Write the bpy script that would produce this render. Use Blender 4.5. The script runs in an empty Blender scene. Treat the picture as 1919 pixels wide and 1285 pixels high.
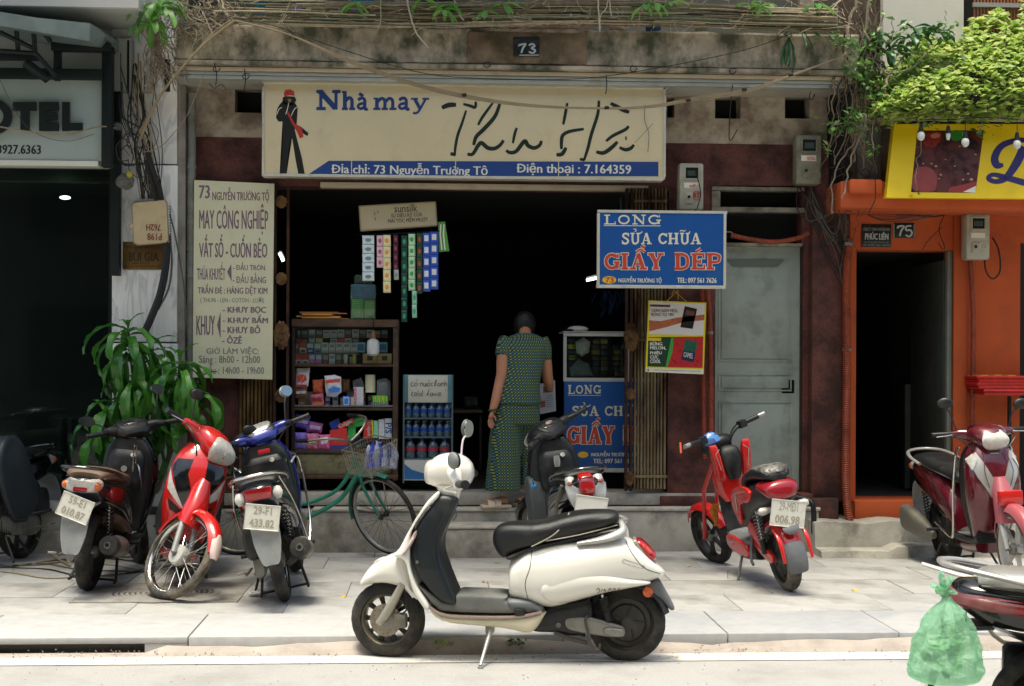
import bpy,bmesh,math,random
from math import sin,cos,tan,pi,radians,sqrt,atan2,hypot
from mathutils import Vector,Matrix
SC = bpy.context.scene
COL = SC.collection
random.seed(7)
# ------------------------------------------------------------------ camera
W0,H0,FPX,HOR = 1919.0,1285.0,1919*50/36.0,678.0
YAW,ROLL,EYE = radians(3.2),0.0046,1.6
_f = Vector((sin(YAW),cos(YAW),0)); _r0 = Vector((cos(YAW),-sin(YAW),0)); _u0 = Vector((0,0,1))
_r = _r0*cos(ROLL)+_u0*sin(ROLL); _u = _u0*cos(ROLL)-_r0*sin(ROLL)
cam = bpy.data.cameras.new('camera'); camo = bpy.data.objects.new('camera',cam); COL.objects.link(camo)
cam.lens = 50; cam.sensor_width = 36; cam.sensor_fit = 'HORIZONTAL'; cam.clip_end = 400; cam.clip_start = .05
cam.shift_y = (HOR-H0/2)/W0
camo.matrix_world = Matrix(((_r.x,_u.x,-_f.x,0),(_r.y,_u.y,-_f.y,0),(_r.z,_u.z,-_f.z,EYE),(0,0,0,1)))
SC.camera = camo
cam.dof.use_dof = True; cam.dof.focus_distance = 10.0; cam.dof.aperture_fstop = 8
# ------------------------------------------------------------------ light
SUN_EL,SUN_AZ = 79.0,215.0      # azimuth, degrees clockwise from +Y (into the picture)
world = bpy.data.worlds.new('World'); SC.world = world; world.use_nodes = True
wn = world.node_tree.nodes; wl = world.node_tree.links
bg = wn['Background']; bg.inputs['Strength'].default_value = 0.095
sky = wn.new('ShaderNodeTexSky'); sky.sky_type = 'NISHITA'; sky.sun_disc = False
sky.sun_elevation = radians(SUN_EL); sky.sun_rotation = radians(SUN_AZ); sky.dust_density = 4.0; sky.air_density = 1.0; sky.ozone_density = .6
wl.new(sky.outputs[0],bg.inputs['Color'])
sl = bpy.data.lights.new('sun','SUN'); sl.energy = 1.5; sl.angle = radians(18); sl.color = (1.0,.94,.84)
so = bpy.data.objects.new('sun',sl); COL.objects.link(so); so.location = (0,0,20)
_sd = Vector((sin(radians(SUN_AZ))*cos(radians(SUN_EL)),cos(radians(SUN_AZ))*cos(radians(SUN_EL)),sin(radians(SUN_EL))))
so.rotation_euler = _sd.to_track_quat('Z','Y').to_euler()
SC.view_settings.view_transform = 'Standard'; SC.view_settings.look = 'None'
SC.view_settings.exposure = 1.6; SC.view_settings.gamma = 1
SC.view_settings.use_white_balance = True; SC.view_settings.white_balance_temperature = 6700; SC.view_settings.white_balance_tint = 4
SC.cycles.use_denoising = True
SC.cycles.max_bounces = 8; SC.cycles.transparent_max_bounces = 12
# ------------------------------------------------------------------ picture point -> world point
def P(px,py,Y):
 d = _f + _r*((px-959.5)/FPX) + _u*((HOR-py)/FPX)
 t = Y/d.y
 return Vector((d.x*t,Y,EYE+d.z*t))
def G(px,py,z):
 d = _f + _r*((px-959.5)/FPX) + _u*((HOR-py)/FPX)
 t = (z-EYE)/d.z
 return Vector((d.x*t,d.y*t,z))
def PR(x0,y0,x1,y1,Y):
 xm,ym = (x0+x1)/2,(y0+y1)/2
 return P(x0,ym,Y).x,P(x1,ym,Y).x,P(xm,y1,Y).z,P(xm,y0,Y).z   # xa, xb, za, zb
# ------------------------------------------------------------------ materials
def lin(c):
 return c/12.92 if c <= .04045 else ((c+.055)/1.055)**2.4
def hx(s):
 s = s.lstrip('#'); return tuple(lin(int(s[i:i+2],16)/255) for i in (0,2,4))
MATS = {}
def mat(name,col=(.5,.5,.5),rough=.5,metal=0,var=0,vs=6,bump=0,bs=60,coat=0,dirt=None,spec=.5,emit=None,trans=0,ior=1.45,stretch=None,alpha=1,sheen=0):
 """dirt = (colour, amount 0..1, scale[, threshold])"""
 if name in MATS: return MATS[name]
 if isinstance(col,str): col = hx(col)
 m = bpy.data.materials.new(name); m.use_nodes = True; MATS[name] = m
 N = m.node_tree.nodes; L = m.node_tree.links; b = N['Principled BSDF']
 b.inputs['Base Color'].default_value = (*col,1); b.inputs['Roughness'].default_value = rough
 b.inputs['Metallic'].default_value = metal; b.inputs['Specular IOR Level'].default_value = spec
 b.inputs['Coat Weight'].default_value = coat; b.inputs['Coat Roughness'].default_value = .08
 b.inputs['Transmission Weight'].default_value = trans; b.inputs['IOR'].default_value = ior; b.inputs['Alpha'].default_value = alpha
 b.inputs['Sheen Weight'].default_value = sheen
 if emit: b.inputs['Emission Color'].default_value = (*emit[0],1); b.inputs['Emission Strength'].default_value = emit[1]
 src = None
 if var or bump or dirt:
  tc = N.new('ShaderNodeTexCoord'); mp = N.new('ShaderNodeMapping'); L.new(tc.outputs['Object'],mp.inputs[0])
  if stretch: mp.inputs['Scale'].default_value = stretch
 def noise(scale,detail=5,rgh=.6):
  n = N.new('ShaderNodeTexNoise'); n.inputs['Scale'].default_value = scale; n.inputs['Detail'].default_value = detail
  n.inputs['Roughness'].default_value = rgh; L.new(mp.outputs[0],n.inputs['Vector']); return n.outputs['Fac']
 if var:
  r = N.new('ShaderNodeMapRange'); L.new(noise(vs),r.inputs[0])
  r.inputs[1].default_value = .3; r.inputs[2].default_value = .7; r.inputs[3].default_value = 1-var; r.inputs[4].default_value = 1+var
  mx = N.new('ShaderNodeMix'); mx.data_type = 'RGBA'; mx.blend_type = 'MULTIPLY'; mx.inputs[0].default_value = 1
  mx.inputs[6].default_value = (*col,1); L.new(r.outputs[0],mx.inputs[7]); src = mx.outputs[2]
 if dirt:
  dc,amt,dsc = dirt[:3]; th = dirt[3] if len(dirt) > 3 else .5
  if isinstance(dc,str): dc = hx(dc)
  r = N.new('ShaderNodeMapRange'); L.new(noise(dsc,8,.65),r.inputs[0]); r.inputs[1].default_value = th-.04; r.inputs[2].default_value = th+.14
  r.inputs[3].default_value = 0; r.inputs[4].default_value = amt
  mx = N.new('ShaderNodeMix'); mx.data_type = 'RGBA'; L.new(r.outputs[0],mx.inputs[0])
  if src: L.new(src,mx.inputs[6])
  else: mx.inputs[6].default_value = (*col,1)
  mx.inputs[7].default_value = (*dc,1); src = mx.outputs[2]
  rr = N.new('ShaderNodeMapRange'); L.new(r.outputs[0],rr.inputs[0]); rr.inputs[3].default_value = rough; rr.inputs[4].default_value = min(1,rough+.35)
  L.new(rr.outputs[0],b.inputs['Roughness'])
 if src: L.new(src,b.inputs['Base Color'])
 if bump:
  bn = N.new('ShaderNodeBump'); bn.inputs['Strength'].default_value = min(1,bump); bn.inputs['Distance'].default_value = .004*max(1,bump)
  L.new(noise(bs),bn.inputs['Height']); L.new(bn.outputs[0],b.inputs['Normal'])
 return m
def glassy(name,tint=(.8,.9,.88),refl=1.0,body=0.0):
 """thin pane: clear with a fresnel reflection"""
 if name in MATS: return MATS[name]
 m = bpy.data.materials.new(name); m.use_nodes = True; MATS[name] = m
 N = m.node_tree.nodes; L = m.node_tree.links; N.remove(N['Principled BSDF']); out = N['Material Output']
 t = N.new('ShaderNodeBsdfTransparent'); t.inputs[0].default_value = (*tint,1)
 g = N.new('ShaderNodeBsdfGlossy'); g.inputs['Roughness'].default_value = .03; g.inputs[0].default_value = (refl,refl,refl,1)
 fr = N.new('ShaderNodeFresnel'); fr.inputs[0].default_value = 1.5
 mx = N.new('ShaderNodeMixShader'); L.new(fr.outputs[0],mx.inputs[0]); L.new(t.outputs[0],mx.inputs[1]); L.new(g.outputs[0],mx.inputs[2])
 sh = mx.outputs[0]
 if body:
  d = N.new('ShaderNodeBsdfPrincipled'); d.inputs['Base Color'].default_value = (*[c for c in tint],1); d.inputs['Roughness'].default_value = .15
  m2 = N.new('ShaderNodeMixShader'); m2.inputs[0].default_value = body; L.new(sh,m2.inputs[1]); L.new(d.outputs[0],m2.inputs[2]); sh = m2.outputs[0]
 L.new(sh,out.inputs[0]); return m
def leafy(name,col,col2,scale=3,rough=.4,trans=.35):
 if name in MATS: return MATS[name]
 m = bpy.data.materials.new(name); m.use_nodes = True; MATS[name] = m
 N = m.node_tree.nodes; L = m.node_tree.links; b = N['Principled BSDF']; out = N['Material Output']
 g = N.new('ShaderNodeNewGeometry'); cr = N.new('ShaderNodeValToRGB')
 L.new(g.outputs['Random Per Island'],cr.inputs[0])
 cr.color_ramp.elements[0].color = (*col,1); cr.color_ramp.elements[1].color = (*col2,1)
 L.new(cr.outputs[0],b.inputs['Base Color']); b.inputs['Roughness'].default_value = rough
 t = N.new('ShaderNodeBsdfTranslucent'); L.new(cr.outputs[0],t.inputs[0])
 mx = N.new('ShaderNodeMixShader'); mx.inputs[0].default_value = trans; L.new(b.outputs[0],mx.inputs[1]); L.new(t.outputs[0],mx.inputs[2])
 L.new(mx.outputs[0],out.inputs[0]); return m
# ------------------------------------------------------------------ mesh builder
def cr_interp(pts,k,closed=False):
 """Catmull-Rom through rows of numbers, k steps per span"""
 pts = [tuple(p) for p in pts]; n = len(pts); out = []
 if n < 3 and not closed: k = 1 if n < 2 else k
 for i in range(n if closed else n-1):
  if closed: a,b,c,d = pts[(i-1) % n],pts[i],pts[(i+1) % n],pts[(i+2) % n]
  else: a,b,c,d = pts[max(i-1,0)],pts[i],pts[i+1],pts[min(i+2,n-1)]
  for j in range(k):
   t = j/k
   out.append(tuple(.5*((2*q)+(r-p)*t+(2*p-5*q+4*r-s)*t*t+(3*q-p-3*r+s)*t**3) for p,q,r,s in zip(a,b,c,d)))
 if not closed: out.append(pts[-1])
 return out
class MB:
 def __init__(s): s.v = []; s.f = []
 def add(s,vs,fs):
  o = len(s.v); s.v += [tuple(x) for x in vs]; s.f += [tuple(i+o for i in f) for f in fs]; return s
 def mesh(s,me,M=None):
  o = len(s.v)
  for v in me.vertices: s.v.append(tuple(M @ v.co) if M else tuple(v.co))
  for p in me.polygons: s.f.append(tuple(i+o for i in p.vertices))
  return s
 def xf(s,M):
  s.v = [tuple(M @ Vector(v)) for v in s.v]; return s
 def ext(s,o,M=None):
  return s.add([tuple(M @ Vector(v)) for v in o.v] if M else o.v,o.f)
 def warp(s,fn):
  s.v = [tuple(fn(*v)) for v in s.v]; return s
 def box(s,x0,x1,y0,y1,z0,z1,c=0):
  if x0 > x1: x0,x1 = x1,x0
  if y0 > y1: y0,y1 = y1,y0
  if z0 > z1: z0,z1 = z1,z0
  c = min(c,(x1-x0)*.45,(y1-y0)*.45,(z1-z0)*.45)
  if c <= 0:
   vs = [(x,y,z) for x in (x0,x1) for y in (y0,y1) for z in (z0,z1)]
   return s.add(vs,[(0,1,3,2),(4,6,7,5),(0,4,5,1),(2,3,7,6),(0,2,6,4),(1,5,7,3)])
  bm = bmesh.new(); bmesh.ops.create_cube(bm,size=1)
  for v in bm.verts: v.co = Vector(((x0+x1)/2+v.co.x*(x1-x0),(y0+y1)/2+v.co.y*(y1-y0),(z0+z1)/2+v.co.z*(z1-z0)))
  bmesh.ops.bevel(bm,geom=bm.edges[:],offset=c,segments=2,profile=.5,affect='EDGES')
  bm.verts.index_update(); r = s.add([v.co for v in bm.verts],[[v.index for v in f.verts] for f in bm.faces]); bm.free(); return r
 def rings(s,rings,cap=True,closed=False):
  n = len(rings[0]); vs = [p for r in rings for p in r]; m = len(rings); fs = []
  for i in range(m if closed else m-1):
   a,b = i*n,((i+1) % m)*n
   for j in range(n): fs.append((a+j,a+(j+1) % n,b+(j+1) % n,b+j))
  if cap and not closed: fs += [tuple(range(n-1,-1,-1)),tuple(range((m-1)*n,m*n))]
  return s.add(vs,fs)
 def tube(s,pts,r,n=8,k=1,closed=False,flat=1.0):
  rr = r if isinstance(r,(list,tuple)) else [r]*len(pts)
  rows = cr_interp([(*p,q) for p,q in zip(pts,rr)],k,closed) if (k > 1 and len(pts) > 2) else [(*p,q) for p,q in zip(pts,rr)]
  ps = [Vector(q[:3]) for q in rows]; m = len(ps); up = None; R = []
  for i in range(m):
   t = (ps[(i+1) % m]-ps[i-1]) if closed else (ps[min(i+1,m-1)]-ps[max(i-1,0)])
   if t.length < 1e-9: t = Vector((0,0,1))
   t.normalize()
   if up is None:
    up = Vector((0,0,1)) if abs(t.z) < .9 else Vector((1,0,0))
   up = (up-t*up.dot(t)); up = up.normalized() if up.length > 1e-6 else t.orthogonal().normalized()
   sd = t.cross(up); q = max(rows[i][3],1e-4)
   R.append([tuple(ps[i]+up*(q*flat*sin(2*pi*j/n))+sd*(q*cos(2*pi*j/n))) for j in range(n)])
  return s.rings(R,True,closed)
 def cyl(s,a,b,r,n=16,r2=None):
  return s.tube([a,b],[r,r if r2 is None else r2],n)
 def lathe(s,prof,n=32,c=(0,0,0),axis='Y',close=False,arc=1.0):
  """prof rows (r, h); revolves around axis through c"""
  R = []
  for r,h in prof:
   ring = []
   for j in range(n):
    a = 2*pi*j/n; x,y = max(r,1e-4)*cos(a),max(r,1e-4)*sin(a)
    p = (x,h,y) if axis == 'Y' else ((x,y,h) if axis == 'Z' else (h,x,y))
    ring.append((p[0]+c[0],p[1]+c[1],p[2]+c[2]))
   R.append(ring)
  return s.rings(R,not close,close)
 def ell(s,c,rx,ry,rz,n=16,m=10):
  R = []
  for i in range(m+1):
   t = -pi/2+pi*i/m; q = max(cos(t),.02)
   R.append([(c[0]+rx*q*cos(2*pi*j/n),c[1]+ry*q*sin(2*pi*j/n),c[2]+rz*sin(t)) for j in range(n)])
  return s.rings(R)
 def hullx(s,st,n=24,k=4):
  """stations along x: (x, z0, z1, half width, exponent)"""
  R = []
  for x,z0,z1,hw,p in cr_interp(st,k):
   zc,a = (z0+z1)/2,max((z1-z0)/2,.001); ring = []
   for j in range(n):
    t = 2*pi*j/n; cy,sz = cos(t),sin(t); e = 2/max(p,1)
    ring.append((x,math.copysign(abs(cy)**e,cy)*max(hw,.001),zc+math.copysign(abs(sz)**e,sz)*a))
   R.append(ring)
  return s.rings(R)
 def hullz(s,st,n=28,k=4):
  """stations along z: (z, x0, x1, half width, exponent)"""
  R = []
  for z,x0,x1,hw,p in cr_interp(st,k):
   xc,a = (x0+x1)/2,max((x1-x0)/2,.001); ring = []
   for j in range(n):
    t = 2*pi*j/n; cy,sx = cos(t),sin(t); e = 2/max(p,1)
    ring.append((xc+math.copysign(abs(sx)**e,sx)*a,math.copysign(abs(cy)**e,cy)*max(hw,.001),z))
   R.append(ring)
  return s.rings(R)
 def path(s,st,n=20,k=4,bend=0):
  """sections along a path in the XZ plane: (x, z, half thickness along the normal, half width along y, exponent)"""
  rows = cr_interp(st,k); R = []; m = len(rows)
  for i,(x,z,a,b,p) in enumerate(rows):
   x2,z2 = rows[min(i+1,m-1)][:2]; x1,z1 = rows[max(i-1,0)][:2]
   L_ = hypot(x2-x1,z2-z1) or 1; nx,nz = -(z2-z1)/L_,(x2-x1)/L_; ring = []
   for j in range(n):
    t = 2*pi*j/n; cy,sn = cos(t),sin(t); e = 2/max(p,1)
    u = math.copysign(abs(sn)**e,sn)*max(a,.0005); w = math.copysign(abs(cy)**e,cy)*max(b,.0005)
    u -= bend*(w/max(b,.0005))**2
    ring.append((x+nx*u,w,z+nz*u))
   R.append(ring)
  return s.rings(R)
 def arch(s,c,R_,a0,a1,hw,th=.004,drop=.03,n=14,m=16,taper=0):
  """mudguard shell round a wheel axle at c=(x,z)"""
  for sgn in (0,):
   out = []; inn = []
   for i in range(m+1):
    a = a0+(a1-a0)*i/m; tp = 1-taper*abs(2*i/m-1)**3
    ro = []; ri = []
    for j in range(n+1):
     q = 2*j/n-1; d = drop*abs(q)**3
     ro.append((c[0]+(R_-d)*cos(a),q*hw*tp,c[1]+(R_-d)*sin(a)))
     ri.append((c[0]+(R_-d-th)*cos(a),q*(hw*tp-th),c[1]+(R_-d-th)*sin(a)))
    out.append(ro+ri[::-1])
   s.rings(out)
  return s
 def plate(s,pts,half,bev=.005,k=4,y=0.0,closed_smooth=True,plane='XZ'):
  """rounded solid from a closed outline in XZ, half thickness along y"""
  q = cr_interp(pts,k,True) if closed_smooth else pts
  cu = bpy.data.curves.new('t','CURVE'); cu.dimensions = '2D'; cu.fill_mode = 'BOTH'
  sp = cu.splines.new('POLY'); sp.points.add(len(q)-1); sp.use_cyclic_u = True
  for i,p in enumerate(q): sp.points[i].co = (p[0],p[1],0,1)
  bev = min(bev,half*.95); cu.extrude = half-bev; cu.bevel_depth = bev; cu.bevel_resolution = 2; cu.offset = -bev
  ob = bpy.data.objects.new('t',cu); me = bpy.data.meshes.new_from_object(ob)
  M = Matrix(((1,0,0,0),(0,0,-1,y),(0,1,0,0),(0,0,0,1)))
  s.mesh(me,M); bpy.data.objects.remove(ob); bpy.data.curves.remove(cu); bpy.data.meshes.remove(me); return s
 def data(s,name='m',smooth=True,ang=38):
  me = bpy.data.meshes.new(name); me.from_pydata(s.v,[],s.f); me.validate()
  bm = bmesh.new(); bm.from_mesh(me); bmesh.ops.remove_doubles(bm,verts=bm.verts,dist=1e-5)
  bmesh.ops.recalc_face_normals(bm,faces=bm.faces); bm.to_mesh(me); bm.free()
  if smooth: me.shade_smooth(); me.set_sharp_from_angle(angle=radians(ang))
  return me
def remeshed(mb,voxel=.012,it=6,fac=.5,sub=0):
 ob = bpy.data.objects.new('t',mb.data()); COL.objects.link(ob)
 m = ob.modifiers.new('r','REMESH'); m.mode = 'VOXEL'; m.voxel_size = voxel; m.use_smooth_shade = True
 if it: q = ob.modifiers.new('s','SMOOTH'); q.factor = fac; q.iterations = it
 dg = bpy.context.evaluated_depsgraph_get(); me = bpy.data.meshes.new_from_object(ob.evaluated_get(dg))
 old = ob.data; bpy.data.objects.remove(ob); bpy.data.meshes.remove(old)
 o = MB(); o.mesh(me); bpy.data.meshes.remove(me); return o
# ------------------------------------------------------------------ things and parts
def new(name,me,m,parent=None):
 o = bpy.data.objects.new(name,me); COL.objects.link(o)
 if m and not me.materials: me.materials.append(m)
 if parent: o.parent = parent
 return o
def tag(o,label=None,cat=None,group=None,kind=None):
 if label: o['label'] = label
 if cat: o['category'] = cat
 if group: o['group'] = group
 if kind: o['kind'] = kind
 return o
ORD = ['leftmost','second','third','fourth','fifth','sixth','seventh','eighth','ninth','tenth','eleventh','twelfth','thirteenth']
class Thing:
 def __init__(s,name,label,cat,loc=(0,0,0),rz=0,group=None,kind=None):
  s.root = bpy.data.objects.new(name,None); COL.objects.link(s.root); s.root.empty_display_size = .05
  s.root.location = loc; s.root.rotation_euler = (0,0,rz); tag(s.root,label,cat,group,kind)
  s.inv = (Matrix.Translation(loc) @ Matrix.Rotation(rz,4,'Z')).inverted()
 def part(s,name,mb,m,parent=None,world=False,smooth=True,label=None,ang=38,kind=None):
  if world: mb = MB().ext(mb,s.inv)
  o = new(name,mb.data(name,smooth,ang),m,parent or s.root)
  if label: o['label'] = label
  if kind: o['kind'] = kind
  return o
 def wp(s,name,mb,m,**k): return s.part(name,mb,m,world=True,**k)
def solo(name,mb,m,label,cat,group=None,kind=None,smooth=True,org=None):
 """a thing that is one mesh; origin at its base"""
 if org is None:
  xs = [v[0] for v in mb.v]; ys = [v[1] for v in mb.v]; zs = [v[2] for v in mb.v]
  org = ((min(xs)+max(xs))/2,(min(ys)+max(ys))/2,min(zs))
 mb2 = MB().ext(mb,Matrix.Translation((-org[0],-org[1],-org[2])))
 o = new(name,mb2.data(name,smooth),m); o.location = org
 return tag(o,label,cat,group,kind)
def struct(name,mb,m,smooth=False):
 o = new(name,mb.data(name,smooth),m); o['kind'] = 'structure'; return o
def copy_tree(o,parent=None):
 c = o.copy(); COL.objects.link(c); c.parent = parent
 for ch in list(o.children): copy_tree(ch,c)
 return c
# ------------------------------------------------------------------ lettering
VM = {'Đ': 'Db','đ': 'dc','Ư': 'Uh','ư': 'uk','Ờ': 'Òh','ờ': 'òk','Ợ': 'Ọh','ợ': 'ọk','Ự': 'Ụh','ữ': 'ũk','Ơ': 'Oh','Ỡ': 'Õh'}
def text_mb(s,bold=0.0,ext=.02,res=2):
 marks = [(i,VM[c][1]) for i,c in enumerate(s) if c in VM]
 if marks:
  s2 = ''.join(VM[c][0] if c in VM else c for c in s); mb = text_mb(s2,0,ext,res)
  for i,k in marks:
   b = max(v[0] for v in text_mb(s2[:i+1],0).v); a = min(v[0] for v in text_mb(s2[i],0).v); w = max(v[0] for v in text_mb(s2[i],0).v)-a
   if k == 'b': mb.box(b-w-.06,b-w*.5,.32,.38,-ext*1.2,ext*1.2)
   elif k == 'c': mb.box(b-w*.45,b+.04,.60,.655,-ext*1.2,ext*1.2)
   else:
    y = .70 if k == 'h' else .50; mb.add([(b-.05,y-.09,-ext*1.1),(b+.03,y,-ext*1.1),(b+.035,y+.07,-ext*1.1),(b-.03,y+.07,-ext*1.1),(b-.05,y-.09,ext*1.1),(b+.03,y,ext*1.1),(b+.035,y+.07,ext*1.1),(b-.03,y+.07,ext*1.1)],[(0,1,2,3),(4,5,6,7),(0,1,5,4),(1,2,6,5),(2,3,7,6),(3,0,4,7)])
  return mb
 cu = bpy.data.curves.new('t','FONT'); cu.body = s; cu.size = 1; cu.resolution_u = res; cu.offset = bold; cu.extrude = ext
 ob = bpy.data.objects.new('t',cu); me = bpy.data.meshes.new_from_object(ob)
 mb = MB().mesh(me); bpy.data.objects.remove(ob); bpy.data.curves.remove(cu); bpy.data.meshes.remove(me)
 return mb
def fit(mb,x0,x1,z0,z1,y,th=.002,cap=None,slant=0):
 """lettering made in XY -> upright rectangle in XZ facing -Y"""
 xs = [v[0] for v in mb.v]; ys = [v[1] for v in mb.v]
 a,b,c,d = min(xs),max(xs),min(ys),max(ys)
 if cap: c,d = cap
 sx = (x1-x0)/((b-a) or 1); sz = (z1-z0)/((d-c) or 1)
 zm = max(abs(v[2]) for v in mb.v) or 1
 o = MB(); o.f = list(mb.f); o.v = [(x0+(v[0]-a)*sx+slant*(v[1]-c)*sz,y-th*.5-v[2]/zm*th*.5,z0+(v[1]-c)*sz) for v in mb.v]
 return o
def ptext(T,s,r,Y,m,bold=.02,parent=None,cap=None,slant=0,name='lettering',cv=None,mirror=False,rot=0):
 x0,y0,x1,y1 = r
 if cv: x0,x1 = cv[0]+x0/cv[2],cv[0]+x1/cv[2]; y0,y1 = cv[1]+y0/cv[2],cv[1]+y1/cv[2]
 xa,xb,za,zb = PR(x0,y0,x1,y1,Y)
 tm = text_mb(s,0)
 if bold > .004:
  m2 = MB()
  for q,dx in enumerate((-bold,0,bold) if bold < .03 else (-bold,-bold*.4,bold*.4,bold)): m2.ext(tm,Matrix.Translation((dx,(q % 2)*bold*.3,0)) @ Matrix.Scale(1+.06*q,4,(0,0,1)))
  tm = m2
 mb = fit(tm,xa,xb,za,zb,Y,cap=cap,slant=slant)
 if rot:
  c = Matrix.Translation(((xa+xb)/2,Y,(za+zb)/2)); mb.xf(c @ Matrix.Rotation(rot,4,'Y') @ c.inverted())
 return T.part(name,mb,m,parent=parent,world=(parent is None) or True,smooth=False)
def ribbon(pts,w,Y,th=.002,cv=None,k=4,taper=.35):
 """pen stroke: pts in picture points on plane Y, w in picture points"""
 if cv: pts = [(cv[0]+x/cv[2],cv[1]+y/cv[2]) for x,y in pts]; w = w/cv[2]
 q = cr_interp(pts,k) if len(pts) > 2 else pts
 m = len(q); L_ = []; R_ = []
 for i in range(m):
  x1,y1 = q[max(i-1,0)]; x2,y2 = q[min(i+1,m-1)]; l = hypot(x2-x1,y2-y1) or 1
  t = i/(m-1); ww = w/2*(1-taper*abs(2*t-1)**2)
  nx,ny = -(y2-y1)/l*ww,(x2-x1)/l*ww
  L_.append(P(q[i][0]+nx,q[i][1]+ny,Y)); R_.append(P(q[i][0]-nx,q[i][1]-ny,Y))
 mb = MB(); rings = [[a,b,b-Vector((0,th,0)),a-Vector((0,th,0))] for a,b in zip(L_,R_)]
 return mb.rings(rings)
def poly(pts,Y,th=.002,cv=None,k=0):
 """flat printed shape: outline in picture points on plane Y, proud by th"""
 if cv: pts = [(cv[0]+x/cv[2],cv[1]+y/cv[2]) for x,y in pts]
 if k: pts = cr_interp(pts,k,True)
 bm = bmesh.new(); f = bm.faces.new([bm.verts.new(P(x,y,Y-th)) for x,y in pts]); bmesh.ops.triangulate(bm,faces=[f])
 bm.verts.index_update(); mb = MB().add([v.co for v in bm.verts],[[v.index for v in f.verts] for f in bm.faces])
 n = len(pts); back = [P(x,y,Y) for x,y in pts]; fr = [P(x,y,Y-th) for x,y in pts]; bm.free()
 return mb.add(fr+back,[(i,(i+1) % n,n+(i+1) % n,n+i) for i in range(n)])
SV,SH = .24,.13
GL = {
 'L': (.85,[([(.22,0),(.22,1)],SV),([(.02,.96),(.44,.96)],SH),([(.02,.05),(.85,.05)],SH),([(.8,0),(.8,.32)],.1)]),
 'O': (.95,[('O',(.475,.5,.40,.46))]),
 'N': (1.0,[([(.2,0),(.2,1)],.13),([(.16,.98),(.8,.06)],.22),([(.82,0),(.82,1)],.13),([(.02,.96),(.3,.96)],SH),([(.02,.05),(.4,.05)],SH),([(.66,.96),(1,.96)],SH)]),
 'G': (.95,[('C',(.5,.5,.42,.46)),([(.62,.44),(.98,.44)],SH),([(.82,.04),(.82,.44)],.2),([(.86,.7),(.86,.98)],.1)]),
 'S': (.75,[([(.64,.82),(.5,.94),(.25,.92),(.14,.74),(.3,.58),(.5,.48),(.64,.3),(.5,.08),(.24,.06),(.12,.2)],.19),([(.68,.68),(.68,1)],.09),([(.08,0),(.08,.34)],.09)]),
 'U': (.95,[([(.22,1),(.22,.32),(.34,.08),(.56,.06),(.74,.2),(.76,.4),(.76,1)],.19),([(.02,.96),(.42,.96)],SH),([(.58,.96),(.96,.96)],SH)]),
 'A': (1.0,[([(.16,.02),(.5,1)],.12),([(.5,1),(.82,.02)],.23),([(.3,.34),(.7,.34)],.1),([(0,.05),(.36,.05)],SH),([(.58,.05),(1.04,.05)],SH)]),
 'C': (.88,[('C',(.5,.5,.42,.46)),([(.84,.66),(.84,.98)],.1)]),
 'H': (1.05,[([(.22,0),(.22,1)],SV),([(.82,0),(.82,1)],SV),([(.2,.5),(.84,.5)],SH),([(.02,.96),(.42,.96)],SH),([(.02,.05),(.42,.05)],SH),([(.62,.96),(1.02,.96)],SH),([(.62,.05),(1.02,.05)],SH)]),
 'I': (.48,[([(.24,0),(.24,1)],SV),([(.03,.96),(.45,.96)],SH),([(.03,.05),(.45,.05)],SH)]),
 'Y': (.98,[([(.2,.98),(.5,.42)],.23),([(.8,.98),(.5,.42)],.13),([(.5,0),(.5,.48)],.23),([(.02,.96),(.4,.96)],SH),([(.62,.96),(.98,.96)],SH),([(.3,.05),(.7,.05)],SH)]),
 'D': (.95,[([(.22,0),(.22,1)],SV),([(.02,.95),(.5,.95),(.78,.8),(.84,.5),(.78,.2),(.5,.05),(.02,.05)],.17)]),
 'E': (.85,[([(.22,0),(.22,1)],SV),([(.02,.95),(.82,.95)],SH),([(.2,.5),(.6,.5)],SH),([(.02,.05),(.85,.05)],SH),([(.78,.68),(.78,1)],.1),([(.82,0),(.82,.32)],.1),([(.58,.36),(.58,.64)],.08)]),
 'P': (.88,[([(.22,0),(.22,1)],SV),([(.02,.95),(.5,.95),(.78,.86),(.8,.68),(.7,.48),(.2,.45)],.15),([(.02,.05),(.48,.05)],SH)]),
 'h': (.8,[([(.2,0),(.2,1.3)],.2),([(.02,1.26),(.25,1.26)],.1),([(.2,.55),(.42,.84),(.62,.7),(.62,.05)],.18),([(.02,.05),(.38,.05)],SH),([(.46,.05),(.82,.05)],SH)]),
 'a': (.72,[([(.12,.74),(.34,.9),(.52,.72),(.52,.06),(.7,.05)],.17),([(.52,.5),(.22,.42),(.12,.22),(.28,.06),(.5,.2)],.15)]),
 'm': (1.2,[([(.2,0),(.2,.88)],.2),([(.02,.86),(.25,.86)],.1),([(.2,.55),(.42,.86),(.6,.7),(.6,.05)],.18),([(.6,.55),(.82,.86),(1.0,.7),(1.0,.05)],.18),([(.02,.05),(.38,.05)],SH),([(.44,.05),(.76,.05)],SH),([(.84,.05),(1.2,.05)],SH)]),
 'y': (.85,[([(.2,.84),(.44,.1)],.19),([(.72,.84),(.36,-.2),(.12,-.26)],.13),([(.02,.84),(.36,.84)],.1),([(.56,.84),(.88,.84)],.1)]),
}
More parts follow.
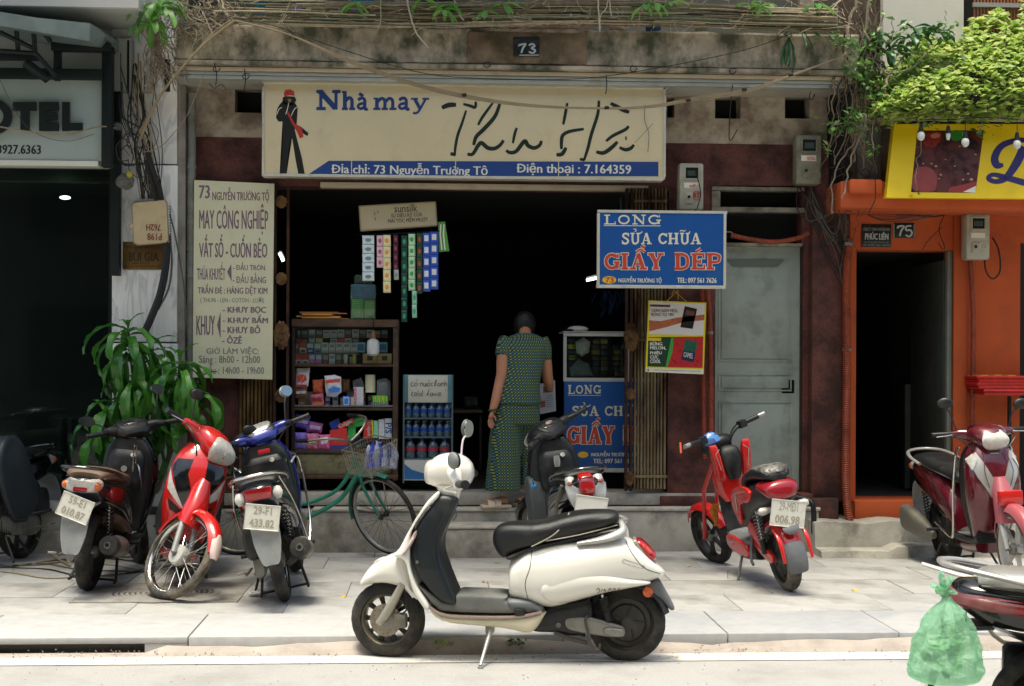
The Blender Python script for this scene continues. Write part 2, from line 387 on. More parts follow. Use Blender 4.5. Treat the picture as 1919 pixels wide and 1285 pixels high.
def slab(T,s,r,Y,m,cv=None,fat=1.0,marks=(),gap=.1,name='lettering',th=.002,back=None):
 """slab-serif word fitted in picture rectangle; marks: strokes in rectangle fractions (x,y up) with width"""
 x0,y0,x1,y1 = r
 if cv: x0,x1 = cv[0]+x0/cv[2],cv[0]+x1/cv[2]; y0,y1 = cv[1]+y0/cv[2],cv[1]+y1/cv[2]
 tot = sum((.45 if c == ' ' else GL[c][0]) for c in s)+gap*(len(s)-1); H = y1-y0
 def emit(extra,Yp):
  mb = MB(); x = 0; q = 0
  def st(pts,w):
   nonlocal q; q += 1
   mb.ext(ribbon([(x0+(x1-x0)*a/tot,y1-H*b) for a,b in pts],(w*fat+extra)*H*.9,Yp-.00015*(q % 9),th,k=3,taper=0))
  for c in s:
   if c == ' ': x += .45+gap; continue
   w,strokes = GL[c]
   for pts,sw in strokes:
    if pts == 'O': st([(x+sw[0]+sw[2]*sin(t*pi/8)*.88,sw[1]+sw[3]*cos(t*pi/8)*.9) for t in range(17)],.18)
    elif pts == 'C': st([(x+sw[0]+sw[2]*cos(radians(a))*.88,sw[1]+sw[3]*sin(radians(a))*.9) for a in range(40,330,24)],.19)
    else:
     pp = [(x+a,b) for a,b in pts]
     if extra and len(pp) == 2:
      (a,b),(c2,d) = pp; l = hypot(c2-a,d-b); e = extra*.5; pp = [(a-(c2-a)/l*e,b-(d-b)/l*e),(c2+(c2-a)/l*e,d+(d-b)/l*e)]
     st(pp,sw)
   x += w+gap
  for pts,w in marks: st([(a*tot,b) for a,b in pts],w)
  return mb
 if back: T.wp(name,emit(.1,Y),back,smooth=False); Y -= .0035
 return T.wp(name,emit(0,Y),m,smooth=False)
# ================================================================== SETTING
F = 11.5                       # facade plane
ZS = .09                       # pavement level
def wall_mb(px0,py0,px1,py1,Y,depth,holes=()):
 """wall front at Y, going back by depth, with rectangular openings; picture rectangles"""
 xa,xb,za,zb = PR(px0,py0,px1,py1,Y); H = [PR(*h,Y) for h in holes]
 xs = sorted({xa,xb,*[h[0] for h in H],*[h[1] for h in H]}); zs = sorted({za,zb,*[h[2] for h in H],*[h[3] for h in H]})
 xs = [x for x in xs if xa-1e-6 <= x <= xb+1e-6]; zs = [z for z in zs if za-1e-6 <= z <= zb+1e-6]
 mb = MB(); cell = {}
 for i in range(len(xs)-1):
  for j in range(len(zs)-1):
   cx,cz = (xs[i]+xs[i+1])/2,(zs[j]+zs[j+1])/2
   cell[i,j] = not any(h[0] < cx < h[1] and h[2] < cz < h[3] for h in H)
 def q(a,b,c,d): mb.add([a,b,c,d],[(0,1,2,3)])
 for (i,j),on in cell.items():
  if not on: continue
  x0,x1,z0,z1 = xs[i],xs[i+1],zs[j],zs[j+1]
  for y in (Y,Y+depth): q((x0,y,z0),(x1,y,z0),(x1,y,z1),(x0,y,z1))
  for di,dj,e in ((-1,0,((x0,z0),(x0,z1))),(1,0,((x1,z0),(x1,z1))),(0,-1,((x0,z0),(x1,z0))),(0,1,((x0,z1),(x1,z1)))):
   if not cell.get((i+di,j+dj),False):
    (a,b),(c,d) = e; q((a,Y,b),(c,Y,d),(c,Y+depth,d),(a,Y+depth,b))
 return mb
def pbox(px0,py0,px1,py1,Y,depth,c=0,mb=None):
 xa,xb,za,zb = PR(px0,py0,px1,py1,Y); mb = mb or MB()
 return mb.box(xa,xb,Y,Y+depth,za,zb,c)
# ---- ground
M_road = mat('dusty_asphalt',(.36,.35,.33),.85,var=.16,vs=90,bump=1,bs=160,dirt=((.24,.23,.21),.6,1.4,.52))
M_line = mat('road_paint',(.60,.57,.50),.8,var=.08,vs=9,bump=.4,bs=200,dirt=((.36,.34,.31),.7,14,.55))
M_gut = mat('gutter_cement',(.38,.33,.285),.9,var=.14,vs=5,bump=.9,bs=90,dirt=((.25,.21,.18),.6,4,.55))
M_gran = mat('kerb_granite',(.34,.345,.35),.6,var=.09,vs=14,bump=.3,bs=300,dirt=((.42,.40,.37),.6,3,.52))
M_granB = mat('kerb_granite_pale',(.42,.415,.40),.65,var=.09,vs=14,bump=.3,bs=300,dirt=((.34,.33,.32),.5,4,.55))
M_tile = [mat('paving_stone_%d' % i,c,.75,var=.13,vs=4,bump=.6,bs=120,dirt=((.17,.16,.135),.75,1.6,.50)) for i,c in enumerate(((.345,.34,.325),(.36,.352,.335),(.335,.333,.318),(.37,.36,.34)))]
M_bed = mat('mortar_joint',(.17,.16,.145),.95,bump=.5)
M_step = mat('cement_step',(.40,.375,.31),.88,var=.2,vs=5,bump=1.0,bs=70,dirt=((.10,.09,.07),.65,3.5,.52))
M_rim = mat('cement_step_worn',(.46,.43,.36),.85,var=.18,vs=8,bump=.8,bs=60,dirt=((.12,.11,.09),.6,5,.55))
YK = G(960,1190,ZS).y        # front edge of the kerb
struct('ground',MB().add([(-70,-70,-.02),(70,-70,-.02),(70,70,-.02),(-70,70,-.02)],[(0,1,2,3)]),M_bed)
rm = MB()
nx,ny = 60,10
struct('road',MB().add([(-60,-5.5,0),(60,-5.5,0),(60,YK-.08,0),(-60,YK-.08,0)],[(0,1,2,3)]),M_road)
yl0,yl1 = G(960,1240,.004).y,G(960,1226,.004).y
struct('painted_edge_line',MB().add([(-60,yl0,.004),(60,yl0,.004),(60,yl1,.004),(-60,yl1,.004)],[(0,1,2,3)]),M_line)
gm = MB(); rows = []
random.seed(3)
XS = [-6+i*.12 for i in range(101)]
for x in XS:
 w = .012*sin(x*1.7)+random.uniform(-.01,.01); h = .058+.016*sin(x*2.3+1)+.008*sin(x*7)+random.uniform(-.006,.006)
 if x < P(285,1200,YK).x: h = .004
 rows.append([(x,YK-.088+w,-.0015),(x,YK-.055+w*.7,max(h*.5,.003)),(x,YK-.014,max(h,.006)),(x,YK+.01,max(h,.006)),(x,YK+.01,-.01),(x,YK-.088+w,-.01)])
struct('gutter',MB().rings(rows),M_gut,False)
pv = bpy.data.objects.new('pavement',None); COL.objects.link(pv); pv['kind'] = 'structure'
xi0,xi1 = P(-30,1215,YK).x,P(271,1215,YK).x
o = new('bed',MB().box(-40,40,YK+.09,11.6,-.01,ZS-.012).data(smooth=False),M_bed,pv)
kerb = bpy.data.objects.new('kerb',None); COL.objects.link(kerb); kerb['kind'] = 'structure'
YB = G(960,1147,ZS).y
joints = [-9.6]
for px in (-420,-20,375,715,1045,1343,1655,1960,2300): joints.append(G(px,1168,ZS).x)
joints.append(9.8)
for i in range(len(joints)-1):
 a,b = joints[i]+.004,joints[i+1]-.004
 mb = MB().box(a,b,YK,YB-.004,-.01,ZS+random.uniform(-.002,.003),.006)
 if a < xi1 and b > xi0:       # drain inlet under this slab
  mb = MB().box(a,b,YK,YB-.004,ZS-.035,ZS+.001,.006)
  if b > xi1: mb.box(xi1,b,YK+.004,YB-.01,-.01,ZS-.036)
  mb.box(a,b,YK+.22,YB-.01,-.01,ZS-.036)
 new('kerbstone',mb.data(),M_granB if i in (2,3) else M_gran,kerb)
struct('drain_inlet',MB().box(xi0-3,xi1,YK+.20,YK+.215,-.012,ZS-.04),mat('drain_black',(.005,.005,.005),.9))
y = YB; r = 0; TW = .93
meshes = {}
while y < 11.3:
 d = (.62,.60)[r % 2]; off = (r*.37) % 1*TW
 x = -7.4+off-TW
 while x < 7.2:
  key = (round(d,2),random.randrange(4))
  if key not in meshes:
   meshes[key] = MB().box(.002,TW-.002,.002,d-.002,-.02,0,.002).data(); meshes[key].materials.append(M_tile[key[1]])
  o = new('paving_stone',meshes[key],None,pv); o.location = (x,y,ZS+random.uniform(-.002,.0015)); o.rotation_euler = (random.uniform(-.0012,.0012),random.uniform(-.0012,.0012),0)
  x += TW
 y += d; r += 1
mc = G(300,1118,ZS)
mh = Thing('manhole_cover','round cement manhole cover with rings, in the paving under the red motorbike','manhole cover',(mc.x,mc.y+.12,ZS))
M_mh = mat('manhole_cement',(.25,.235,.21),.9,var=.15,vs=9,bump=.8,bs=90,dirt=((.14,.12,.1),.6,6,.5))
mh.part('cover_frame',MB().box(-.52,.52,-.34,.42,-.01,.006,.003),M_mh)
prof = [(.001,.010)]
for k in range(9): q = .035+k*.034; prof += [(q,.010),(q+.004,.006),(q+.010,.006),(q+.014,.010)]
prof += [(.36,.010),(.365,.004)]
mh.part('cover_disc',MB().lathe(prof,48,axis='Z'),M_mh)
# ---- opposite side of the street (seen only in reflections, and it holds back the sky)
M_opp = mat('opposite_render',(.13,.12,.10),.9,var=.2,vs=1.5)
ob_ = Thing('opposite_building','plain ochre house row on the near side of the street, mirrored in the panes','building',(0,-6.5,0))
ob_.wp('wall',wall_mb(960-9000,0,960+9000,0,-6.5,.3) if False else MB().box(-26,26,-7,-6.5,0,13),M_opp)
for i in range(9):
 for z in (1.0,4.2,7.0):
  ob_.wp('window',MB().box(-15+i*3.4,-13.2+i*3.4,-6.5,-6.44,z,z+1.7),mat('opp_window',(.03,.035,.035),.15))
struct('near_pavement',MB().box(-40,40,-6.5,-3.2,-.01,.12),M_tile[0])
# ---- steps and plinth in front of the shop
Y1,Y2,Y3 = 11.27,11.5,10.93
zP1 = EYE-(960-HOR)/(FPX/(Y1*cos(YAW)))*1.0
zP1 = P(960,958,Y1).z; zSill = P(960,924,Y2).z; zLow = P(960,991,Y3).z
sm = Thing('shop_steps','worn grey cement plinth and steps running along the front of the tailor shop','steps',(0,Y1,ZS))
xL,xR = P(-40,980,Y1).x,P(1535,980,Y1).x
def worn(mb,a=.004,seed=0):
 rnd = random.Random(seed); return mb.warp(lambda x,y,z: (x+rnd.uniform(-a,a),y+rnd.uniform(-a,a),z+rnd.uniform(-a,a)*.5))
sm.wp('plinth',MB().box(P(330,0,Y1).x,xR,Y1,11.62,ZS-.03,zP1,.012),M_step)
sm.wp('plinth_rim',MB().box(P(590,0,Y1).x,xR+.01,Y1-.012,11.4,zP1,zP1+.028,.008),M_rim)
sm.wp('low_step',MB().box(P(808,0,Y3).x,P(1085,0,Y3).x,Y3,Y1-.002,ZS-.03,zLow,.012),M_step)
sm.wp('low_step_rim',MB().box(P(806,0,Y3).x,P(1088,0,Y3).x,Y3-.008,Y1-.014,zLow,zLow+.022,.008),M_rim)
sm.wp('sill',MB().box(P(425,0,Y2).x,P(1525,0,Y2).x,Y2-.02,11.9,zP1+.028,zSill,.006),M_rim)
e0 = P(1580,1000,11.2)
rows = []
random.seed(11)
for i in range(34):
 x = P(1530,0,11.1).x+i*.075; h = .25+.008*sin(i*.9)+random.uniform(-.005,.005)
 w = .015*sin(i*.5)+random.uniform(-.006,.006)+(.05 if 9 < i < 13 else 0)
 h2 = .05 if i < 8 or i > 20 else .085
 rows.append([(x,10.86+w,ZS-.01),(x,10.88+w,ZS+h2),(x,11.06+w*.5,ZS+h2+.01),(x,11.09,ZS+h),(x,11.7,ZS+h+.01),(x,11.7,ZS-.01)])
struct('cement_apron',MB().rings(rows),M_step,False)
# ---- main building -------------------------------------------------
M_pl = mat('old_plaster',(.47,.40,.31),.92,var=.16,vs=3,bump=1.6,bs=24,dirt=((.17,.12,.085),.85,4,.47))
M_mar = mat('maroon_terrazzo',(.12,.036,.024),.6,var=.5,vs=120,bump=.5,bs=200,dirt=((.028,.014,.010),.85,3.2,.48))
M_conc = mat('stained_concrete',(.40,.34,.25),.93,var=.3,vs=5,bump=1.8,bs=30,dirt=((.045,.052,.028),.92,3.6,.46),stretch=(1,1,.7))
M_cream = mat('cream_paint',(.55,.47,.34),.7,var=.06,vs=4,dirt=((.28,.21,.14),.6,4,.56))
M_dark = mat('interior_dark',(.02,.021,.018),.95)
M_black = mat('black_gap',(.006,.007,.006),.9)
hs = Thing('tailor_shop_building','old two-storey shophouse, peeling plaster over maroon terrazzo, housing the tailor shop','building',(P(960,900,F).x,F,0))
vents = [(440,165,490,211),(1250,182,1264,220),(1340,180,1388,222),(1471,180,1518,222)]
hs.wp('upper_wall',wall_mb(345,100,1598,264,F,.22,vents),M_pl)
for v in vents: hs.wp('vent_hole',MB().box(*PR(*v,F)[:2],F+.18,F+.24,*PR(*v,F)[2:]),M_black)
tr = (1350,348,1502,455)
op = [(452,352,1252,1000),tr,(1340,458,1504,1000)]
hs.wp('terrazzo_wall',wall_mb(345,264,1528,1010,F-.004,.24,op),M_mar)
hs.wp('plaster_ledge',pbox(600,344,1215,354,F-.03,.1,.004),M_cream)
hs.wp('right_pillar',pbox(1522,262,1592,940,F-.12,.3,.006),M_mar)
hs.wp('pillar_base',pbox(1519,934,1572,998,F-.20,.3,.012),M_mar)
hs.wp('pillar_base',pbox(1238,930,1340,952,F-.06,.2,.008),M_mar)
hs.wp('pillar_base',pbox(1500,925,1524,985,F-.17,.2,.008),M_mar)
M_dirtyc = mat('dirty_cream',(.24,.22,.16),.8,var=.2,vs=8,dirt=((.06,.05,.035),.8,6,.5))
hs.wp('transom_bar',pbox(1334,350,1508,357,F-.03,.12,.003),M_dirtyc)
hs.wp('transom_bar',pbox(1334,388,1508,397,F-.03,.12,.003),M_dirtyc)
hs.wp('transom_post',pbox(1334,357,1350,388,F-.02,.1,.003),M_dirtyc)
hs.wp('transom_recess',MB().box(*PR(*tr,F)[:2],F+.16,F+.2,*PR(*tr,F)[2:]),M_black)
YB0 = 10.95
def shift(p,d): return p+Vector(d)
M_beam = M_cream
xs_ = [P(330,80,YB0).x+i*.12 for i in range(int((P(1612,80,YB0).x-P(330,80,YB0).x)/.12)+1)]
zt,zb = P(960,52,YB0).z,P(960,122,YB0).z
random.seed(5); rows = []
for x in xs_:
 t = zt+random.uniform(-.006,.004)-(.03 if .05 < x+1.0 < .0 else 0); b = random.uniform(-.004,.004)
 rows.append([(x,YB0+random.uniform(-.004,.004),zb+.01+b),(x,YB0+.006,(zt+zb)/2),(x,YB0+random.uniform(-.003,.006),t-.02),(x,YB0+.02,t),(x,F+.3,t),(x,F+.3,zb),(x,YB0+.02,zb)])
hs.wp('balcony_slab',MB().rings(rows),M_conc,smooth=False)
hs.wp('slab_lip',MB().box(xs_[0],xs_[-1],YB0-.03,YB0+.05,zb-.035,zb-.002,.01),M_conc)
hs.wp('beam',MB().box(xs_[0],xs_[-1],YB0+.05,F,P(960,141,YB0+.05).z,zb-.036,.004),M_beam)
M_gutm = mat('gutter_metal',(.40,.42,.38),.45,metal=.3,var=.1,vs=5,dirt=((.2,.18,.13),.5,4,.56))
gz0,gz1 = P(960,156,11.02).z,P(960,143,11.02).z
hs.wp('gutter_rail',MB().box(P(326,0,11.02).x,P(1596,0,11.02).x,11.0,11.09,gz0+.03,gz1,.004).box(P(326,0,11.02).x,P(1596,0,11.02).x,11.012,11.10,gz0,gz0+.027,.004),M_gutm)
hs.wp('soffit_board',MB().box(P(326,0,11.1).x,P(1600,0,11.1).x,11.09,F,gz0+.012,gz0+.03),mat('soffit_paint',(.42,.40,.34),.7,var=.1,dirt=((.2,.17,.12),.6,3,.55)))
hs.wp('stone_patch',pbox(876,60,1100,119,YB0-.012,.02,.008),mat('bare_render',(.17,.12,.075),.95,var=.3,vs=7,bump=2.5,bs=18,dirt=((.05,.04,.02),.8,5,.5)))
hs.wp('balcony_wall',pbox(870,36,1104,62,YB0+.05,.1,.01),mat('pink_render',(.33,.21,.15),.95,var=.3,vs=9,bump=2,bs=30))
hs.wp('upper_storey_wall',MB().box(P(330,0,F).x,P(1608,0,F).x,F+.25,F+.5,zt,8.2),mat('upper_wall_dark',(.10,.10,.085),.9,var=.3,vs=2))
for px in (740,1145,1500,585): hs.wp('balcony_post',pbox(px,-60,px+26,58,YB0+.08,.08,.004),M_pl)
xi,xj = P(452,0,F).x-.1,P(1252,0,F).x+.1
M_floor = mat('shop_floor',(.06,.055,.045),.6,var=.2)
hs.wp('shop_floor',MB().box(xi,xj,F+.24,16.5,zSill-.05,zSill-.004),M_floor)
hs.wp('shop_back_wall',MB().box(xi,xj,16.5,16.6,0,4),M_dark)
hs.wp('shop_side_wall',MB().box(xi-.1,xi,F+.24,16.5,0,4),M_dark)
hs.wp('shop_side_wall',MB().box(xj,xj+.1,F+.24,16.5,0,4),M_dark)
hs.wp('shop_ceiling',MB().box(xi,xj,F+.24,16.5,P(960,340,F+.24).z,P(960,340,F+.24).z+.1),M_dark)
# ---- teal side door
M_door = mat('pale_teal_paint',(.29,.325,.28),.55,var=.10,vs=4,bump=.4,bs=120,dirt=((.09,.095,.075),.6,2.6,.54))
dr = Thing('side_door','pale teal metal door with a dark square hole, right of the shop front','door',(P(1420,918,F+.05).x,F+.05,P(1420,918,F+.05).z))
dr.wp('door_leaf',wall_mb(1338,458,1500,917,F+.05,.04,[(1465,712,1489,737)]),M_door)
def frame_lines(x0,y0,x1,y1,Y,w=3):
 mb = MB()
 for r in ((x0,y0,x1,y0+w),(x0,y1-w,x1,y1),(x0,y0+w,x0+w,y1-w),(x1-w,y0+w,x1,y1-w)): pbox(*r,Y,.02,.003,mb)
 return mb
for r in ((1346,484,1484,678),(1346,700,1484,733),(1346,752,1484,905)): dr.wp('raised_panel',pbox(r[0]+6,r[1]+6,r[2]-6,r[3]-6,F+.04,.012,.008),M_door); dr.wp('panel_moulding',frame_lines(*r,F+.044),M_door)
dr.wp('shadow_strip',poly([(1363,486),(1470,486),(1458,499),(1372,499)],F+.038,.006),mat('teal_shadow_strip',(.11,.13,.10),.6))  # dark teal strip paints shade under the top edge of the panel
dr.wp('lock_hole',pbox(1465,712,1489,737,F+.075,.02),M_black)
dr.wp('lintel_bar',pbox(1336,455,1504,461,F-.02,.09,.003),M_dirtyc)
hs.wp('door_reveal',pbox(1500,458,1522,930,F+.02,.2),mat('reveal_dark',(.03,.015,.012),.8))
hs.wp('door_recess',pbox(1330,448,1512,940,F+.16,.06),M_black)
# ---- orange house at the right
M_or = mat('orange_paint',(.47,.085,.018),.8,var=.10,vs=2.5,bump=.5,bs=60,dirt=((.22,.06,.03),.6,2.2,.56))
orh = Thing('orange_house','bright orange painted house front with a dark open doorway, right of the maroon pillar','building',(P(1750,975,F).x,F,ZS))
orh.wp('front_wall',wall_mb(1592,330,2150,1010,F,.24,[(1604,468,1787,938),(1911,452,2100,1000)]),M_or)
orh.wp('door_step',pbox(1602,938,1790,974,F-.10,.4,.008),M_or)
orh.wp('jamb_strip',pbox(1787,400,1812,940,F-.03,.03,.004),M_or)
orh.wp('canopy',MB().box(P(1575,0,11.0).x,P(2150,0,11.0).x,10.98,F,P(1750,392,11.0).z,P(1750,341,11.0).z,.02),M_or)
orh.wp('canopy_block',pbox(1592,335,1655,362,10.93,.3,.02),M_or)
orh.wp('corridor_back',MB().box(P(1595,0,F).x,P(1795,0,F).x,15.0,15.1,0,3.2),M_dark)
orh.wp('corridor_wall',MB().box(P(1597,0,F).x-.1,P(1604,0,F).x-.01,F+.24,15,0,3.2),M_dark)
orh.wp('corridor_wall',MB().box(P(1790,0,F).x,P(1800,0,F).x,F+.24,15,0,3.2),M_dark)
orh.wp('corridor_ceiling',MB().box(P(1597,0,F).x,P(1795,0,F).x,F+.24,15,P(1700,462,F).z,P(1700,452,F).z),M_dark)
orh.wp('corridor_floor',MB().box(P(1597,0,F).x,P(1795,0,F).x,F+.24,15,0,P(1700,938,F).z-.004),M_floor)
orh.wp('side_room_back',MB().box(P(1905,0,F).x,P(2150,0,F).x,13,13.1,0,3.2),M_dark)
ptd = mat('dull_green_paint',(.055,.07,.055),.6,var=.15,dirt=((.03,.03,.02),.6,3,.5))
orh.wp('inner_door',MB().box(P(1770,0,F+.1).x,P(1778,0,F+.1).x,F+.10,F+.9,P(1700,925,F+.3).z,P(1700,490,F+.3).z,.004).box(P(1700,0,F+.9).x,P(1773,0,F+.9).x,F+.9,F+.94,P(1700,915,F+.9).z,P(1700,720,F+.9).z,.004),ptd)
orh.wp('inner_door_edge',pbox(1775,470,1784,935,F+.02,.06,.003),mat('dull_green_edge',(.20,.22,.17),.6,var=.2))
orh.wp('upper_wall',MB().box(P(1655,0,11.35).x,P(1806,0,11.35).x,11.35,11.7,3.6,8.5),mat('white_limewash',(.62,.58,.50),.85,var=.06,vs=3,dirt=((.4,.36,.3),.4,2,.6)))
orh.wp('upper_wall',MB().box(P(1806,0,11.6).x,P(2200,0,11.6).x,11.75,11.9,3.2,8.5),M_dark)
for i in range(16):
 x = P(1826+i*6.2,0,11.5).x
 orh.wp('grille_bar',MB().box(x,x+.01,11.5,11.52,4.25,4.9),mat('orange_grille',(.40,.12,.04),.6))
orh.wp('grille_rail',MB().box(P(1822,0,11.5).x,P(1925,0,11.5).x,11.48,11.5,P(1870,14,11.5).z,P(1870,6,11.5).z),mat('grey_rail',(.3,.3,.28),.5))
orh.wp('canopy_beam',MB().box(P(1640,0,11.0).x,P(2200,0,11.0).x,10.9,11.7,P(1780,224,10.95).z,P(1780,206,10.95).z,.008),M_pl)
orh.wp('canopy_deck',MB().box(P(1652,0,11.0).x,P(2200,0,11.0).x,10.95,11.72,P(1780,205,10.95).z,P(1780,196,10.95).z),mat('weathered_board',(.25,.21,.15),.9,var=.3,vs=10))
orh.wp('sign_backing',MB().box(P(1640,0,11.4).x,P(2150,0,11.4).x,11.38,11.5,P(1700,345,11.4).z,P(1700,205,11.4).z),M_pl)
orh.wp('grey_side_panel',MB().box(P(1620,0,11.2).x,P(1652,0,11.2).x,11.2,11.5,P(1640,336,11.2).z,P(1640,225,11.2).z,.006),mat('grey_panel',(.17,.165,.14),.8,var=.2,dirt=((.06,.05,.04),.6,3,.5)))
# ---- marble pillar and hotel front at the left
def marble():
 m = mat('white_marble',(.60,.60,.56),.32); N = m.node_tree.nodes; L = m.node_tree.links; b = N['Principled BSDF']
 tc = N.new('ShaderNodeTexCoord'); mp = N.new('ShaderNodeMapping'); L.new(tc.outputs['Object'],mp.inputs[0]); mp.inputs['Rotation'].default_value = (0,radians(38),0); mp.inputs['Scale'].default_value = (4.2,1,1.0)
 n = N.new('ShaderNodeTexNoise'); n.inputs['Scale'].default_value = 2.4; n.inputs['Detail'].default_value = 7; n.inputs['Distortion'].default_value = .8; L.new(mp.outputs[0],n.inputs['Vector'])
 cr = N.new('ShaderNodeValToRGB'); e = cr.color_ramp.elements; e[0].position = .36; e[0].color = (.66,.655,.62,1); e[1].position = .47; e[1].color = (.74,.73,.69,1)
 e2 = cr.color_ramp.elements.new(.53); e2.color = (.50,.51,.50,1); e3 = cr.color_ramp.elements.new(.60); e3.color = (.73,.72,.68,1)
 L.new(n.outputs['Fac'],cr.inputs[0]); L.new(cr.outputs[0],b.inputs['Base Color']); return m
M_marble = marble()
htl = Thing('hotel_building','hotel front with dark glass storefront, marble pillar and black steel awning, at the left edge','building',(P(100,900,F).x,F,0))
YM = 11.32
for a,b in ((-500,25),(28,306),(309,640),(643,965)): htl.wp('marble_slab',pbox(210,a,332,b,YM,.3,.004),M_marble)
htl.wp('pillar_base',pbox(205,965,336,1035,YM-.05,.3,.008),M_step)
htl.wp('pillar_trim',pbox(332,158,346,965,YM+.02,.3,.006),mat('grey_trim',(.24,.225,.19),.6,var=.15,dirt=((.1,.07,.05),.5,5,.5)))
M_hw = mat('hotel_white',(.46,.48,.45),.5,var=.04,vs=3,dirt=((.3,.3,.27),.4,4,.6))
M_steel = mat('black_steel',(.007,.012,.011),.5,spec=.25,var=.2)
htl.wp('soffit',MB().box(P(-400,0,10.6).x,P(262,0,10.6).x,10.6,11.6,P(100,10,10.6).z,P(100,0,10.6).z+.02,.003),M_hw)
htl.wp('soffit_edge',MB().box(P(-400,0,10.6).x,P(262,0,10.6).x,10.55,10.6,P(100,12,10.6).z-.01,4.9),mat('fascia_white',(.62,.60,.55),.5))
htl.wp('upper_panel',wall_mb(-300,-10,210,312,11.45,.1),M_hw)
htl.wp('ledge_cap',pbox(-300,942,206,958,YM-.06,.4,.004),mat('ledge_white',(.55,.55,.50),.5,var=.05,dirt=((.3,.28,.22),.5,6,.56)))
htl.wp('ledge',pbox(-300,958,206,995,YM-.03,.36,.004),mat('ledge_cream',(.40,.38,.31),.7,var=.1,dirt=((.18,.16,.11),.6,5,.52)))
htl.wp('base_wall',pbox(-300,995,206,1045,YM-.05,.4),M_step)
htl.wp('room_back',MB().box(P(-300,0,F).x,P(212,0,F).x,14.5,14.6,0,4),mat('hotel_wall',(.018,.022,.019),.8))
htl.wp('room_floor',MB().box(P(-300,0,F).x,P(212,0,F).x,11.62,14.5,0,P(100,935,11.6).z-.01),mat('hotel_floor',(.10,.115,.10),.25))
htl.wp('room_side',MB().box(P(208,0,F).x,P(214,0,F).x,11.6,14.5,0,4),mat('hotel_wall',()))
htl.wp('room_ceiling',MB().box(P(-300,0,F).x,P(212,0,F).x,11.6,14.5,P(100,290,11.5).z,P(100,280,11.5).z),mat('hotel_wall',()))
htl.wp('storefront_pane',pbox(-300,300,207,943,11.5,.012),glassy('storefront_glass',(.55,.64,.60),.45))
htl.wp('pane_frame',pbox(203,300,209,943,11.47,.06),M_steel)
tubm = mat('lamp_glow',(1,1,1),.5,emit=((.85,1,.95),2.2))
htl.wp('lamp_reflection',MB().ell(tuple(P(122,370,13.2)),.05,.05,.018),tubm)  # glowing ellipsoid stands for a ceiling light reflected in the pane
YA = 10.95
htl.wp('awning_post',pbox(190,95,209,312,YA,.09,.004),M_steel)
htl.wp('awning_post',pbox(208,150,224,516,11.22,.08,.004),M_steel)
htl.wp('awning_post',pbox(100,92,112,150,YA,.07,.003),M_steel)
htl.wp('awning_beam',pbox(95,77,206,94,YA-.04,.09,.003),M_steel)
htl.wp('awning_beam',pbox(-200,126,192,145,YA-.02,.09,.003),M_steel)
htl.wp('awning_beam',pbox(-200,98,72,110,10.6,.05,.003),M_steel)
htl.wp('awning_beam',MB().tube([tuple(P(206,90,YA+.03)),tuple(P(212,110,11.45))],.03,6),M_steel)
M_awn = mat('awning_sheet',(.20,.26,.255),.35,metal=.2,var=.1,vs=2,dirt=((.10,.13,.12),.5,3,.5))
pts = [((-300,-14),10.3),((-60,12),10.3),((70,33),10.3),((168,43),10.5),((196,62),10.75),((210,82),10.98)]
rowsA = []
for (x,y),Y in pts:
 a = P(x,y,Y); b_ = P(x,y+34,Y+.05) if x > 160 else P(x,y+26,Y+.02)
 if x > 195: b_ = a-Vector((0,0,.02))
 rowsA.append([a,a+Vector((0,.9,.10)),b_+Vector((0,.9,.08)),b_])
htl.wp('awning_sheet',MB().rings(rowsA),M_awn)
mb = MB()
for (x0,y0),(x1,y1) in (((0,40),(72,47)),((72,47),(95,78)),((0,95),(70,100)),((30,44),(34,98)),((62,46),(66,100)),((0,60),(66,92)),((66,98),(104,142))):
 mb.tube([tuple(P(x0,y0,10.5)),tuple(P(x1,y1,10.55))],.018,6)
htl.wp('truss',mb,M_steel)
htl.wp('truss_lamp',MB().tube([tuple(P(48,118,10.6)),tuple(P(90,148,10.6))],.035,8),M_steel)
htl.wp('light_case',pbox(214,71,246,170,11.2,.12,.004),mat('case_grey',(.33,.35,.32),.5,var=.05))
htl.wp('case_edge',pbox(238,75,242,172,11.195,.01),M_steel)
dp = Thing('downpipe','grey downpipe between marble pillar and maroon wall','pipe',tuple(P(358,930,11.4)))
M_pipe = mat('pipe_grey',(.20,.205,.18),.6,var=.2,dirt=((.07,.07,.05),.7,4,.5))
x_,_,_ = P(358,500,11.4)
dp.wp('pipe',MB().cyl((x_,11.4,P(358,720,11.4).z),(x_,11.4,P(358,175,11.4).z),.034,14),M_pipe)
for py in (316,470,520,690): dp.wp('bracket',MB().cyl((x_,11.4,P(358,py,11.4).z),(x_,11.4,P(358,py-6,11.4).z),.041,14),M_pipe)
hs.wp('party_wall',MB().box(P(330,0,11.4).x,P(352,0,11.4).x,11.42,11.8,P(340,158,11.4).z,8.5),M_conc)
hs.wp('party_wall',MB().box(P(1598,0,11.4).x,P(1662,0,11.4).x,11.42,11.8,P(1630,345,11.4).z,8.5),mat('party_render',(.13,.09,.06),.95,var=.3,vs=4,bump=1.5,bs=20,dirt=((.03,.025,.018),.8,4,.48)))
M_bark = mat('bark',(.11,.085,.06),.9,var=.3,vs=8,bump=2,bs=20)
M_crown = leafy('shade_tree_leaf',(.035,.075,.018),(.07,.13,.03))
random.seed(21)
st_ = Thing('shade_tree','unseen street tree added above the frame, its crown shading the shop front and pavement','tree',(-6.6,8.9,0))  # out of view; added so its crown shades the facade and pavement
st_.wp('trunk',MB().tube([(-6.6,8.9,0),(-6.5,8.95,2.5),(-6.1,9.2,5),(-4.5,9.7,6.6)],[.24,.2,.17,.12],12,4),M_bark)
